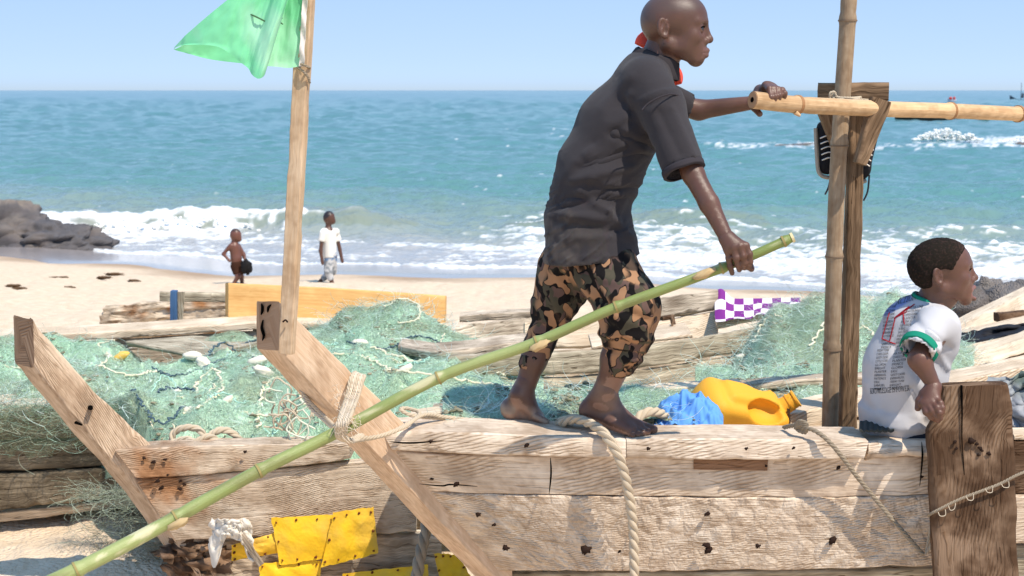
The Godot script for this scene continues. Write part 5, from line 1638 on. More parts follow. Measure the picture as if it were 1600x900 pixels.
	for k in 1:
		var g := Geo.new()
		grid(g, 60, 24, func(u, v): return drape.call(lerpf(-150, 215, u), v) + Vector3(0, 0, 0.006 * k), Vector2(2.3 + k * 0.3, 1.0 + k * 0.2))
		g.paint(func(p, _n): return Color(1, 1, 1).lerp(Color(0.72, 1.0, 0.86), smoothstep(0.32, 0.42, p.y)))
		part("netting", g.mesh(), M.net_grey_open, t).set_meta("kind", "stuff")
	strands(t, func(u, v): return drape.call(lerpf(-150, 225, u), v * v * 1.05), 1500, 0.0, [Color(0.30, 0.33, 0.24), Color(0.14, 0.15, 0.10), Color(0.42, 0.46, 0.34), Color(0.4, 0.6, 0.46)])
	var ledge := func(px: float, v: float): return P(px, lerpf(640, 628, v), lerpf(5.545, 5.9, v)) + Vector3(0, 0.012, 0)
	strands(t, func(u, v): return ledge.call(lerpf(-20, 150, u), v), 700, 0.03, MINT)
	strands(t, func(u, v): return P(lerpf(120, 250, u), lerpf(770, 870, v * v), 5.3 - u * 0.2), 700, 0.03, [Color(0.30, 0.36, 0.26), Color(0.5, 0.56, 0.44), Color(0.16, 0.18, 0.13)])

func ropes() -> void:
	# lashing round the stem and the green pole
	var t := thing("rope_lashing", P(545, 680, 3.8), "frayed pale rope lashed round the raked stem and the green bamboo", "rope")
	var mats := [M.rope, plain(Color(0.82, 0.76, 0.68), 0.9, 0.15)]
	for k in 5:
		var o := k * 6.0
		var g := Geo.new()
		rope(g, pts([[555 + o * 0.55, 582 + k * 2, 4.02], [549 + o * 0.8, 590, 3.965 + k * 0.004], [541 + o * 0.7, 622, 3.925], [530 + o * 0.62, 655, 3.73 - k * 0.003], [526 + o * 0.55, 672, 3.722], [529 + o * 0.5, 684, 3.75], [545 + o * 0.4, 688, 3.85], [560 + o * 0.3, 680, 3.93]]), 0.0062)
		part("turn", g.mesh(), mats[k % 2], t)
	for k in 2:
		var g := Geo.new()
		rope(g, pts([[468 + k * 6, 606 + k * 12, 4.06], [486, 630 + k * 8, 4.03], [508, 652 + k * 6, 3.99], [524, 668 + k * 4, 3.88]]), 0.006)
		part("turn", g.mesh(), mats[k], t)
	var g := Geo.new()   # frayed ends
	for k in 60:
		var a := Vector2(rng.randf_range(520, 560), rng.randf_range(600, 690))
		var d := lerpf(3.95, 3.71, smoothstep(600, 660, a.y))
		tube(g, spline(pts([[a.x, a.y, d], [a.x + rng.randf_range(-8, 8), a.y + rng.randf_range(-2, 10), d - 0.012], [a.x + rng.randf_range(-14, 14), a.y + rng.randf_range(2, 18), d - 0.008]]), 6), func(_u, _a): return 0.0007, 3, false)
	part("fray", g.mesh(), mats[1], t).set_meta("kind", "stuff")
	for c in [[[545, 686, 3.86], [590, 682, 3.93], [630, 668, 4.0], [662, 648, 4.09], [700, 652, 4.16], [760, 659, 4.2]], [[548, 690, 3.87], [600, 680, 3.95], [640, 660, 4.03], [655, 645, 4.1], [636, 638, 4.12], [626, 640, 4.10], [650, 650, 4.1], [720, 655, 4.2]]]:
		g = Geo.new()
		rope(g, pts(c), 0.006)
		part("tail", g.mesh(), mats[0], t)
	# thick rope under the boy's foot
	g = Geo.new()
	var R := 0.0145
	rope(g, pts([[1030, 690, 4.32], [1041, 672, 4.26], [1040, 652, 4.2], [1022, 643, 4.15], [1003, 648, 4.13], [985, 662, 4.10], [945, 668, 4.09], [905, 655, 4.10], [880, 658, 4.12], [868, 668, 4.13]]), R)
	rope(g, pts([[876, 661, 4.10], [900, 655, 4.06], [928, 665, 4.0], [950, 685, 3.945], [970, 722, 3.935], [984, 780, 3.955], [990, 840, 3.975], [991, 930, 3.985]]), R)
	solo("rope", g.mesh(), M.rope, "thick twisted rope under the bare foot, hanging down the pale hull", "rope")
	g = Geo.new()
	rope(g, pts([[668, 800, 4.6], [664, 835, 4.55], [656, 870, 4.5], [648, 925, 4.45]]), 0.02)
	solo("rope", g.mesh(), M.rope_grey, "thick grey twisted rope hanging between the two boats", "rope")
	g = Geo.new()
	rope(g, pts([[1225, 668, 4.05], [1240, 665, 4.0], [1252, 668, 3.97], [1275, 674, 3.93], [1302, 697, 3.908], [1345, 752, 3.925], [1395, 812, 3.93], [1442, 866, 3.93]]), 0.0066)
	for k in 3:
		rope(g, pts([[1243, 664 + k * 3, 3.99], [1250, 658 + k * 3, 3.965], [1260, 662 + k * 3, 3.955], [1258, 672 + k * 2, 3.965], [1246, 672, 3.985]]), 0.0055)
	solo("rope", g.mesh(), M.rope_grey, "thin rope knotted on the rail and stretched slantwise down the hull", "rope")
	g = Geo.new()
	rope(g, pts([[1446, 866, 3.93], [1462, 836, 3.93], [1480, 760, 3.95]]), 0.005)
	rope(g, pts([[1447, 862, 3.94], [1458, 800, 3.94], [1462, 740, 3.95]]), 0.004)
	solo("rope", g.mesh(), M.rope, "double strand of cord running up behind the dark upright board", "rope")
	t = thing("cord", P(1520, 780, 3.76), "wiry cord with loose loops tied across the dark upright board", "rope")
	g = Geo.new()
	rope(g, pts([[1450, 806, 3.87], [1460, 800, 3.826], [1500, 780, 3.82], [1560, 757, 3.82], [1592, 741, 3.828], [1640, 722, 3.88]]), 0.0042)
	part("line", g.mesh(), M.rope_grey, t)
	for q in [[1482, 790], [1510, 776], [1540, 764], [1565, 756], [1466, 800]]:
		g = Geo.new()
		tube(g, spline(pts([[q[0], q[1], 3.814], [q[0] + 3, q[1] + 5 + q[0] % 5, 3.808], [q[0] + 9 + q[0] % 3, q[1] + 5, 3.808], [q[0] + 11, q[1] - 4, 3.814]]), 14), func(_u, _a): return 0.0012, 4)
		part("loop", g.mesh(), M.rope, t)
	# coil on the second boat
	g = Geo.new()
	rope(g, pts([[268, 692, 4.92], [272, 676, 4.93], [290, 668, 4.93], [312, 672, 4.92], [322, 688, 4.91], [334, 676, 4.92], [352, 672, 4.93], [370, 682, 4.94], [378, 694, 4.95]]), 0.013)
	rope(g, pts([[262, 694, 4.90], [290, 686, 4.9], [305, 690, 4.88], [325, 682, 4.89], [345, 690, 4.9], [365, 692, 4.9]]), 0.012)
	solo("rope", g.mesh(), M.rope, "loosely coiled thick rope on the older boat's rail", "rope")
	# tangle of white line by the stem
	t = thing("line_tangle", P(470, 690, 4.9), "tangle of thin white line heaped on the net left of the lashed stem", "rope")
	for k in 16:
		var q := []
		var c := Vector2(rng.randf_range(425, 480), rng.randf_range(610, 680))
		var an := rng.randf() * TAU
		for i in 6:
			q.append([c.x + cos(an) * rng.randf_range(8, 26), c.y + sin(an) * rng.randf_range(8, 26), 5.0 - (c.y - 610) * 0.0018 + rng.randf() * 0.03])
			an += rng.randf_range(0.5, 1.4)
		g = Geo.new()
		tube(g, even(spline(pts(q), 40), 0.008), func(_u, _a): return 0.0032, 5)
		part("line", g.mesh(), M.rope if k % 3 else plain(Color(0.85, 0.86, 0.78), 0.85), t)
	# white rag on the older boat
	g = Geo.new()
	sheet(g, 40, 40, func(u, v):
		var px: float = lerpf(332, 388, u) + 14 * v * (u - 0.3) + 8 * fast_noise.get_noise_2d(u * 30, v * 20)
		var py: float = lerpf(812, 838, v) + (50 * pow(v, 2.0) * exp(-pow((u - 0.12) / 0.14, 2.0))) + 40 * v * exp(-pow((u - 0.95) / 0.2, 2.0)) + 6 * fast_noise.get_noise_2d(u * 40 + 9, v * 30)
		return P(px, py, 4.80 - 0.05 * sin(u * PI) + 0.02 * fast_noise.get_noise_2d(u * 60, v * 30)), 0.003)
	solo("rag", g.mesh(), plain(Color(0.86, 0.83, 0.78), 0.9, 0.2), "torn white rag caught on the rusty bow of the older boat", "rag")
	g = Geo.new()
	beam(g, [pts([[372, 838, 4.76], [380, 834, 4.76], [382, 834, 4.78], [374, 838, 4.78]]), pts([[404, 886, 4.77], [412, 880, 4.77], [413, 880, 4.79], [405, 886, 4.79]])], {"bevel": 0.003, "amp": 0.003})
	solo("stick", g.mesh(), M.old_wood, "short grey stick under the white rag, over the yellow patches", "stick")

func crumple(x: float, y: float, s: float) -> float: return absf(fast_noise.get_noise_2d(x * s, y * s)) + 0.5 * absf(fast_noise.get_noise_2d(x * s * 2.1 + 40, y * s * 2.1))

func soft_things() -> void:
	# blue cloth
	var g := Geo.new()
	sheet(g, 70, 50, func(u, v):
		var px := lerpf(1026, 1136, u)
		var dome := pow(sin(PI * clampf(u, 0, 1)), 0.6) * sin(PI * clampf(v * 0.92 + 0.04, 0, 1))
		var fold := crumple(u * 1.3 + v * 0.5, v * 0.7 - u * 0.4, 12.0)
		return at_px(px, 4.16 + 0.24 * v + 0.02 * fold, 0.675 + 0.08 * dome - 0.06 * fold), 0.003, Vector2.ONE)
	var cm := plain(Color(0.40, 0.62, 0.88), 0.85, 0.2)
	cm.rim_enabled = true
	cm.rim = 0.3
	solo("cloth", g.mesh(), cm, "crumpled light blue cloth behind the rail beside the yellow can", "cloth")
	# checked cloth hung over the plank end
	g = Geo.new()
	sheet(g, 90, 60, func(u, v):
		var px := lerpf(1118, 1250, u)
		var w := fast_noise.get_noise_2d(u * 44, v * 8) * 0.5 + sin(u * 21.0) * 0.35
		var hang := smoothstep(0.45, 1.0, v)
		var top := lerpf(468, 466, u) - 16.0 * exp(-pow((u - 0.06) / 0.09, 2.0))
		return P(px + 6 * w * v, lerpf(top, lerpf(503, 486, u) + 5 * w, v), lerpf(6.95, 6.72, v) - 0.05 * w * v), 0.003, Vector2(4.5, 1.6))
	var S := 256
	var rgb := PackedByteArray(); rgb.resize(S * S * 3)
	for y in S:
		for x in S:
			var c := Color8(124, 52, 132) if (x / 128 + y / 128) % 2 == 0 else Color8(236, 226, 224)
			rgb[(y * S + x) * 3] = c.r8; rgb[(y * S + x) * 3 + 1] = c.g8; rgb[(y * S + x) * 3 + 2] = c.b8
	var ck := plain(Color.WHITE, 0.9, 0.2)
	ck.albedo_texture = as_texture(S, S, rgb)
	ck.cull_mode = BaseMaterial3D.CULL_DISABLED
	solo("cloth", g.mesh(), ck, "purple and white checked cloth draped over a plank end", "cloth")
	# dark tarpaulin in the planked boat and a grey one beyond the upright board
	g = Geo.new()
	sheet(g, 60, 16, func(u, v): return P(lerpf(1470, 1650, u), lerpf(lerpf(527, 500, u), lerpf(546, 520, u), v) - 7 * crumple(u, v * 0.3, 16), lerpf(7.0, 6.8, v) - 0.10 * crumple(u, v * 0.6, 12)), 0.004)
	solo("tarpaulin", g.mesh(), plain(Color(0.13, 0.13, 0.15), 0.7, 0.3), "dark crumpled tarpaulin wedged between the pale plank steps", "tarpaulin")
	g = Geo.new()
	sheet(g, 60, 70, func(u, v):
		var f := crumple(u + v * 0.3, v, 11) + 0.15 * crumple(u, v, 40)
		return P(lerpf(1545, 1690, u) - 22 * sin(v * 2.6), lerpf(588 - 16 * smoothstep(0.1, 0.5, u), 700, v) + 14 * f * (1 - v), 4.34 - 0.16 * v - 0.10 * f), 0.004)
	var tm := plain(Color(0.50, 0.50, 0.51), 0.75, 0.3)
	g.paint(func(p, _n): return Color(0.33, 0.34, 0.36).lerp(Color(0.16, 0.20, 0.17), smoothstep(0.0, 0.5, 0.25 + bump_noise.get_noise_3d(p.x * 40, p.y * 60, 3.0) * 1.5)))
	solo("tarpaulin", g.mesh(), tinted(0.7, 0.3), "grey-green crumpled sheeting behind the top corner of the dark upright board", "tarpaulin")
	# stones on the mound of net
	g = Geo.new()
	lump(g, P(1221, 581, 5.3), Vector3(0.05, 0.027, 0.04), 0.35, 1.1, 5.0, 22, 14, Basis(Vector3.BACK, 0.15))
	solo("stone", g.mesh(), tinted_plain(Color(0.52, 0.40, 0.29)), "tan angular stone lying on the green net mound", "stone")
	g = Geo.new()
	lump(g, P(1254, 582, 5.34), Vector3(0.028, 0.018, 0.02), 0.3, 1.1, 9.0, 16, 10)
	solo("stone", g.mesh(), tinted_plain(Color(0.20, 0.17, 0.15)), "small dark stone beside the tan one on the net", "stone")
	g = Geo.new()
	lump(g, P(136, 430, 23.0), Vector3(0.13, 0.05, 0.1), 0.5, 1.5, 2.0, 16, 10)
	solo("leaf_litter", g.mesh(), plain(Color(0.35, 0.75, 0.12), 0.6), "bright green scrap lying on the far sand", "scrap")
	for k in 7:
		g = Geo.new()
		var q: Array = [[20, 452], [92, 437], [108, 452], [162, 437], [178, 432], [210, 441], [30, 455]][k]
		lump(g, Vector3(0, 0.015, 0) + on_ground(q[0], q[1]), Vector3(0.10 + 0.03 * sin(k * 2.0), 0.02, 0.04), 0.8, 2.2, k * 4.0, 18, 10)
		solo("driftwood", g.mesh(), M.drift, "dark bit of driftwood on the far sand, " + ["nearest the frame's edge", "left of the bright green scrap", "just below the line of the wet sand", "right of the green scrap", "closest to the water", "farthest along the beach towards the toddler", "lowest of the scatter"][k], "driftwood", "driftwood scattered on the sand")
	# black plastic sole lying by the seated boy
	g = Geo.new()
	sheet(g, 30, 12, func(u, v): return at_px(lerpf(1352, 1408, u), 3.97 + 0.10 * v, 0.700 + 0.014 * sin(u * PI) * v + 0.002 * sin(u * 40)), 0.006)
	solo("mat_scrap", g.mesh(), plain(Color(0.22, 0.23, 0.22), 0.8), "dark scrap of netting mat under the back hem of the white shirt", "mat")

func on_ground(px: float, py: float) -> Vector3:
	var d := 8.0
	for i in 60:
		var p := P(px, py, d)
		if p.y < ground_y(p.x, d): break
		d += 0.5
	var p := P(px, py, d)
	return Vector3(p.x, ground_y(p.x, d), p.z)

func tinted_plain(c: Color) -> StandardMaterial3D:
	var m := plain(c.linear_to_srgb(), 0.9, 0.2)
	m.uv1_triplanar = true
	m.uv1_scale = Vector3.ONE * 6.0
	m.heightmap_enabled = true
	m.heightmap_texture = T["grain"]
	m.heightmap_scale = 0.5
	return m

func jerrycan() -> void:
	var c := P(1153, 651, 4.40)
	var t := thing("jerrycan", c - Vector3(0, 0.1, 0), "yellow-orange plastic jerrycan tipped over with its mouth open", "jerrycan")
	var b := Basis(Vector3.UP, 0.38) * Basis(Vector3.BACK, -0.27) * Basis(Vector3.RIGHT, 0.5)
	var s := Sdf.new()
	s.box(c, b, Vector3(0.108, 0.052, 0.055), 0.028, 0.01)
	s.ell(c + b * Vector3(-0.12, 0.01, 0), b, Vector3(0.05, 0.075, 0.08), 0.03)
	s.box(c + b * Vector3(0.0, 0.065, 0), b, Vector3(0.075, 0.02, 0.03), 0.018, 0.02)
	# finger hole under the grip, and pressed ribs
	s.ell(c + b * Vector3(0.035, 0.075, 0.055), b, Vector3(0.062, 0.032, 0.045), 0.012, 1)
	s.ell(c + b * Vector3(0.035, 0.075, -0.055), b, Vector3(0.062, 0.032, 0.045), 0.012, 1)
	for k in 4: s.cap(c + b * Vector3(-0.05 + k * 0.038, -0.08, 0.094), c + b * Vector3(-0.05 + k * 0.038, 0.02, 0.094), 0.006, 0.006, 0.008, Vector3.ZERO, 1.0, 1)
	s.cap(c + b * Vector3(-0.04, 0.083, 0.0), c + b * Vector3(0.085, 0.075, 0.0), 0.013, 0.012, 0.012)
	s.cut(c + b * Vector3(0.115, 0.05, 0.0), c + b * Vector3(0.155, 0.115, 0.0), 0.030, 0.026, 0.008)
	s.cut(c + b * Vector3(0.12, 0.06, 0.0), c + b * Vector3(0.165, 0.132, 0.0), 0.019, 0.019, 0.002, Vector3.ZERO, 1.0, 1)
	var g := Geo.new()
	s.mesh_into(g, 0.005)
	var m := plain(Color(0.93, 0.67, 0.19), 0.6, 0.4)
	m.subsurf_scatter_enabled = false
	m.uv1_triplanar = true
	m.uv1_scale = Vector3.ONE * 8.0
	m.heightmap_enabled = true
	m.heightmap_texture = T["grain"]
	m.heightmap_scale = 0.1
	part("body", g.mesh(), m, t)
	var rim := Geo.new()
	for k in 2:
		var o := c + b * Vector3(0.140 + k * 0.012, 0.092 + k * 0.019, 0.0)
		var ax := (b * Vector3(0.04, 0.065, 0)).normalized()
		tube(rim, PackedVector3Array([o, o + ax * 0.005]), func(_u, _a): return 0.0295, 20)
	part("neck_ring", rim.mesh(), m, t)
	g = Geo.new()
	rope(g, [c + b * Vector3(0.125, 0.09, 0.032), c + b * Vector3(0.125, 0.06, 0.075), c + b * Vector3(0.128, 0.02, 0.092), c + b * Vector3(0.13, -0.05, 0.092)], 0.005)
	part("cord", g.mesh(), plain(Color(0.25, 0.17, 0.09), 0.9), t)

# ---------------------------------------------------------------- people
func px_of(p: Vector3) -> Vector2:   # where a point lies in the photograph, used to lay folds along the cloth's own seams
	var q := view.inverse() * (p - EYE)
	return Vector2(800.0 + q.x / -q.z * FOCAL, 450.0 - q.y / -q.z * FOCAL)

func head_field(s: Sdf, X: Transform3D, H: float, open: bool) -> void:   # x forward, y up, z to the person's right, in units of the head's height
	var L := func(x: float, y: float, z: float): return X * (Vector3(x, y, z) * H)
	var b := X.basis
	s.ell(L.call(-0.010, 0.16, 0), b, Vector3(0.442, 0.340, 0.355) * H, 0.02 * H)
	s.ell(L.call(-0.175, 0.07, 0), b, Vector3(0.275, 0.30, 0.325) * H, 0.10 * H)
	s.ell(L.call(0.165, -0.03, 0), b, Vector3(0.265, 0.36, 0.275) * H, 0.10 * H)
	for z in [-1.0, 1.0]:
		s.cap(L.call(-0.06, -0.22, 0.215 * z), L.call(0.27, -0.40, 0.085 * z), 0.10 * H, 0.085 * H, 0.10 * H)
		s.ball(L.call(0.255, -0.11, 0.185 * z), 0.10 * H, 0.08 * H)
		s.ball(L.call(0.16, -0.23, 0.145 * z), 0.125 * H, 0.10 * H)
		s.cap(L.call(0.395, 0.085, 0.06 * z), L.call(0.31, 0.085, 0.21 * z), 0.045 * H, 0.04 * H, 0.06 * H)
	s.ball(L.call(0.30, -0.415 - (0.05 if open else 0.0), 0), 0.095 * H, 0.08 * H)
	s.ell(L.call(0.30, -0.28, 0), b, Vector3(0.135, 0.15, 0.16) * H, 0.08 * H)
	# nose
	s.cap(L.call(0.405, 0.05, 0), L.call(0.465, -0.135, 0), 0.034 * H, 0.046 * H, 0.045 * H)
	s.ball(L.call(0.472, -0.15, 0), 0.050 * H, 0.03 * H)
	for z in [-1.0, 1.0]:
		s.ball(L.call(0.415, -0.175, 0.058 * z), 0.046 * H, 0.03 * H)
		s.ball(L.call(0.405, -0.015, 0.15 * z), 0.062 * H, 0.07 * H, 1)
		s.ell(L.call(0.315, -0.005, 0.14 * z), b, Vector3(0.085, 0.075, 0.095) * H, 0.02 * H)
		s.ell(L.call(0.405, -0.008, 0.165 * z), b, Vector3(0.055, 0.018, 0.06) * H, 0.012 * H, 1)
	# lips
	var drop := -0.11 if open else 0.0
	s.cap(L.call(0.445, -0.295, 0), L.call(0.375, -0.322, 0.11), 0.027 * H, 0.014 * H, 0.03 * H)
	s.cap(L.call(0.445, -0.295, 0), L.call(0.375, -0.322, -0.11), 0.027 * H, 0.014 * H, 0.03 * H)
	s.cap(L.call(0.43, -0.36 + drop, 0), L.call(0.37, -0.34 + drop * 0.4, 0.10), 0.029 * H, 0.015 * H, 0.03 * H)
	s.cap(L.call(0.43, -0.36 + drop, 0), L.call(0.37, -0.34 + drop * 0.4, -0.10), 0.029 * H, 0.015 * H, 0.03 * H)
	if open: s.ell(L.call(0.42, -0.378, 0), b, Vector3(0.12, 0.052, 0.095) * H, 0.010 * H, 1)
	else: s.cap(L.call(0.49, -0.328, 0), L.call(0.385, -0.333, 0.12), 0.008 * H, 0.006 * H, 0.012 * H, Vector3.ZERO, 1.0, 1)
	# ears: a shell standing off the skull, hollowed, with a rim and a lobe
	for z in [-1.0, 1.0]:
		var eb := b * Basis(Vector3.UP, 0.42 * z) * Basis(Vector3.BACK, 0.18)
		var c: Vector3 = L.call(-0.14, -0.005, 0.388 * z)
		s.ell(c, eb, Vector3(0.083, 0.142, 0.038) * H, 0.015 * H)
		s.ball(c + eb * Vector3(0.02, -0.115, -0.01 * z) * H, 0.036 * H, 0.03 * H)
		s.ell(c + eb * Vector3(0.008, 0.01, 0.034 * z) * H, eb, Vector3(0.054, 0.105, 0.036) * H, 0.010 * H, 1)
		s.cap(c + eb * Vector3(0.03, 0.06, 0.008 * z) * H, c + eb * Vector3(-0.022, -0.03, 0.012 * z) * H, 0.010 * H, 0.010 * H, 0.02 * H)
		s.ball(c + eb * Vector3(0.06, -0.01, 0.0) * H, 0.026 * H, 0.02 * H)

func face_parts(t: Node, X: Transform3D, H: float, open: bool, closed_lid: bool) -> void:
	var L := func(x: float, y: float, z: float): return X * (Vector3(x, y, z) * H)
	for z in [-1.0, 1.0]:
		var g := Geo.new()
		var c: Vector3 = L.call(0.313, -0.008, 0.142 * z)
		lump(g, c, Vector3.ONE * 0.079 * H, 0.0, 1.0, 0.0, 26, 20)
		var look := (X.basis * Vector3(0.93, -0.10 if not closed_lid else -0.3, 0.36 * z)).normalized()
		g.paint(func(p, _n):
			var q: float = ((p - c) as Vector3).normalized().dot(look)
			return Color(0.02, 0.013, 0.01) if q > 0.86 else Color(0.55, 0.47, 0.43))
		part("eye", g.mesh(), tinted(0.15, 0.6), t)
		g = Geo.new()
		tube(g, spline([L.call(0.422, 0.085, 0.075 * z), L.call(0.392, 0.112, 0.14 * z), L.call(0.335, 0.108, 0.215 * z), L.call(0.285, 0.075, 0.25 * z)], 14), func(u, a): return H * (0.007 + 0.013 * sin(PI * clampf(u * 0.9 + 0.1, 0, 1))) * (1.0 + 0.3 * fast_noise.get_noise_2d(u * 200, a * 20)), 7)
		part("eyebrow", g.mesh(), plain(Color(0.10, 0.075, 0.065), 0.9, 0.1), t)
		g = Geo.new()
		tube(g, spline([L.call(0.398, 0.006, 0.085 * z), L.call(0.405, 0.020, 0.14 * z), L.call(0.372, 0.012, 0.20 * z), L.call(0.345, -0.004, 0.225 * z)], 12), func(u, _a): return H * 0.008 * (0.4 + sin(u * PI)), 6)
		part("lashes", g.mesh(), plain(Color(0.06, 0.045, 0.04), 0.9, 0.1), t)
	if open:
		var g := Geo.new()
		grid(g, 10, 3, func(u, v):
			var a: float = lerpf(-0.9, 0.9, u)
			return L.call(0.335 + 0.075 * cos(a), lerpf(-0.328, -0.352, v), 0.075 * sin(a)))
		part("teeth", g.mesh(), plain(Color(0.85, 0.82, 0.76), 0.3), t)

func hand_field(s: Sdf, wrist: Vector3, palm: Vector3, fingers: Array, thumb: Array, width: Vector3) -> void:   # fingers: chains of points from knuckle to tip
	s.cap(wrist, palm.lerp(wrist, 0.35), 0.0195, 0.021, 0.012, width, 1.15)
	for f in fingers:
		var k: Vector3 = f[0]
		s.cap(wrist.lerp(palm, 0.25), k, 0.0155, 0.0105, 0.010)
		for i in f.size() - 1:
			s.cap(f[i], f[i + 1], 0.0093 - i * 0.0008, 0.0085 - i * 0.0009, 0.004)
			s.ball(f[i], 0.0098 - i * 0.0008, 0.003)
	s.cap(wrist.lerp(palm, 0.2), thumb[0], 0.014, 0.012, 0.012)
	for i in thumb.size() - 1: s.cap(thumb[i], thumb[i + 1], 0.0112 - i * 0.001, 0.010 - i * 0.0012, 0.004)

func fold_shift(list: Array, q: Vector2) -> float:   # list of [ax, ay, bx, by, width, height] in photograph units
	var r := 0.0
	for f in list:
		var d := seg_dist(q.x, q.y, f[0], f[1], f[2], f[3])
		if d < f[4] * 2.6: r += f[5] * exp(-d * d / (f[4] * f[4]))
	return r

func band(c: Vector3, ax: Vector3, e1: Vector3, e2: Vector3, rim: Array, n := 48, gap := 0.0) -> Geo:   # a collar or cuff: rim is a list of [radius factor, offset along ax]
	var g := Geo.new()
	for j in rim.size():
		for i in n + 1:
			var a := lerpf(gap, TAU - gap, float(i) / n)
			g.add(c + (e1 * cos(a) + e2 * sin(a)) * rim[j][0] + ax * rim[j][1] * (1.0 + 0.06 * sin(a * 5.0)), Vector2(float(i) / n, j * 0.1))
	for j in rim.size() - 1:
		for i in n:
			var q := j * (n + 1) + i
			g.quad(q, q + 1, q + n + 2, q + n + 1)
	return g

func skin_tone(p: Vector3, n: Vector3, base: Color) -> Color:
	var w := fast_noise.get_noise_3d(p.x * 60, p.y * 60, p.z * 60)
	var w2 := bump_noise.get_noise_3d(p.x * 260, p.y * 260, p.z * 260)
	return base * (1.0 + w * 0.30 + w2 * 0.22)

func standing_boy() -> void:
	var t := thing("person", P(900, 668, 4.1), "boy in black polo shirt and camouflage trousers standing barefoot on the boat's rail", "person")
	var g := Geo.new()
	var s := Sdf.new()
	s.cap(P(1020, 112, 4.08), P(1036, 66, 4.075), 0.050, 0.043, 0.02)
	s.cap(P(1030, 100, 4.08), P(1050, 78, 4.075), 0.038, 0.035, 0.02)
	s.cap(P(1010, 135, 4.08), P(925, 360, 4.08), 0.07, 0.08, 0.03, Vector3.BACK, 1.3)
	s.cap(P(1024, 132, 3.97), P(1024, 132, 4.2), 0.04, 0.04, 0.03)
	s.cap(P(1035, 155, 3.945), P(1083, 272, 3.85), 0.036, 0.0295, 0.02)
	s.cap(P(1083, 272, 3.85), P(1108, 318, 3.80), 0.0295, 0.0265, 0.012)
	s.cap(P(1108, 318, 3.80), P(1135, 372, 3.758), 0.026, 0.0195, 0.012)
	s.cap(P(1036, 158, 4.22), P(1092, 172, 4.22), 0.034, 0.029, 0.02)
	s.cap(P(1092, 172, 4.22), P(1180, 160, 4.17), 0.029, 0.0195, 0.012)
	# legs
	s.cap(P(950, 400, 4.02), P(992, 488, 3.97), 0.07, 0.05, 0.02)
	s.cap(P(992, 488, 3.97), P(965, 560, 4.02), 0.045, 0.047, 0.02)
	s.cap(P(965, 560, 4.02), P(944, 620, 4.06), 0.045, 0.031, 0.02)
	s.cap(P(895, 400, 4.13), P(862, 490, 4.18), 0.065, 0.045, 0.02)
	s.cap(P(862, 490, 4.18), P(835, 560, 4.18), 0.042, 0.038, 0.02)
	s.cap(P(835, 560, 4.18), P(817, 618, 4.17), 0.036, 0.028, 0.02)
	s.mesh_into(g, 0.0075)
	# feet
	s = Sdf.new()
	s.cap(P(950, 596, 4.045), P(943, 620, 4.06), 0.034, 0.032, 0.02)
	s.ball(P(921, 640, 4.085), 0.028, 0.025)
	s.ball(P(930, 628, 4.08), 0.026, 0.025)
	s.cap(P(944, 620, 4.06), P(975, 655, 4.04), 0.032, 0.021, 0.03)
	s.cap(P(921, 644, 4.08), P(981, 672, 4.00), 0.023, 0.013, 0.025)
	s.cap(P(975, 655, 4.04), P(998, 664, 4.035), 0.021, 0.015, 0.02)
	s.cap(P(960, 660, 4.02), P(988, 671, 4.01), 0.018, 0.013, 0.02)
	s.ball(P(950, 611, 4.025), 0.014, 0.02)
	var toes := [[999, 662, 4.045, 1021, 671, 4.035, 0.0125], [998, 665, 4.03, 1012, 674, 4.015, 0.0098], [993, 668, 4.02, 1005, 676, 4.006, 0.0092], [988, 670, 4.01, 997, 678, 3.998, 0.0088], [981, 672, 4.0, 988, 680, 3.99, 0.0088]]
	for q in toes:
		s.cap(P(q[0], q[1], q[2]), P(q[3], q[4], q[5]), q[6] * 0.9, q[6] * 0.95, 0.006)
		s.ball(P(q[3], q[4], q[5]), q[6], 0.003)
	s.mesh_into(g, 0.004)
	s = Sdf.new()
	s.cap(P(822, 596, 4.17), P(816, 618, 4.17), 0.029, 0.030, 0.02)
	s.ball(P(798, 637, 4.19), 0.030, 0.025)
	s.cap(P(815, 618, 4.17), P(838, 648, 4.155), 0.029, 0.018, 0.03)
	s.cap(P(799, 642, 4.185), P(815, 648, 4.20), 0.025, 0.018, 0.02)
	s.cap(P(812, 646, 4.19), P(845, 655, 4.16), 0.018, 0.013, 0.02)
	s.ball(P(806, 617, 4.145), 0.012, 0.02)
	for q in [[838, 651, 4.14, 853, 659, 4.13, 0.0120], [838, 652, 4.16, 852, 660, 4.15, 0.009], [836, 653, 4.18, 848, 661, 4.17, 0.009], [832, 654, 4.20, 842, 661, 4.19, 0.009]]:
		s.cap(P(q[0], q[1], q[2]), P(q[3], q[4], q[5]), q[6], q[6] * 0.9, 0.006)
	s.mesh_into(g, 0.004)
	# right hand round the green pole
	s = Sdf.new()
	hand_field(s, P(1135, 371, 3.758), P(1146, 386, 3.745), [
		[P(1137, 391, 3.742), P(1139, 404, 3.742), P(1141, 416, 3.745), P(1144, 427, 3.752)],
		[P(1146, 387, 3.732), P(1150, 403, 3.728), P(1153, 414, 3.736), P(1155, 422, 3.755)],
		[P(1156, 385, 3.730), P(1161, 400, 3.726), P(1163, 411, 3.734), P(1163, 419, 3.755)],
		[P(1165, 384, 3.736), P(1171, 397, 3.732), P(1172, 409, 3.738), P(1170, 419, 3.757)]],
		[P(1160, 388, 3.775), P(1168, 404, 3.792), P(1174, 420, 3.785)], Vector3.RIGHT)
	s.mesh_into(g, 0.003)
	# left hand over the dry bamboo
	s = Sdf.new()
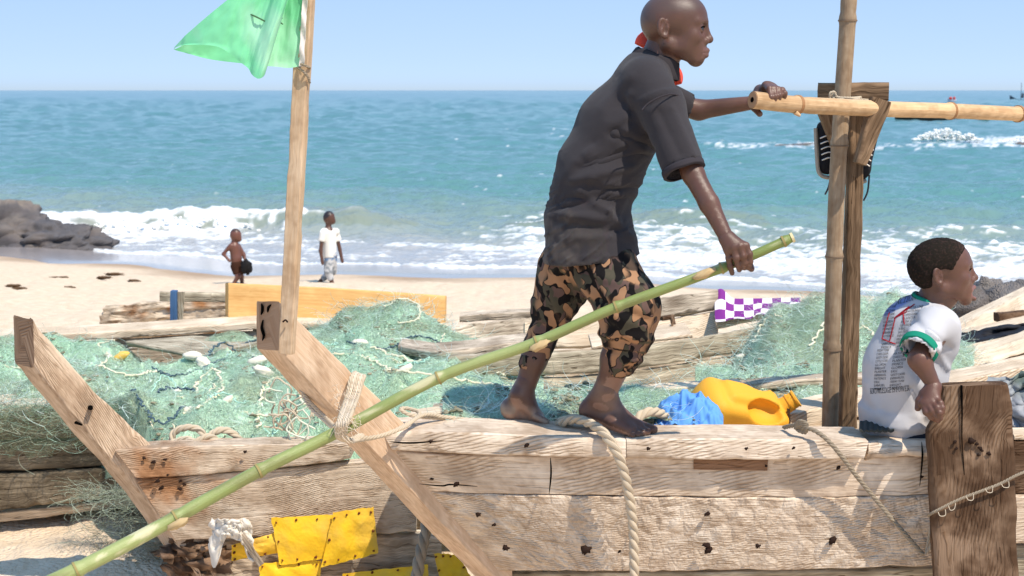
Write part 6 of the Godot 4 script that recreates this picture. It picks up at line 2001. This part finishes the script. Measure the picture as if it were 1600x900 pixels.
	hand_field(s, P(1182, 158, 4.165), P(1193, 136, 4.145), [
		[P(1196, 133, 4.12), P(1202, 139, 4.082), P(1204, 152, 4.065), P(1204, 161, 4.068)],
		[P(1201, 133, 4.125), P(1209, 139, 4.085), P(1211, 151, 4.068), P(1210, 160, 4.07)],
		[P(1206, 135, 4.13), P(1216, 140, 4.088), P(1218, 149, 4.074), P(1217, 156, 4.076)],
		[P(1210, 138, 4.135), P(1222, 141, 4.095), P(1226, 146, 4.082), P(1226, 151, 4.084)]],
		[P(1184, 150, 4.13), P(1178, 168, 4.11), P(1187, 178, 4.09)], Vector3(0.5, 0, 0.8))
	s.mesh_into(g, 0.003)
	# head
	var H := 0.204
	var X := Transform3D(Basis(Vector3.UP, deg_to_rad(-9.0)), P(1054.5, 44.8, 4.07))
	s = Sdf.new()
	head_field(s, X, H, false)
	s.cap(X * (Vector3(-0.12, -0.20, 0) * H), X * (Vector3(-0.16, -0.55, 0) * H), 0.21 * H, 0.22 * H, 0.08 * H)
	s.mesh_into(g, 0.003)
	var Xi := X.affine_inverse()
	g.paint(func(p: Vector3, n: Vector3):
		var c := skin_tone(p, n, Color(0.118, 0.054, 0.035))
		var q := Xi * p / H
		if absf(q.x) < 0.7 and absf(q.y) < 0.7 and absf(q.z) < 0.6:
			c = skin_tone(p, n, Color(0.110, 0.052, 0.035))
			var scalp := smoothstep(0.16, 0.26, q.y - q.x * 0.10 + (0.10 if q.x < -0.25 else 0.0)) * (1.0 - smoothstep(0.30, 0.42, q.x))
			c = c.lerp(Color(0.085, 0.053, 0.043), scalp * 0.7)
			if q.x > 0.36 and absf(q.y + 0.33) < 0.075 and absf(q.z) < 0.13: c = c.lerp(Color(0.165, 0.08, 0.066), 0.8)
			return c
		var f := px_of(p)
		if f.y > 590 and f.x < 880:   # dried sand on the left heel
			c = c.lerp(Color(0.40, 0.30, 0.22), clampf(smoothstep(622, 640, f.y) * 0.5 + fast_noise.get_noise_3d(p.x * 90, p.y * 90, p.z * 90) * 0.9, 0.0, 0.7) * (1.0 if n.y < 0.6 else 0.4))
		if f.y > 590 and n.y < -0.25: c = c.lerp(Color(0.30, 0.17, 0.12), 0.7)
		if f.y > 590 and f.x > 880: c = c.lerp(Color(0.30, 0.19, 0.135), clampf(fast_noise.get_noise_3d(p.x * 70, p.y * 70, p.z * 70) * 0.8, 0.0, 0.4))
		return c)
	part("body", g.mesh(), M.skin, t)
	face_parts(t, X, H, false, false)
	for q in toes:   # nails
		var nl := Geo.new()
		lump(nl, P(q[3] + 1.0, q[4] - 2.5, q[5]) + Vector3(0, q[6] * 0.42, 0.003), Vector3(0.0046, 0.002, 0.0046), 0.0, 1.0, 0.0, 8, 6)
		part("toenail", nl.mesh(), plain(Color(0.55, 0.42, 0.36), 0.4), t)
	# polo shirt
	s = Sdf.new()
	s.cap(P(1002, 140, 4.08), P(968, 200, 4.08), 0.088, 0.115, 0.03, Vector3.BACK, 1.22)
	s.cap(P(968, 200, 4.08), P(938, 265, 4.08), 0.117, 0.118, 0.03, Vector3.BACK, 1.18)
	s.cap(P(938, 265, 4.08), P(918, 338, 4.08), 0.118, 0.117, 0.03, Vector3.BACK, 1.15)
	s.cut(P(918, 330, 4.08), P(925, 404, 4.08), 0.116, 0.138, 0.02, Vector3.BACK, 1.12)
	s.cap(P(1008, 128, 3.985), P(1010, 128, 4.19), 0.068, 0.064, 0.04)
	s.cap(P(1024, 148, 3.945), P(1034, 165, 3.935), 0.058, 0.056, 0.03)
	s.cut(P(1031, 158, 3.935), P(1069, 268, 3.855), 0.058, 0.0575, 0.03)
	s.cap(P(1010, 110, 4.08), P(1018, 102, 4.08), 0.060, 0.056, 0.03)
	s.cut(P(1020, 150, 4.215), P(1078, 170, 4.222), 0.058, 0.042, 0.03)
	s.shell = 0.012
	s.cut(P(1066, 260, 3.860), P(1080, 300, 3.83), 0.0515, 0.05, 0.004, Vector3.ZERO, 1.0, 2)
	s.cut(P(923, 385, 4.08), P(926, 440, 4.08), 0.124, 0.128, 0.004, Vector3.BACK, 1.12, 2)
	s.cut(P(1070, 168, 4.221), P(1100, 172, 4.224), 0.036, 0.036, 0.004, Vector3.ZERO, 1.0, 2)
	s.cap(P(1022, 100, 4.08), P(1040, 60, 4.08), 0.052, 0.052, 0.006, Vector3.ZERO, 1.0, 2)
	g = Geo.new()
	s.mesh_into(g, 0.0057)
	var folds := [
		[905, 262, 1000, 232, 8, -0.012], [895, 282, 985, 262, 7, 0.010], [880, 318, 985, 300, 9, -0.014], [890, 338, 975, 345, 7, 0.010], [905, 300, 950, 330, 7, 0.010], [925, 292, 965, 300, 6, -0.009],
		[870, 345, 960, 362, 8, -0.011], [880, 372, 985, 368, 7, 0.008], [965, 210, 1015, 236, 8, -0.014], [985, 150, 975, 205, 9, 0.010], [978, 160, 986, 175, 6, -0.010], [1000, 300, 972, 345, 7, -0.010],
		[1030, 175, 1062, 240, 7, -0.007], [1050, 170, 1085, 245, 6, 0.006], [1010, 165, 1040, 152, 5, -0.005], [940, 170, 985, 120, 9, 0.006], [860, 300, 900, 255, 8, 0.006], [930, 225, 985, 190, 7, -0.007], [1038, 262, 1100, 250, 3.0, -0.003],
		[855, 330, 870, 395, 8, 0.006], [950, 330, 990, 378, 6, 0.008], [915, 240, 945, 215, 6, 0.006]]
	g.displace(func(p, _n):
		var q := px_of(p)
		var slack := smoothstep(170, 330, q.y) * smoothstep(1070, 1000, q.x)
		var u := q.x * 0.83 - q.y * 0.56
		var v := q.x * 0.56 + q.y * 0.83
		var bend := 9.0 * bump_noise.get_noise_2d(q.x * 0.2, q.y * 0.2)
		var ridge := pow(maxf(0.0, 1.0 - absf(fast_noise.get_noise_2d(u * 0.075, (v + bend) * 0.42)) * 3.6), 1.4)
		var r := fold_shift(folds, q) * 0.75 + 0.0035 * fast_noise.get_noise_3d(p.x * 38, p.y * 60, p.z * 38)
		return r + slack * 0.0055 * ridge * smoothstep(-0.05, 0.25, bump_noise.get_noise_2d(q.x * 0.22 + 50, q.y * 0.3)) + 0.0010 * bump_noise.get_noise_3d(p.x * 300, p.y * 400, p.z * 300))
	g.paint(func(p, n):
		var q := px_of(p)
		var c := Color(0.042, 0.0375, 0.0395)
		var dust := smoothstep(300, 400, q.y) * smoothstep(960, 850, q.x) * clampf(0.45 + fast_noise.get_noise_3d(p.x * 130, p.y * 130, p.z * 130) * 1.5, 0, 1)
		c = c.lerp(Color(0.20, 0.165, 0.14), dust * 0.55)
		return c)
	var sm := tinted(0.92, 0.25, "weave", 14.0, 0.09)
	sm.rim_enabled = true
	sm.rim = 0.2
	var shirt := part("shirt", g.mesh(), sm, t)
	# ribbed sleeve edge, shoulder seam and collar
	var knit := plain(Color(0.235, 0.22, 0.235), 0.95, 0.2)
	var sa := (P(1069, 268, 3.855) - P(1030, 158, 3.935)).normalized()
	var s1 := Vector3(0, 0, 1).cross(sa).normalized()
	var s2 := sa.cross(s1).normalized()
	part("sleeve_band", band(P(1066.5, 261, 3.860), sa, s1, s2, [[0.050, 0.0], [0.0588, -0.002], [0.0596, 0.004], [0.0588, 0.010], [0.0590, 0.0155], [0.050, 0.016]], 40).mesh(), knit, shirt)
	g = Geo.new()
	rope(g, [P(1003, 172, 3.83), P(1012, 162, 3.845), P(1030, 152, 3.852), P(1048, 147, 3.868), P(1064, 150, 3.90)], 0.0022)
	part("shoulder_seam", g.mesh(), knit, shirt)
	var ax := (P(1040, 60, 4.075) - P(1022, 106, 4.08)).normalized()
	ax = (ax + Vector3(0.10, 0.35, 0)).normalized()
	var c1 := (P(1056, 124, 4.08) - P(990, 84, 4.08)).normalized()
	c1 = (c1 - ax * c1.dot(ax)).normalized()
	var c2 := ax.cross(c1).normalized()
	part("collar", band(P(1024, 97, 4.08), ax, c1 * 1.08, c2, [[0.050, -0.03], [0.053, 0.018], [0.056, 0.024], [0.061, 0.019], [0.071, -0.012], [0.0755, -0.026], [0.072, -0.030], [0.055, -0.01]], 56, 0.22).mesh(), plain(Color(0.22, 0.205, 0.215), 0.92, 0.25), shirt)
	g = Geo.new()
	tube(g, spline([P(1004, 72, 4.165), P(1010, 62, 4.17), P(1030, 84, 4.185), P(1053, 112, 4.175), P(1052, 128, 4.16)], 30), func(u, a): return 0.021 + 0.004 * sin(a * 3.0 + u * 9.0), 14)
	part("scarf", g.mesh(), plain(Color(0.86, 0.33, 0.27), 0.9, 0.2), t, "red cloth over the far shoulder")
	# camouflage trousers gathered below the knee
	s = Sdf.new()
	s.cap(P(908, 392, 4.11), P(938, 394, 4.06), 0.098, 0.094, 0.03)
	s.cap(P(950, 428, 4.01), P(983, 480, 3.965), 0.092, 0.084, 0.03)
	s.cap(P(983, 480, 3.965), P(980, 530, 3.985), 0.084, 0.066, 0.03)
	s.cut(P(980, 525, 3.985), P(966, 578, 4.02), 0.064, 0.043, 0.02)
	s.cap(P(886, 425, 4.14), P(862, 488, 4.18), 0.090, 0.060, 0.03)
	s.cap(P(862, 488, 4.18), P(842, 540, 4.18), 0.058, 0.042, 0.02)
	s.cut(P(842, 536, 4.18), P(827, 577, 4.18), 0.043, 0.036, 0.015)
	s.cap(P(905, 452, 4.14), P(898, 478, 4.15), 0.03, 0.02, 0.03)
	g = Geo.new()
	s.mesh_into(g, 0.0065)
	var pf := [[930, 470, 1010, 500, 8, -0.009], [940, 520, 1015, 530, 7, 0.010], [945, 500, 990, 545, 6, -0.008], [930, 430, 1000, 450, 9, 0.007], [880, 430, 905, 480, 8, -0.012], [850, 440, 880, 500, 7, 0.008], [828, 500, 870, 520, 6, -0.006], [835, 470, 862, 520, 6, 0.006], [910, 415, 935, 470, 7, -0.010], [965, 400, 1000, 430, 7, -0.006], [945, 548, 1005, 556, 4, -0.010], [808, 548, 850, 556, 3.5, -0.008]]
	g.displace(func(p, _n):
		var q := px_of(p)
		var r := fold_shift(pf, q) + 0.006 * fast_noise.get_noise_3d(p.x * 50, p.y * 50, p.z * 50)
		var low := smoothstep(548, 562, q.y)
		r += low * (0.011 * fast_noise.get_noise_3d(p.x * 190, p.y * 50, p.z * 190) + 0.002)
		return r)
	var cm := StandardMaterial3D.new()
	cm.albedo_texture = T["camo"]
	cm.uv1_triplanar = true
	cm.uv1_scale = Vector3(2.3, 1.7, 2.3)
	cm.uv1_triplanar_sharpness = 8.0
	cm.roughness = 0.9
	cm.metallic_specular = 0.25
	part("trousers", g.mesh(), cm, t)

func seated_boy() -> void:
	var t := thing("person", P(1410, 700, 4.1), "seated boy with open mouth in a printed white T-shirt with green cuffs", "person")
	var right := Vector3(0.52, 0, 0.85)
	var fwd := Vector3(0.85, 0, -0.52)
	var g := Geo.new()
	var s := Sdf.new()
	s.cap(P(1448, 488, 4.07), P(1464, 455, 4.06), 0.048, 0.043, 0.02)
	s.cap(P(1462, 478, 4.06), P(1478, 462, 4.05), 0.036, 0.036, 0.02)
	s.cap(P(1436, 510, 4.08), P(1405, 660, 4.10), 0.075, 0.08, 0.03, right, 1.2)
	s.cap(P(1470, 508, 3.975), P(1437, 562, 3.885), 0.037, 0.031, 0.02)
	s.cap(P(1437, 562, 3.885), P(1460, 604, 3.865), 0.0305, 0.019, 0.015)
	s.cap(P(1410, 505, 4.2), P(1420, 590, 4.3), 0.036, 0.03, 0.02)
	s.cap(P(1420, 590, 4.3), P(1490, 640, 4.35), 0.03, 0.024, 0.02)
	for q in [[1425, 688, 4.05], [1390, 690, 4.2]]:
		var hip := P(q[0], q[1], q[2])
		var knee := hip + fwd * 0.33 + Vector3(0, -0.01, 0)
		var foot := knee + fwd * 0.06 + Vector3(0, -0.33, 0)
		s.cap(hip, knee, 0.065, 0.045, 0.02)
		s.cap(knee, foot, 0.045, 0.03, 0.02)
		s.cap(foot, foot + fwd * 0.13 + Vector3(0, -0.015, 0), 0.03, 0.018, 0.02)
	s.mesh_into(g, 0.0085)
	s = Sdf.new()
	hand_field(s, P(1459, 603, 3.865), P(1453, 622, 3.855), [
		[P(1441, 630, 3.845), P(1447, 644, 3.828), P(1455, 652, 3.830), P(1462, 656, 3.835)],
		[P(1448, 629, 3.838), P(1456, 642, 3.820), P(1462, 650, 3.818), P(1466, 658, 3.822)],
		[P(1456, 627, 3.836), P(1464, 637, 3.816), P(1468, 645, 3.810), P(1470, 654, 3.814)],
		[P(1463, 622, 3.840), P(1469, 630, 3.820), P(1472, 637, 3.814), P(1473, 644, 3.816)]],
		[P(1443, 615, 3.865), P(1436, 626, 3.860), P(1434, 638, 3.855)], Vector3.RIGHT)
	s.mesh_into(g, 0.003)
	var H := 0.185
	var X := Transform3D(Basis(Vector3.UP, deg_to_rad(-6.0)) * Basis(Vector3.BACK, deg_to_rad(8.0)), P(1472.5, 425, 4.05))
	s = Sdf.new()
	head_field(s, X, H, true)
	s.cap(X * (Vector3(-0.10, -0.20, 0) * H), X * (Vector3(-0.16, -0.50, 0) * H), 0.22 * H, 0.22 * H, 0.08 * H)
	s.mesh_into(g, 0.003)
	var Xi := X.affine_inverse()
	g.paint(func(p: Vector3, n: Vector3):
		var c := skin_tone(p, n, Color(0.128, 0.058, 0.038))
		var q := Xi * p / H
		if absf(q.x) < 0.7 and absf(q.y) < 0.7 and absf(q.z) < 0.6:
			if q.x > 0.36 and absf(q.y + 0.36) < 0.10 and absf(q.z) < 0.13: c = c.lerp(Color(0.26, 0.12, 0.105), 0.7)
		return c)
	part("body", g.mesh(), M.skin, t)
	face_parts(t, X, H, true, true)
	# close-cropped hair
	s = Sdf.new()
	var b := X.basis
	s.ell(X * (Vector3(-0.03, 0.17, 0) * H), b, Vector3(0.468, 0.362, 0.378) * H, 0.02 * H)
	s.ell(X * (Vector3(-0.195, 0.06, 0) * H), b, Vector3(0.298, 0.31, 0.345) * H, 0.10 * H)
	s.ell(X * (Vector3(0.42, -0.06, 0) * H), b, Vector3(0.36, 0.37, 0.6) * H, 0.09 * H, 1)
	s.cap(X * (Vector3(-0.05, -0.07, -0.5) * H), X * (Vector3(-0.05, -0.07, 0.5) * H), 0.15 * H, 0.15 * H, 0.07 * H, Vector3.ZERO, 1.0, 1)
	s.box(X * (Vector3(-0.2, -0.58, 0) * H), b, Vector3(0.5, 0.25, 0.5) * H, 0.02 * H, 0.03 * H, 1)
	g = Geo.new()
	s.mesh_into(g, 0.0032)
	g.displace(func(p, _n): return 0.0016 * fast_noise.get_noise_3d(p.x * 900, p.y * 900, p.z * 900))
	g.paint(func(p, _n): return Color(0.022, 0.016, 0.014).lerp(Color(0.085, 0.05, 0.04), clampf(fast_noise.get_noise_3d(p.x * 1300, p.y * 1300, p.z * 1300) * 1.0 - 0.1 + smoothstep(0.1, 0.38, (Xi * p / H).x) * 0.5, 0, 1)))
	part("hair", g.mesh(), tinted(0.9, 0.2, "weave", 30.0, 0.15), t)
	# T-shirt
	s = Sdf.new()
	s.cut(P(1404, 640, 4.09), P(1400, 692, 4.09), 0.104, 0.092, 0.02, right, 1.12)
	s.cap(P(1407, 640, 4.09), P(1415, 575, 4.085), 0.104, 0.107, 0.03, right, 1.12)
	s.cap(P(1415, 575, 4.085), P(1432, 515, 4.08), 0.107, 0.092, 0.03, right, 1.15)
	s.cap(P(1412, 502, 4.18), P(1466, 512, 3.995), 0.053, 0.053, 0.04)
	s.cap(P(1440, 492, 4.09), P(1450, 480, 4.075), 0.062, 0.054, 0.03)
	s.cap(P(1468, 512, 3.985), P(1472, 540, 4.02), 0.047, 0.046, 0.04)
	s.cut(P(1464, 500, 3.97), P(1432, 550, 3.88), 0.050, 0.0465, 0.025)
	s.cut(P(1410, 505, 4.2), P(1416, 560, 4.26), 0.052, 0.046, 0.025)
	s.shell = 0.012
	s.cut(P(1436, 543, 3.893), P(1424, 563, 3.86), 0.0425, 0.042, 0.004, Vector3.ZERO, 1.0, 2)
	s.cap(P(1455, 477, 4.07), P(1470, 440, 4.06), 0.050, 0.05, 0.006, Vector3.ZERO, 1.0, 2)
	g = Geo.new()
	s.mesh_into(g, 0.0065)
	var back := s   # the field stays at hand: the print is laid on it
	var folds := [[1400, 540, 1450, 600, 9, -0.007], [1440, 560, 1470, 540, 6, 0.006], [1360, 640, 1430, 655, 8, -0.006], [1365, 668, 1440, 672, 6, 0.005], [1450, 520, 1485, 545, 5, -0.006], [1462, 545, 1480, 575, 5, 0.007], [1425, 610, 1448, 660, 6, -0.008], [1355, 600, 1380, 660, 7, 0.005], [1430, 500, 1460, 530, 6, -0.006], [1420, 512, 1440, 540, 5, 0.004]]
	var shift := func(p, _n): return fold_shift(folds, px_of(p)) + 0.003 * fast_noise.get_noise_3d(p.x * 45, p.y * 45, p.z * 45)
	g.displace(shift)
	g.paint(func(p, _n):
		var q := px_of(p)
		var c := Color(0.54, 0.535, 0.555)
		var dirt := smoothstep(585, 690, q.y) * clampf(0.4 + fast_noise.get_noise_3d(p.x * 60, p.y * 60, p.z * 60) * 1.4, 0, 1)
		c = c.lerp(Color(0.38, 0.32, 0.27), dirt * 0.6)
		c = c.lerp(Color(0.50, 0.36, 0.24), 0.6 * exp(-q.distance_squared_to(Vector2(1452, 553)) / 90.0))
		c = c.lerp(Color(0.18, 0.25, 0.55), 0.85 * smoothstep(7.0, 3.0, seg_dist(q.x, q.y, 1383, 489, 1420, 466)))
		return c)
	var sm := tinted(0.9, 0.25, "weave", 14.0, 0.06)
	var shirt := part("shirt", g.mesh(), sm, t)
	var green := plain(Color(0.13, 0.52, 0.42), 0.9, 0.2)
	var sa := (P(1432, 550, 3.88) - P(1464, 500, 3.97)).normalized()
	var s1 := Vector3(0, 0, 1).cross(sa).normalized()
	var s2 := sa.cross(s1).normalized()
	part("cuff", band(P(1438, 541, 3.897), sa, s1, s2, [[0.044, 0.0], [0.0530, -0.002], [0.0540, 0.003], [0.0530, 0.0165], [0.0515, 0.0185], [0.043, 0.019]], 40).mesh(), green, shirt, "green sleeve cuff")
	var ax := (P(1470, 440, 4.06) - P(1455, 477, 4.07)).normalized()
	var c1 := (P(1482, 492, 4.06) - P(1430, 462, 4.06)).normalized()
	c1 = (c1 - ax * c1.dot(ax)).normalized()
	part("collar", band(P(1455, 474, 4.07), ax, c1 * 1.08, ax.cross(c1).normalized(), [[0.048, -0.012], [0.0495, 0.012], [0.052, 0.015], [0.0555, 0.010], [0.0565, -0.004], [0.056, -0.012]], 48).mesh(), green, shirt, "green ribbed collar")
	# print on the back
	var n := Vector3(-0.40, 0.08, 0.91).normalized()
	var rx := Vector3(0.91, 0.0, 0.40).normalized()
	var uy := n.cross(rx).normalized()
	var o := P(1398, 560, 3.96)
	var all := PackedInt32Array(range(back.a.size()))
	var lay := func(x: float, y: float):   # a spot of the print, in photograph units from the middle of the back
		var p: Vector3 = o + rx * (x / 560.0) + uy * (-y / 560.0) + n * 0.12
		for k in 26:
			var d := back.ev(p, all)
			if d < 0.0012: break
			p -= n * minf(d, 0.02)
		return p + n * (0.0014 + float(shift.call(p, n)))
	var dark := Geo.new()
	var words := ["FRIDAY TEAM", "CHRISTIANA", "SAFETY CADRE", "LITTLE STAR", "GLORIA", "BRIGHT", "PLANTER", "EMMANUEL", "PATIENCE", "ERIC", "SAMUEL", "PRINCE"]
	for i in 24: letter(dark, words[i % 12], -31.0 + i * 0.35 * (1.0 if i < 12 else -0.6), -72.0 + i * 5.6, 3.6, -0.22 + 0.002 * i, lay, 20.0)
	for i in 24: letter(dark, words[(i * 5 + 3) % 12], -2.0 + 14.0 * exp(-i * 0.22) - i * 0.3, -76.0 + i * 5.6, 3.6, -0.20, lay, 22.0)
	letter(dark, "KNOWLEDGE IS POWER", -42.0, 64.0, 9.0, -0.20, lay, 64.0)
	part("lettering", dark.mesh(), plain(Color(0.13, 0.13, 0.12), 0.9, 0.1), shirt)
	var title := Geo.new()
	letter(title, "ACTION 2000", -12.0, -80.0, 10.0, -0.34, lay, 54.0)
	part("title_lettering", title.mesh(), plain(Color(0.24, 0.30, 0.20), 0.9, 0.1), shirt)
	var red := Geo.new()
	for l in [[-20, -68, -28, -26], [-28, -26, -4, -20], [-14, -24, -8, -62], [-8, -62, 4, -70], [-8, -62, 12, -80], [-10, -60, 10, -72], [4, -70, 8, -52], [-2, -66, 20, -84]]:
		var line := []
		for i in 9: line.append(lay.call(lerpf(l[0], l[2], i / 8.0), lerpf(l[1], l[3], i / 8.0)))
		tube(red, spline(line, 16), func(_u, _a): return 0.0016, 4)
	part("emblem", red.mesh(), plain(Color(0.62, 0.16, 0.20), 0.9, 0.1), shirt)
	# shorts, mostly hidden by the board
	s = Sdf.new()
	s.cap(P(1425, 686, 4.05), P(1425, 686, 4.05) + fwd * 0.26, 0.078, 0.068, 0.03)
	s.cap(P(1390, 688, 4.2), P(1390, 688, 4.2) + fwd * 0.26, 0.078, 0.068, 0.03)
	g = Geo.new()
	s.mesh_into(g, 0.01)
	part("shorts", g.mesh(), plain(Color(0.16, 0.18, 0.22), 0.9, 0.2), t)

func letter(g: Geo, text: String, x: float, y: float, high: float, slope: float, lay: Callable, wide: float) -> void:   # a line of print laid on the cloth
	var tm := TextMesh.new()
	var f := SystemFont.new()
	f.font_names = PackedStringArray(["Droid Serif"] if high > 7.0 else ["Droid Sans"])
	f.font_weight = 400
	tm.font = f
	tm.text = text
	tm.font_size = 32
	tm.depth = 0.0
	tm.pixel_size = 0.01
	tm.curve_step = 4.0
	var a := tm.get_mesh_arrays()
	if a.size() == 0 or a[Mesh.ARRAY_VERTEX] == null: return
	var v: PackedVector3Array = a[Mesh.ARRAY_VERTEX]
	var lo := Vector3.ONE * 1e9
	var hi := -lo
	for p in v:
		lo = lo.min(p); hi = hi.max(p)
	var ky := high / maxf(hi.y - lo.y, 1e-4)
	var kx := minf(ky * 1.1, wide / maxf(hi.x - lo.x, 1e-4))
	var first := g.v.size()
	var memo := {}
	for p in v:
		var qx := (p.x - lo.x) * kx
		var key := Vector2i(roundi(qx * 20.0), roundi(p.y * 200.0))
		if not memo.has(key): memo[key] = lay.call(x + qx, y + slope * qx - (p.y - lo.y) * ky)
		g.add(memo[key])
	var idx: PackedInt32Array = a[Mesh.ARRAY_INDEX] if a[Mesh.ARRAY_INDEX] != null else PackedInt32Array(range(v.size()))
	for i in range(0, idx.size(), 3): g.tri(first + idx[i], first + idx[i + 1], first + idx[i + 2])

func far_children() -> void:
	# child in a white shirt
	var f := on_ground(515, 445)
	var d := -f.z
	var Q := func(px: float, py: float, dz: float): return P(px, py, d + dz)
	var t := thing("person", f, "distant child in white T-shirt and patterned trousers walking by the water", "person", "children walking on the beach")
	var g := Geo.new()
	var s := Sdf.new()
	s.ell(Q.call(514, 340, 0), Basis(), Vector3(0.082, 0.095, 0.075), 0.02)
	s.cap(Q.call(517, 344, 0), Q.call(520, 346, 0), 0.05, 0.04, 0.03)
	s.cap(Q.call(513, 350, 0), Q.call(513, 358, 0), 0.038, 0.042, 0.02)
	s.cap(Q.call(513, 364, 0), Q.call(516, 398, 0), 0.085, 0.085, 0.03)
	s.cap(Q.call(504, 364, -0.1), Q.call(501, 392, -0.12), 0.032, 0.026, 0.02)
	s.cap(Q.call(501, 392, -0.12), Q.call(504, 412, -0.14), 0.025, 0.022, 0.02)
	s.cap(Q.call(525, 364, 0.1), Q.call(531, 390, 0.1), 0.032, 0.026, 0.02)
	s.cap(Q.call(531, 390, 0.1), Q.call(535, 409, 0.06), 0.025, 0.024, 0.02)
	s.cap(Q.call(512, 400, 0), Q.call(514, 424, -0.05), 0.06, 0.045, 0.02)
	s.cap(Q.call(514, 424, -0.05), Q.call(519, 443, -0.05), 0.04, 0.028, 0.02)
	s.cap(Q.call(520, 400, 0), Q.call(519, 425, 0.08), 0.06, 0.045, 0.02)
	s.cap(Q.call(519, 425, 0.08), Q.call(499, 440, 0.12), 0.04, 0.026, 0.02)
	s.cap(Q.call(518, 443, -0.05), Q.call(524, 445, -0.02), 0.028, 0.02, 0.02)
	s.mesh_into(g, 0.014)
	g.paint(func(p, n): return Color(0.025, 0.018, 0.016) if px_of(p).y < 338 - (px_of(p).x - 514) * 0.8 else Color(0.10, 0.046, 0.031))
	part("body", g.mesh(), M.skin, t)
	s = Sdf.new()
	s.cut(Q.call(514, 360, 0), Q.call(515, 402, 0), 0.10, 0.095, 0.02)
	s.cap(Q.call(506, 362, -0.06), Q.call(525, 362, 0.06), 0.052, 0.052, 0.02)
	s.cut(Q.call(505, 362, -0.1), Q.call(502, 377, -0.11), 0.05, 0.048, 0.02)
	s.cut(Q.call(524, 362, 0.1), Q.call(529, 377, 0.1), 0.05, 0.048, 0.02)
	g = Geo.new()
	s.mesh_into(g, 0.013)
	part("shirt", g.mesh(), plain(Color(0.90, 0.89, 0.86), 0.9, 0.2), t)
	s = Sdf.new()
	s.cap(Q.call(515, 396, 0), Q.call(513, 424, -0.05), 0.082, 0.060, 0.03)
	s.cut(Q.call(513, 422, -0.05), Q.call(517, 438, -0.05), 0.058, 0.045, 0.02)
	s.cap(Q.call(518, 398, 0), Q.call(520, 424, 0.08), 0.078, 0.060, 0.03)
	s.cut(Q.call(520, 423, 0.08), Q.call(504, 436, 0.12), 0.056, 0.042, 0.02)
	g = Geo.new()
	s.mesh_into(g, 0.013)
	g.paint(func(p, _n):
		var w := fast_noise.get_noise_3d(p.x * 120, p.y * 120, p.z * 120)
		return Color(0.16, 0.24, 0.38) if px_of(p).y < 408 and w < 0.1 else (Color(0.52, 0.52, 0.52) if w > 0.0 else Color(0.24, 0.26, 0.28)))
	part("trousers", g.mesh(), tinted(0.9, 0.2), t)
	# bare-chested toddler
	f = on_ground(371, 448)
	d = -f.z
	t = thing("person", f, "small bare-chested toddler in brown shorts with one elbow bent", "person", "children walking on the beach")
	s = Sdf.new()
	g = Geo.new()
	s.ell(Q.call(368, 367, 0), Basis(), Vector3(0.080, 0.090, 0.072), 0.02)
	s.cap(Q.call(371, 372, 0), Q.call(374, 374, 0), 0.045, 0.035, 0.03)
	s.cap(Q.call(366, 376, 0), Q.call(366, 382, 0), 0.034, 0.04, 0.02)
	s.cap(Q.call(366, 386, 0), Q.call(369, 404, 0), 0.076, 0.070, 0.03)
	s.cap(Q.call(369, 404, 0), Q.call(370, 414, 0), 0.074, 0.072, 0.03)
	s.cap(Q.call(360, 384, -0.05), Q.call(349, 397, -0.05), 0.030, 0.024, 0.02)
	s.cap(Q.call(349, 397, -0.05), Q.call(359, 408, -0.09), 0.023, 0.02, 0.02)
	s.cap(Q.call(373, 384, 0.05), Q.call(381, 398, 0.05), 0.030, 0.024, 0.02)
	s.cap(Q.call(381, 398, 0.05), Q.call(384, 411, 0.0), 0.023, 0.02, 0.02)
	s.cap(Q.call(367, 414, 0), Q.call(372, 432, -0.04), 0.052, 0.036, 0.02)
	s.cap(Q.call(372, 432, -0.04), Q.call(364, 445, -0.04), 0.034, 0.024, 0.02)
	s.cap(Q.call(374, 414, 0.05), Q.call(377, 432, 0.06), 0.052, 0.036, 0.02)
	s.cap(Q.call(377, 432, 0.06), Q.call(379, 446, 0.06), 0.034, 0.024, 0.02)
	s.cap(Q.call(364, 445, -0.04), Q.call(369, 448, -0.03), 0.024, 0.018, 0.02)
	s.mesh_into(g, 0.013)
	g.paint(func(p, _n): return Color(0.06, 0.03, 0.022) if px_of(p).y < 362 else Color(0.15, 0.062, 0.040))
	part("body", g.mesh(), M.skin, t)
	s = Sdf.new()
	s.cap(Q.call(370, 412, 0), Q.call(370, 416, 0), 0.083, 0.083, 0.02)
	s.cut(Q.call(367, 414, 0), Q.call(371, 428, -0.03), 0.064, 0.058, 0.02)
	s.cut(Q.call(375, 414, 0.05), Q.call(378, 428, 0.06), 0.064, 0.058, 0.02)
	s.ball(Q.call(383, 416, -0.06), 0.05, 0.02)
	g = Geo.new()
	s.mesh_into(g, 0.013)
	part("shorts", g.mesh(), plain(Color(0.26, 0.17, 0.13), 0.9, 0.2), t)
	g = Geo.new()
	lump(g, Q.call(385, 417, -0.10), Vector3(0.075, 0.105, 0.07), 0.4, 1.4, 6.0, 20, 14)
	solo("bundle", g.mesh(), plain(Color(0.10, 0.09, 0.09), 0.7, 0.3), "dark bundle held at the hip of the bare-chested toddler", "bundle")
func _ready() -> void:
	setup_view()
	make_materials()
	build_ground()
	build_sea()
	build_rocks()
	build_far_boats()
	main_boat()
	second_boat()
	old_boats()
	loose_timber()
	rudder_and_posts()
	green_bamboo()
	flag_and_pole()
	nets()
	ropes()
	jerrycan()
	soft_things()
	standing_boy()
	seated_boy()
	far_children()
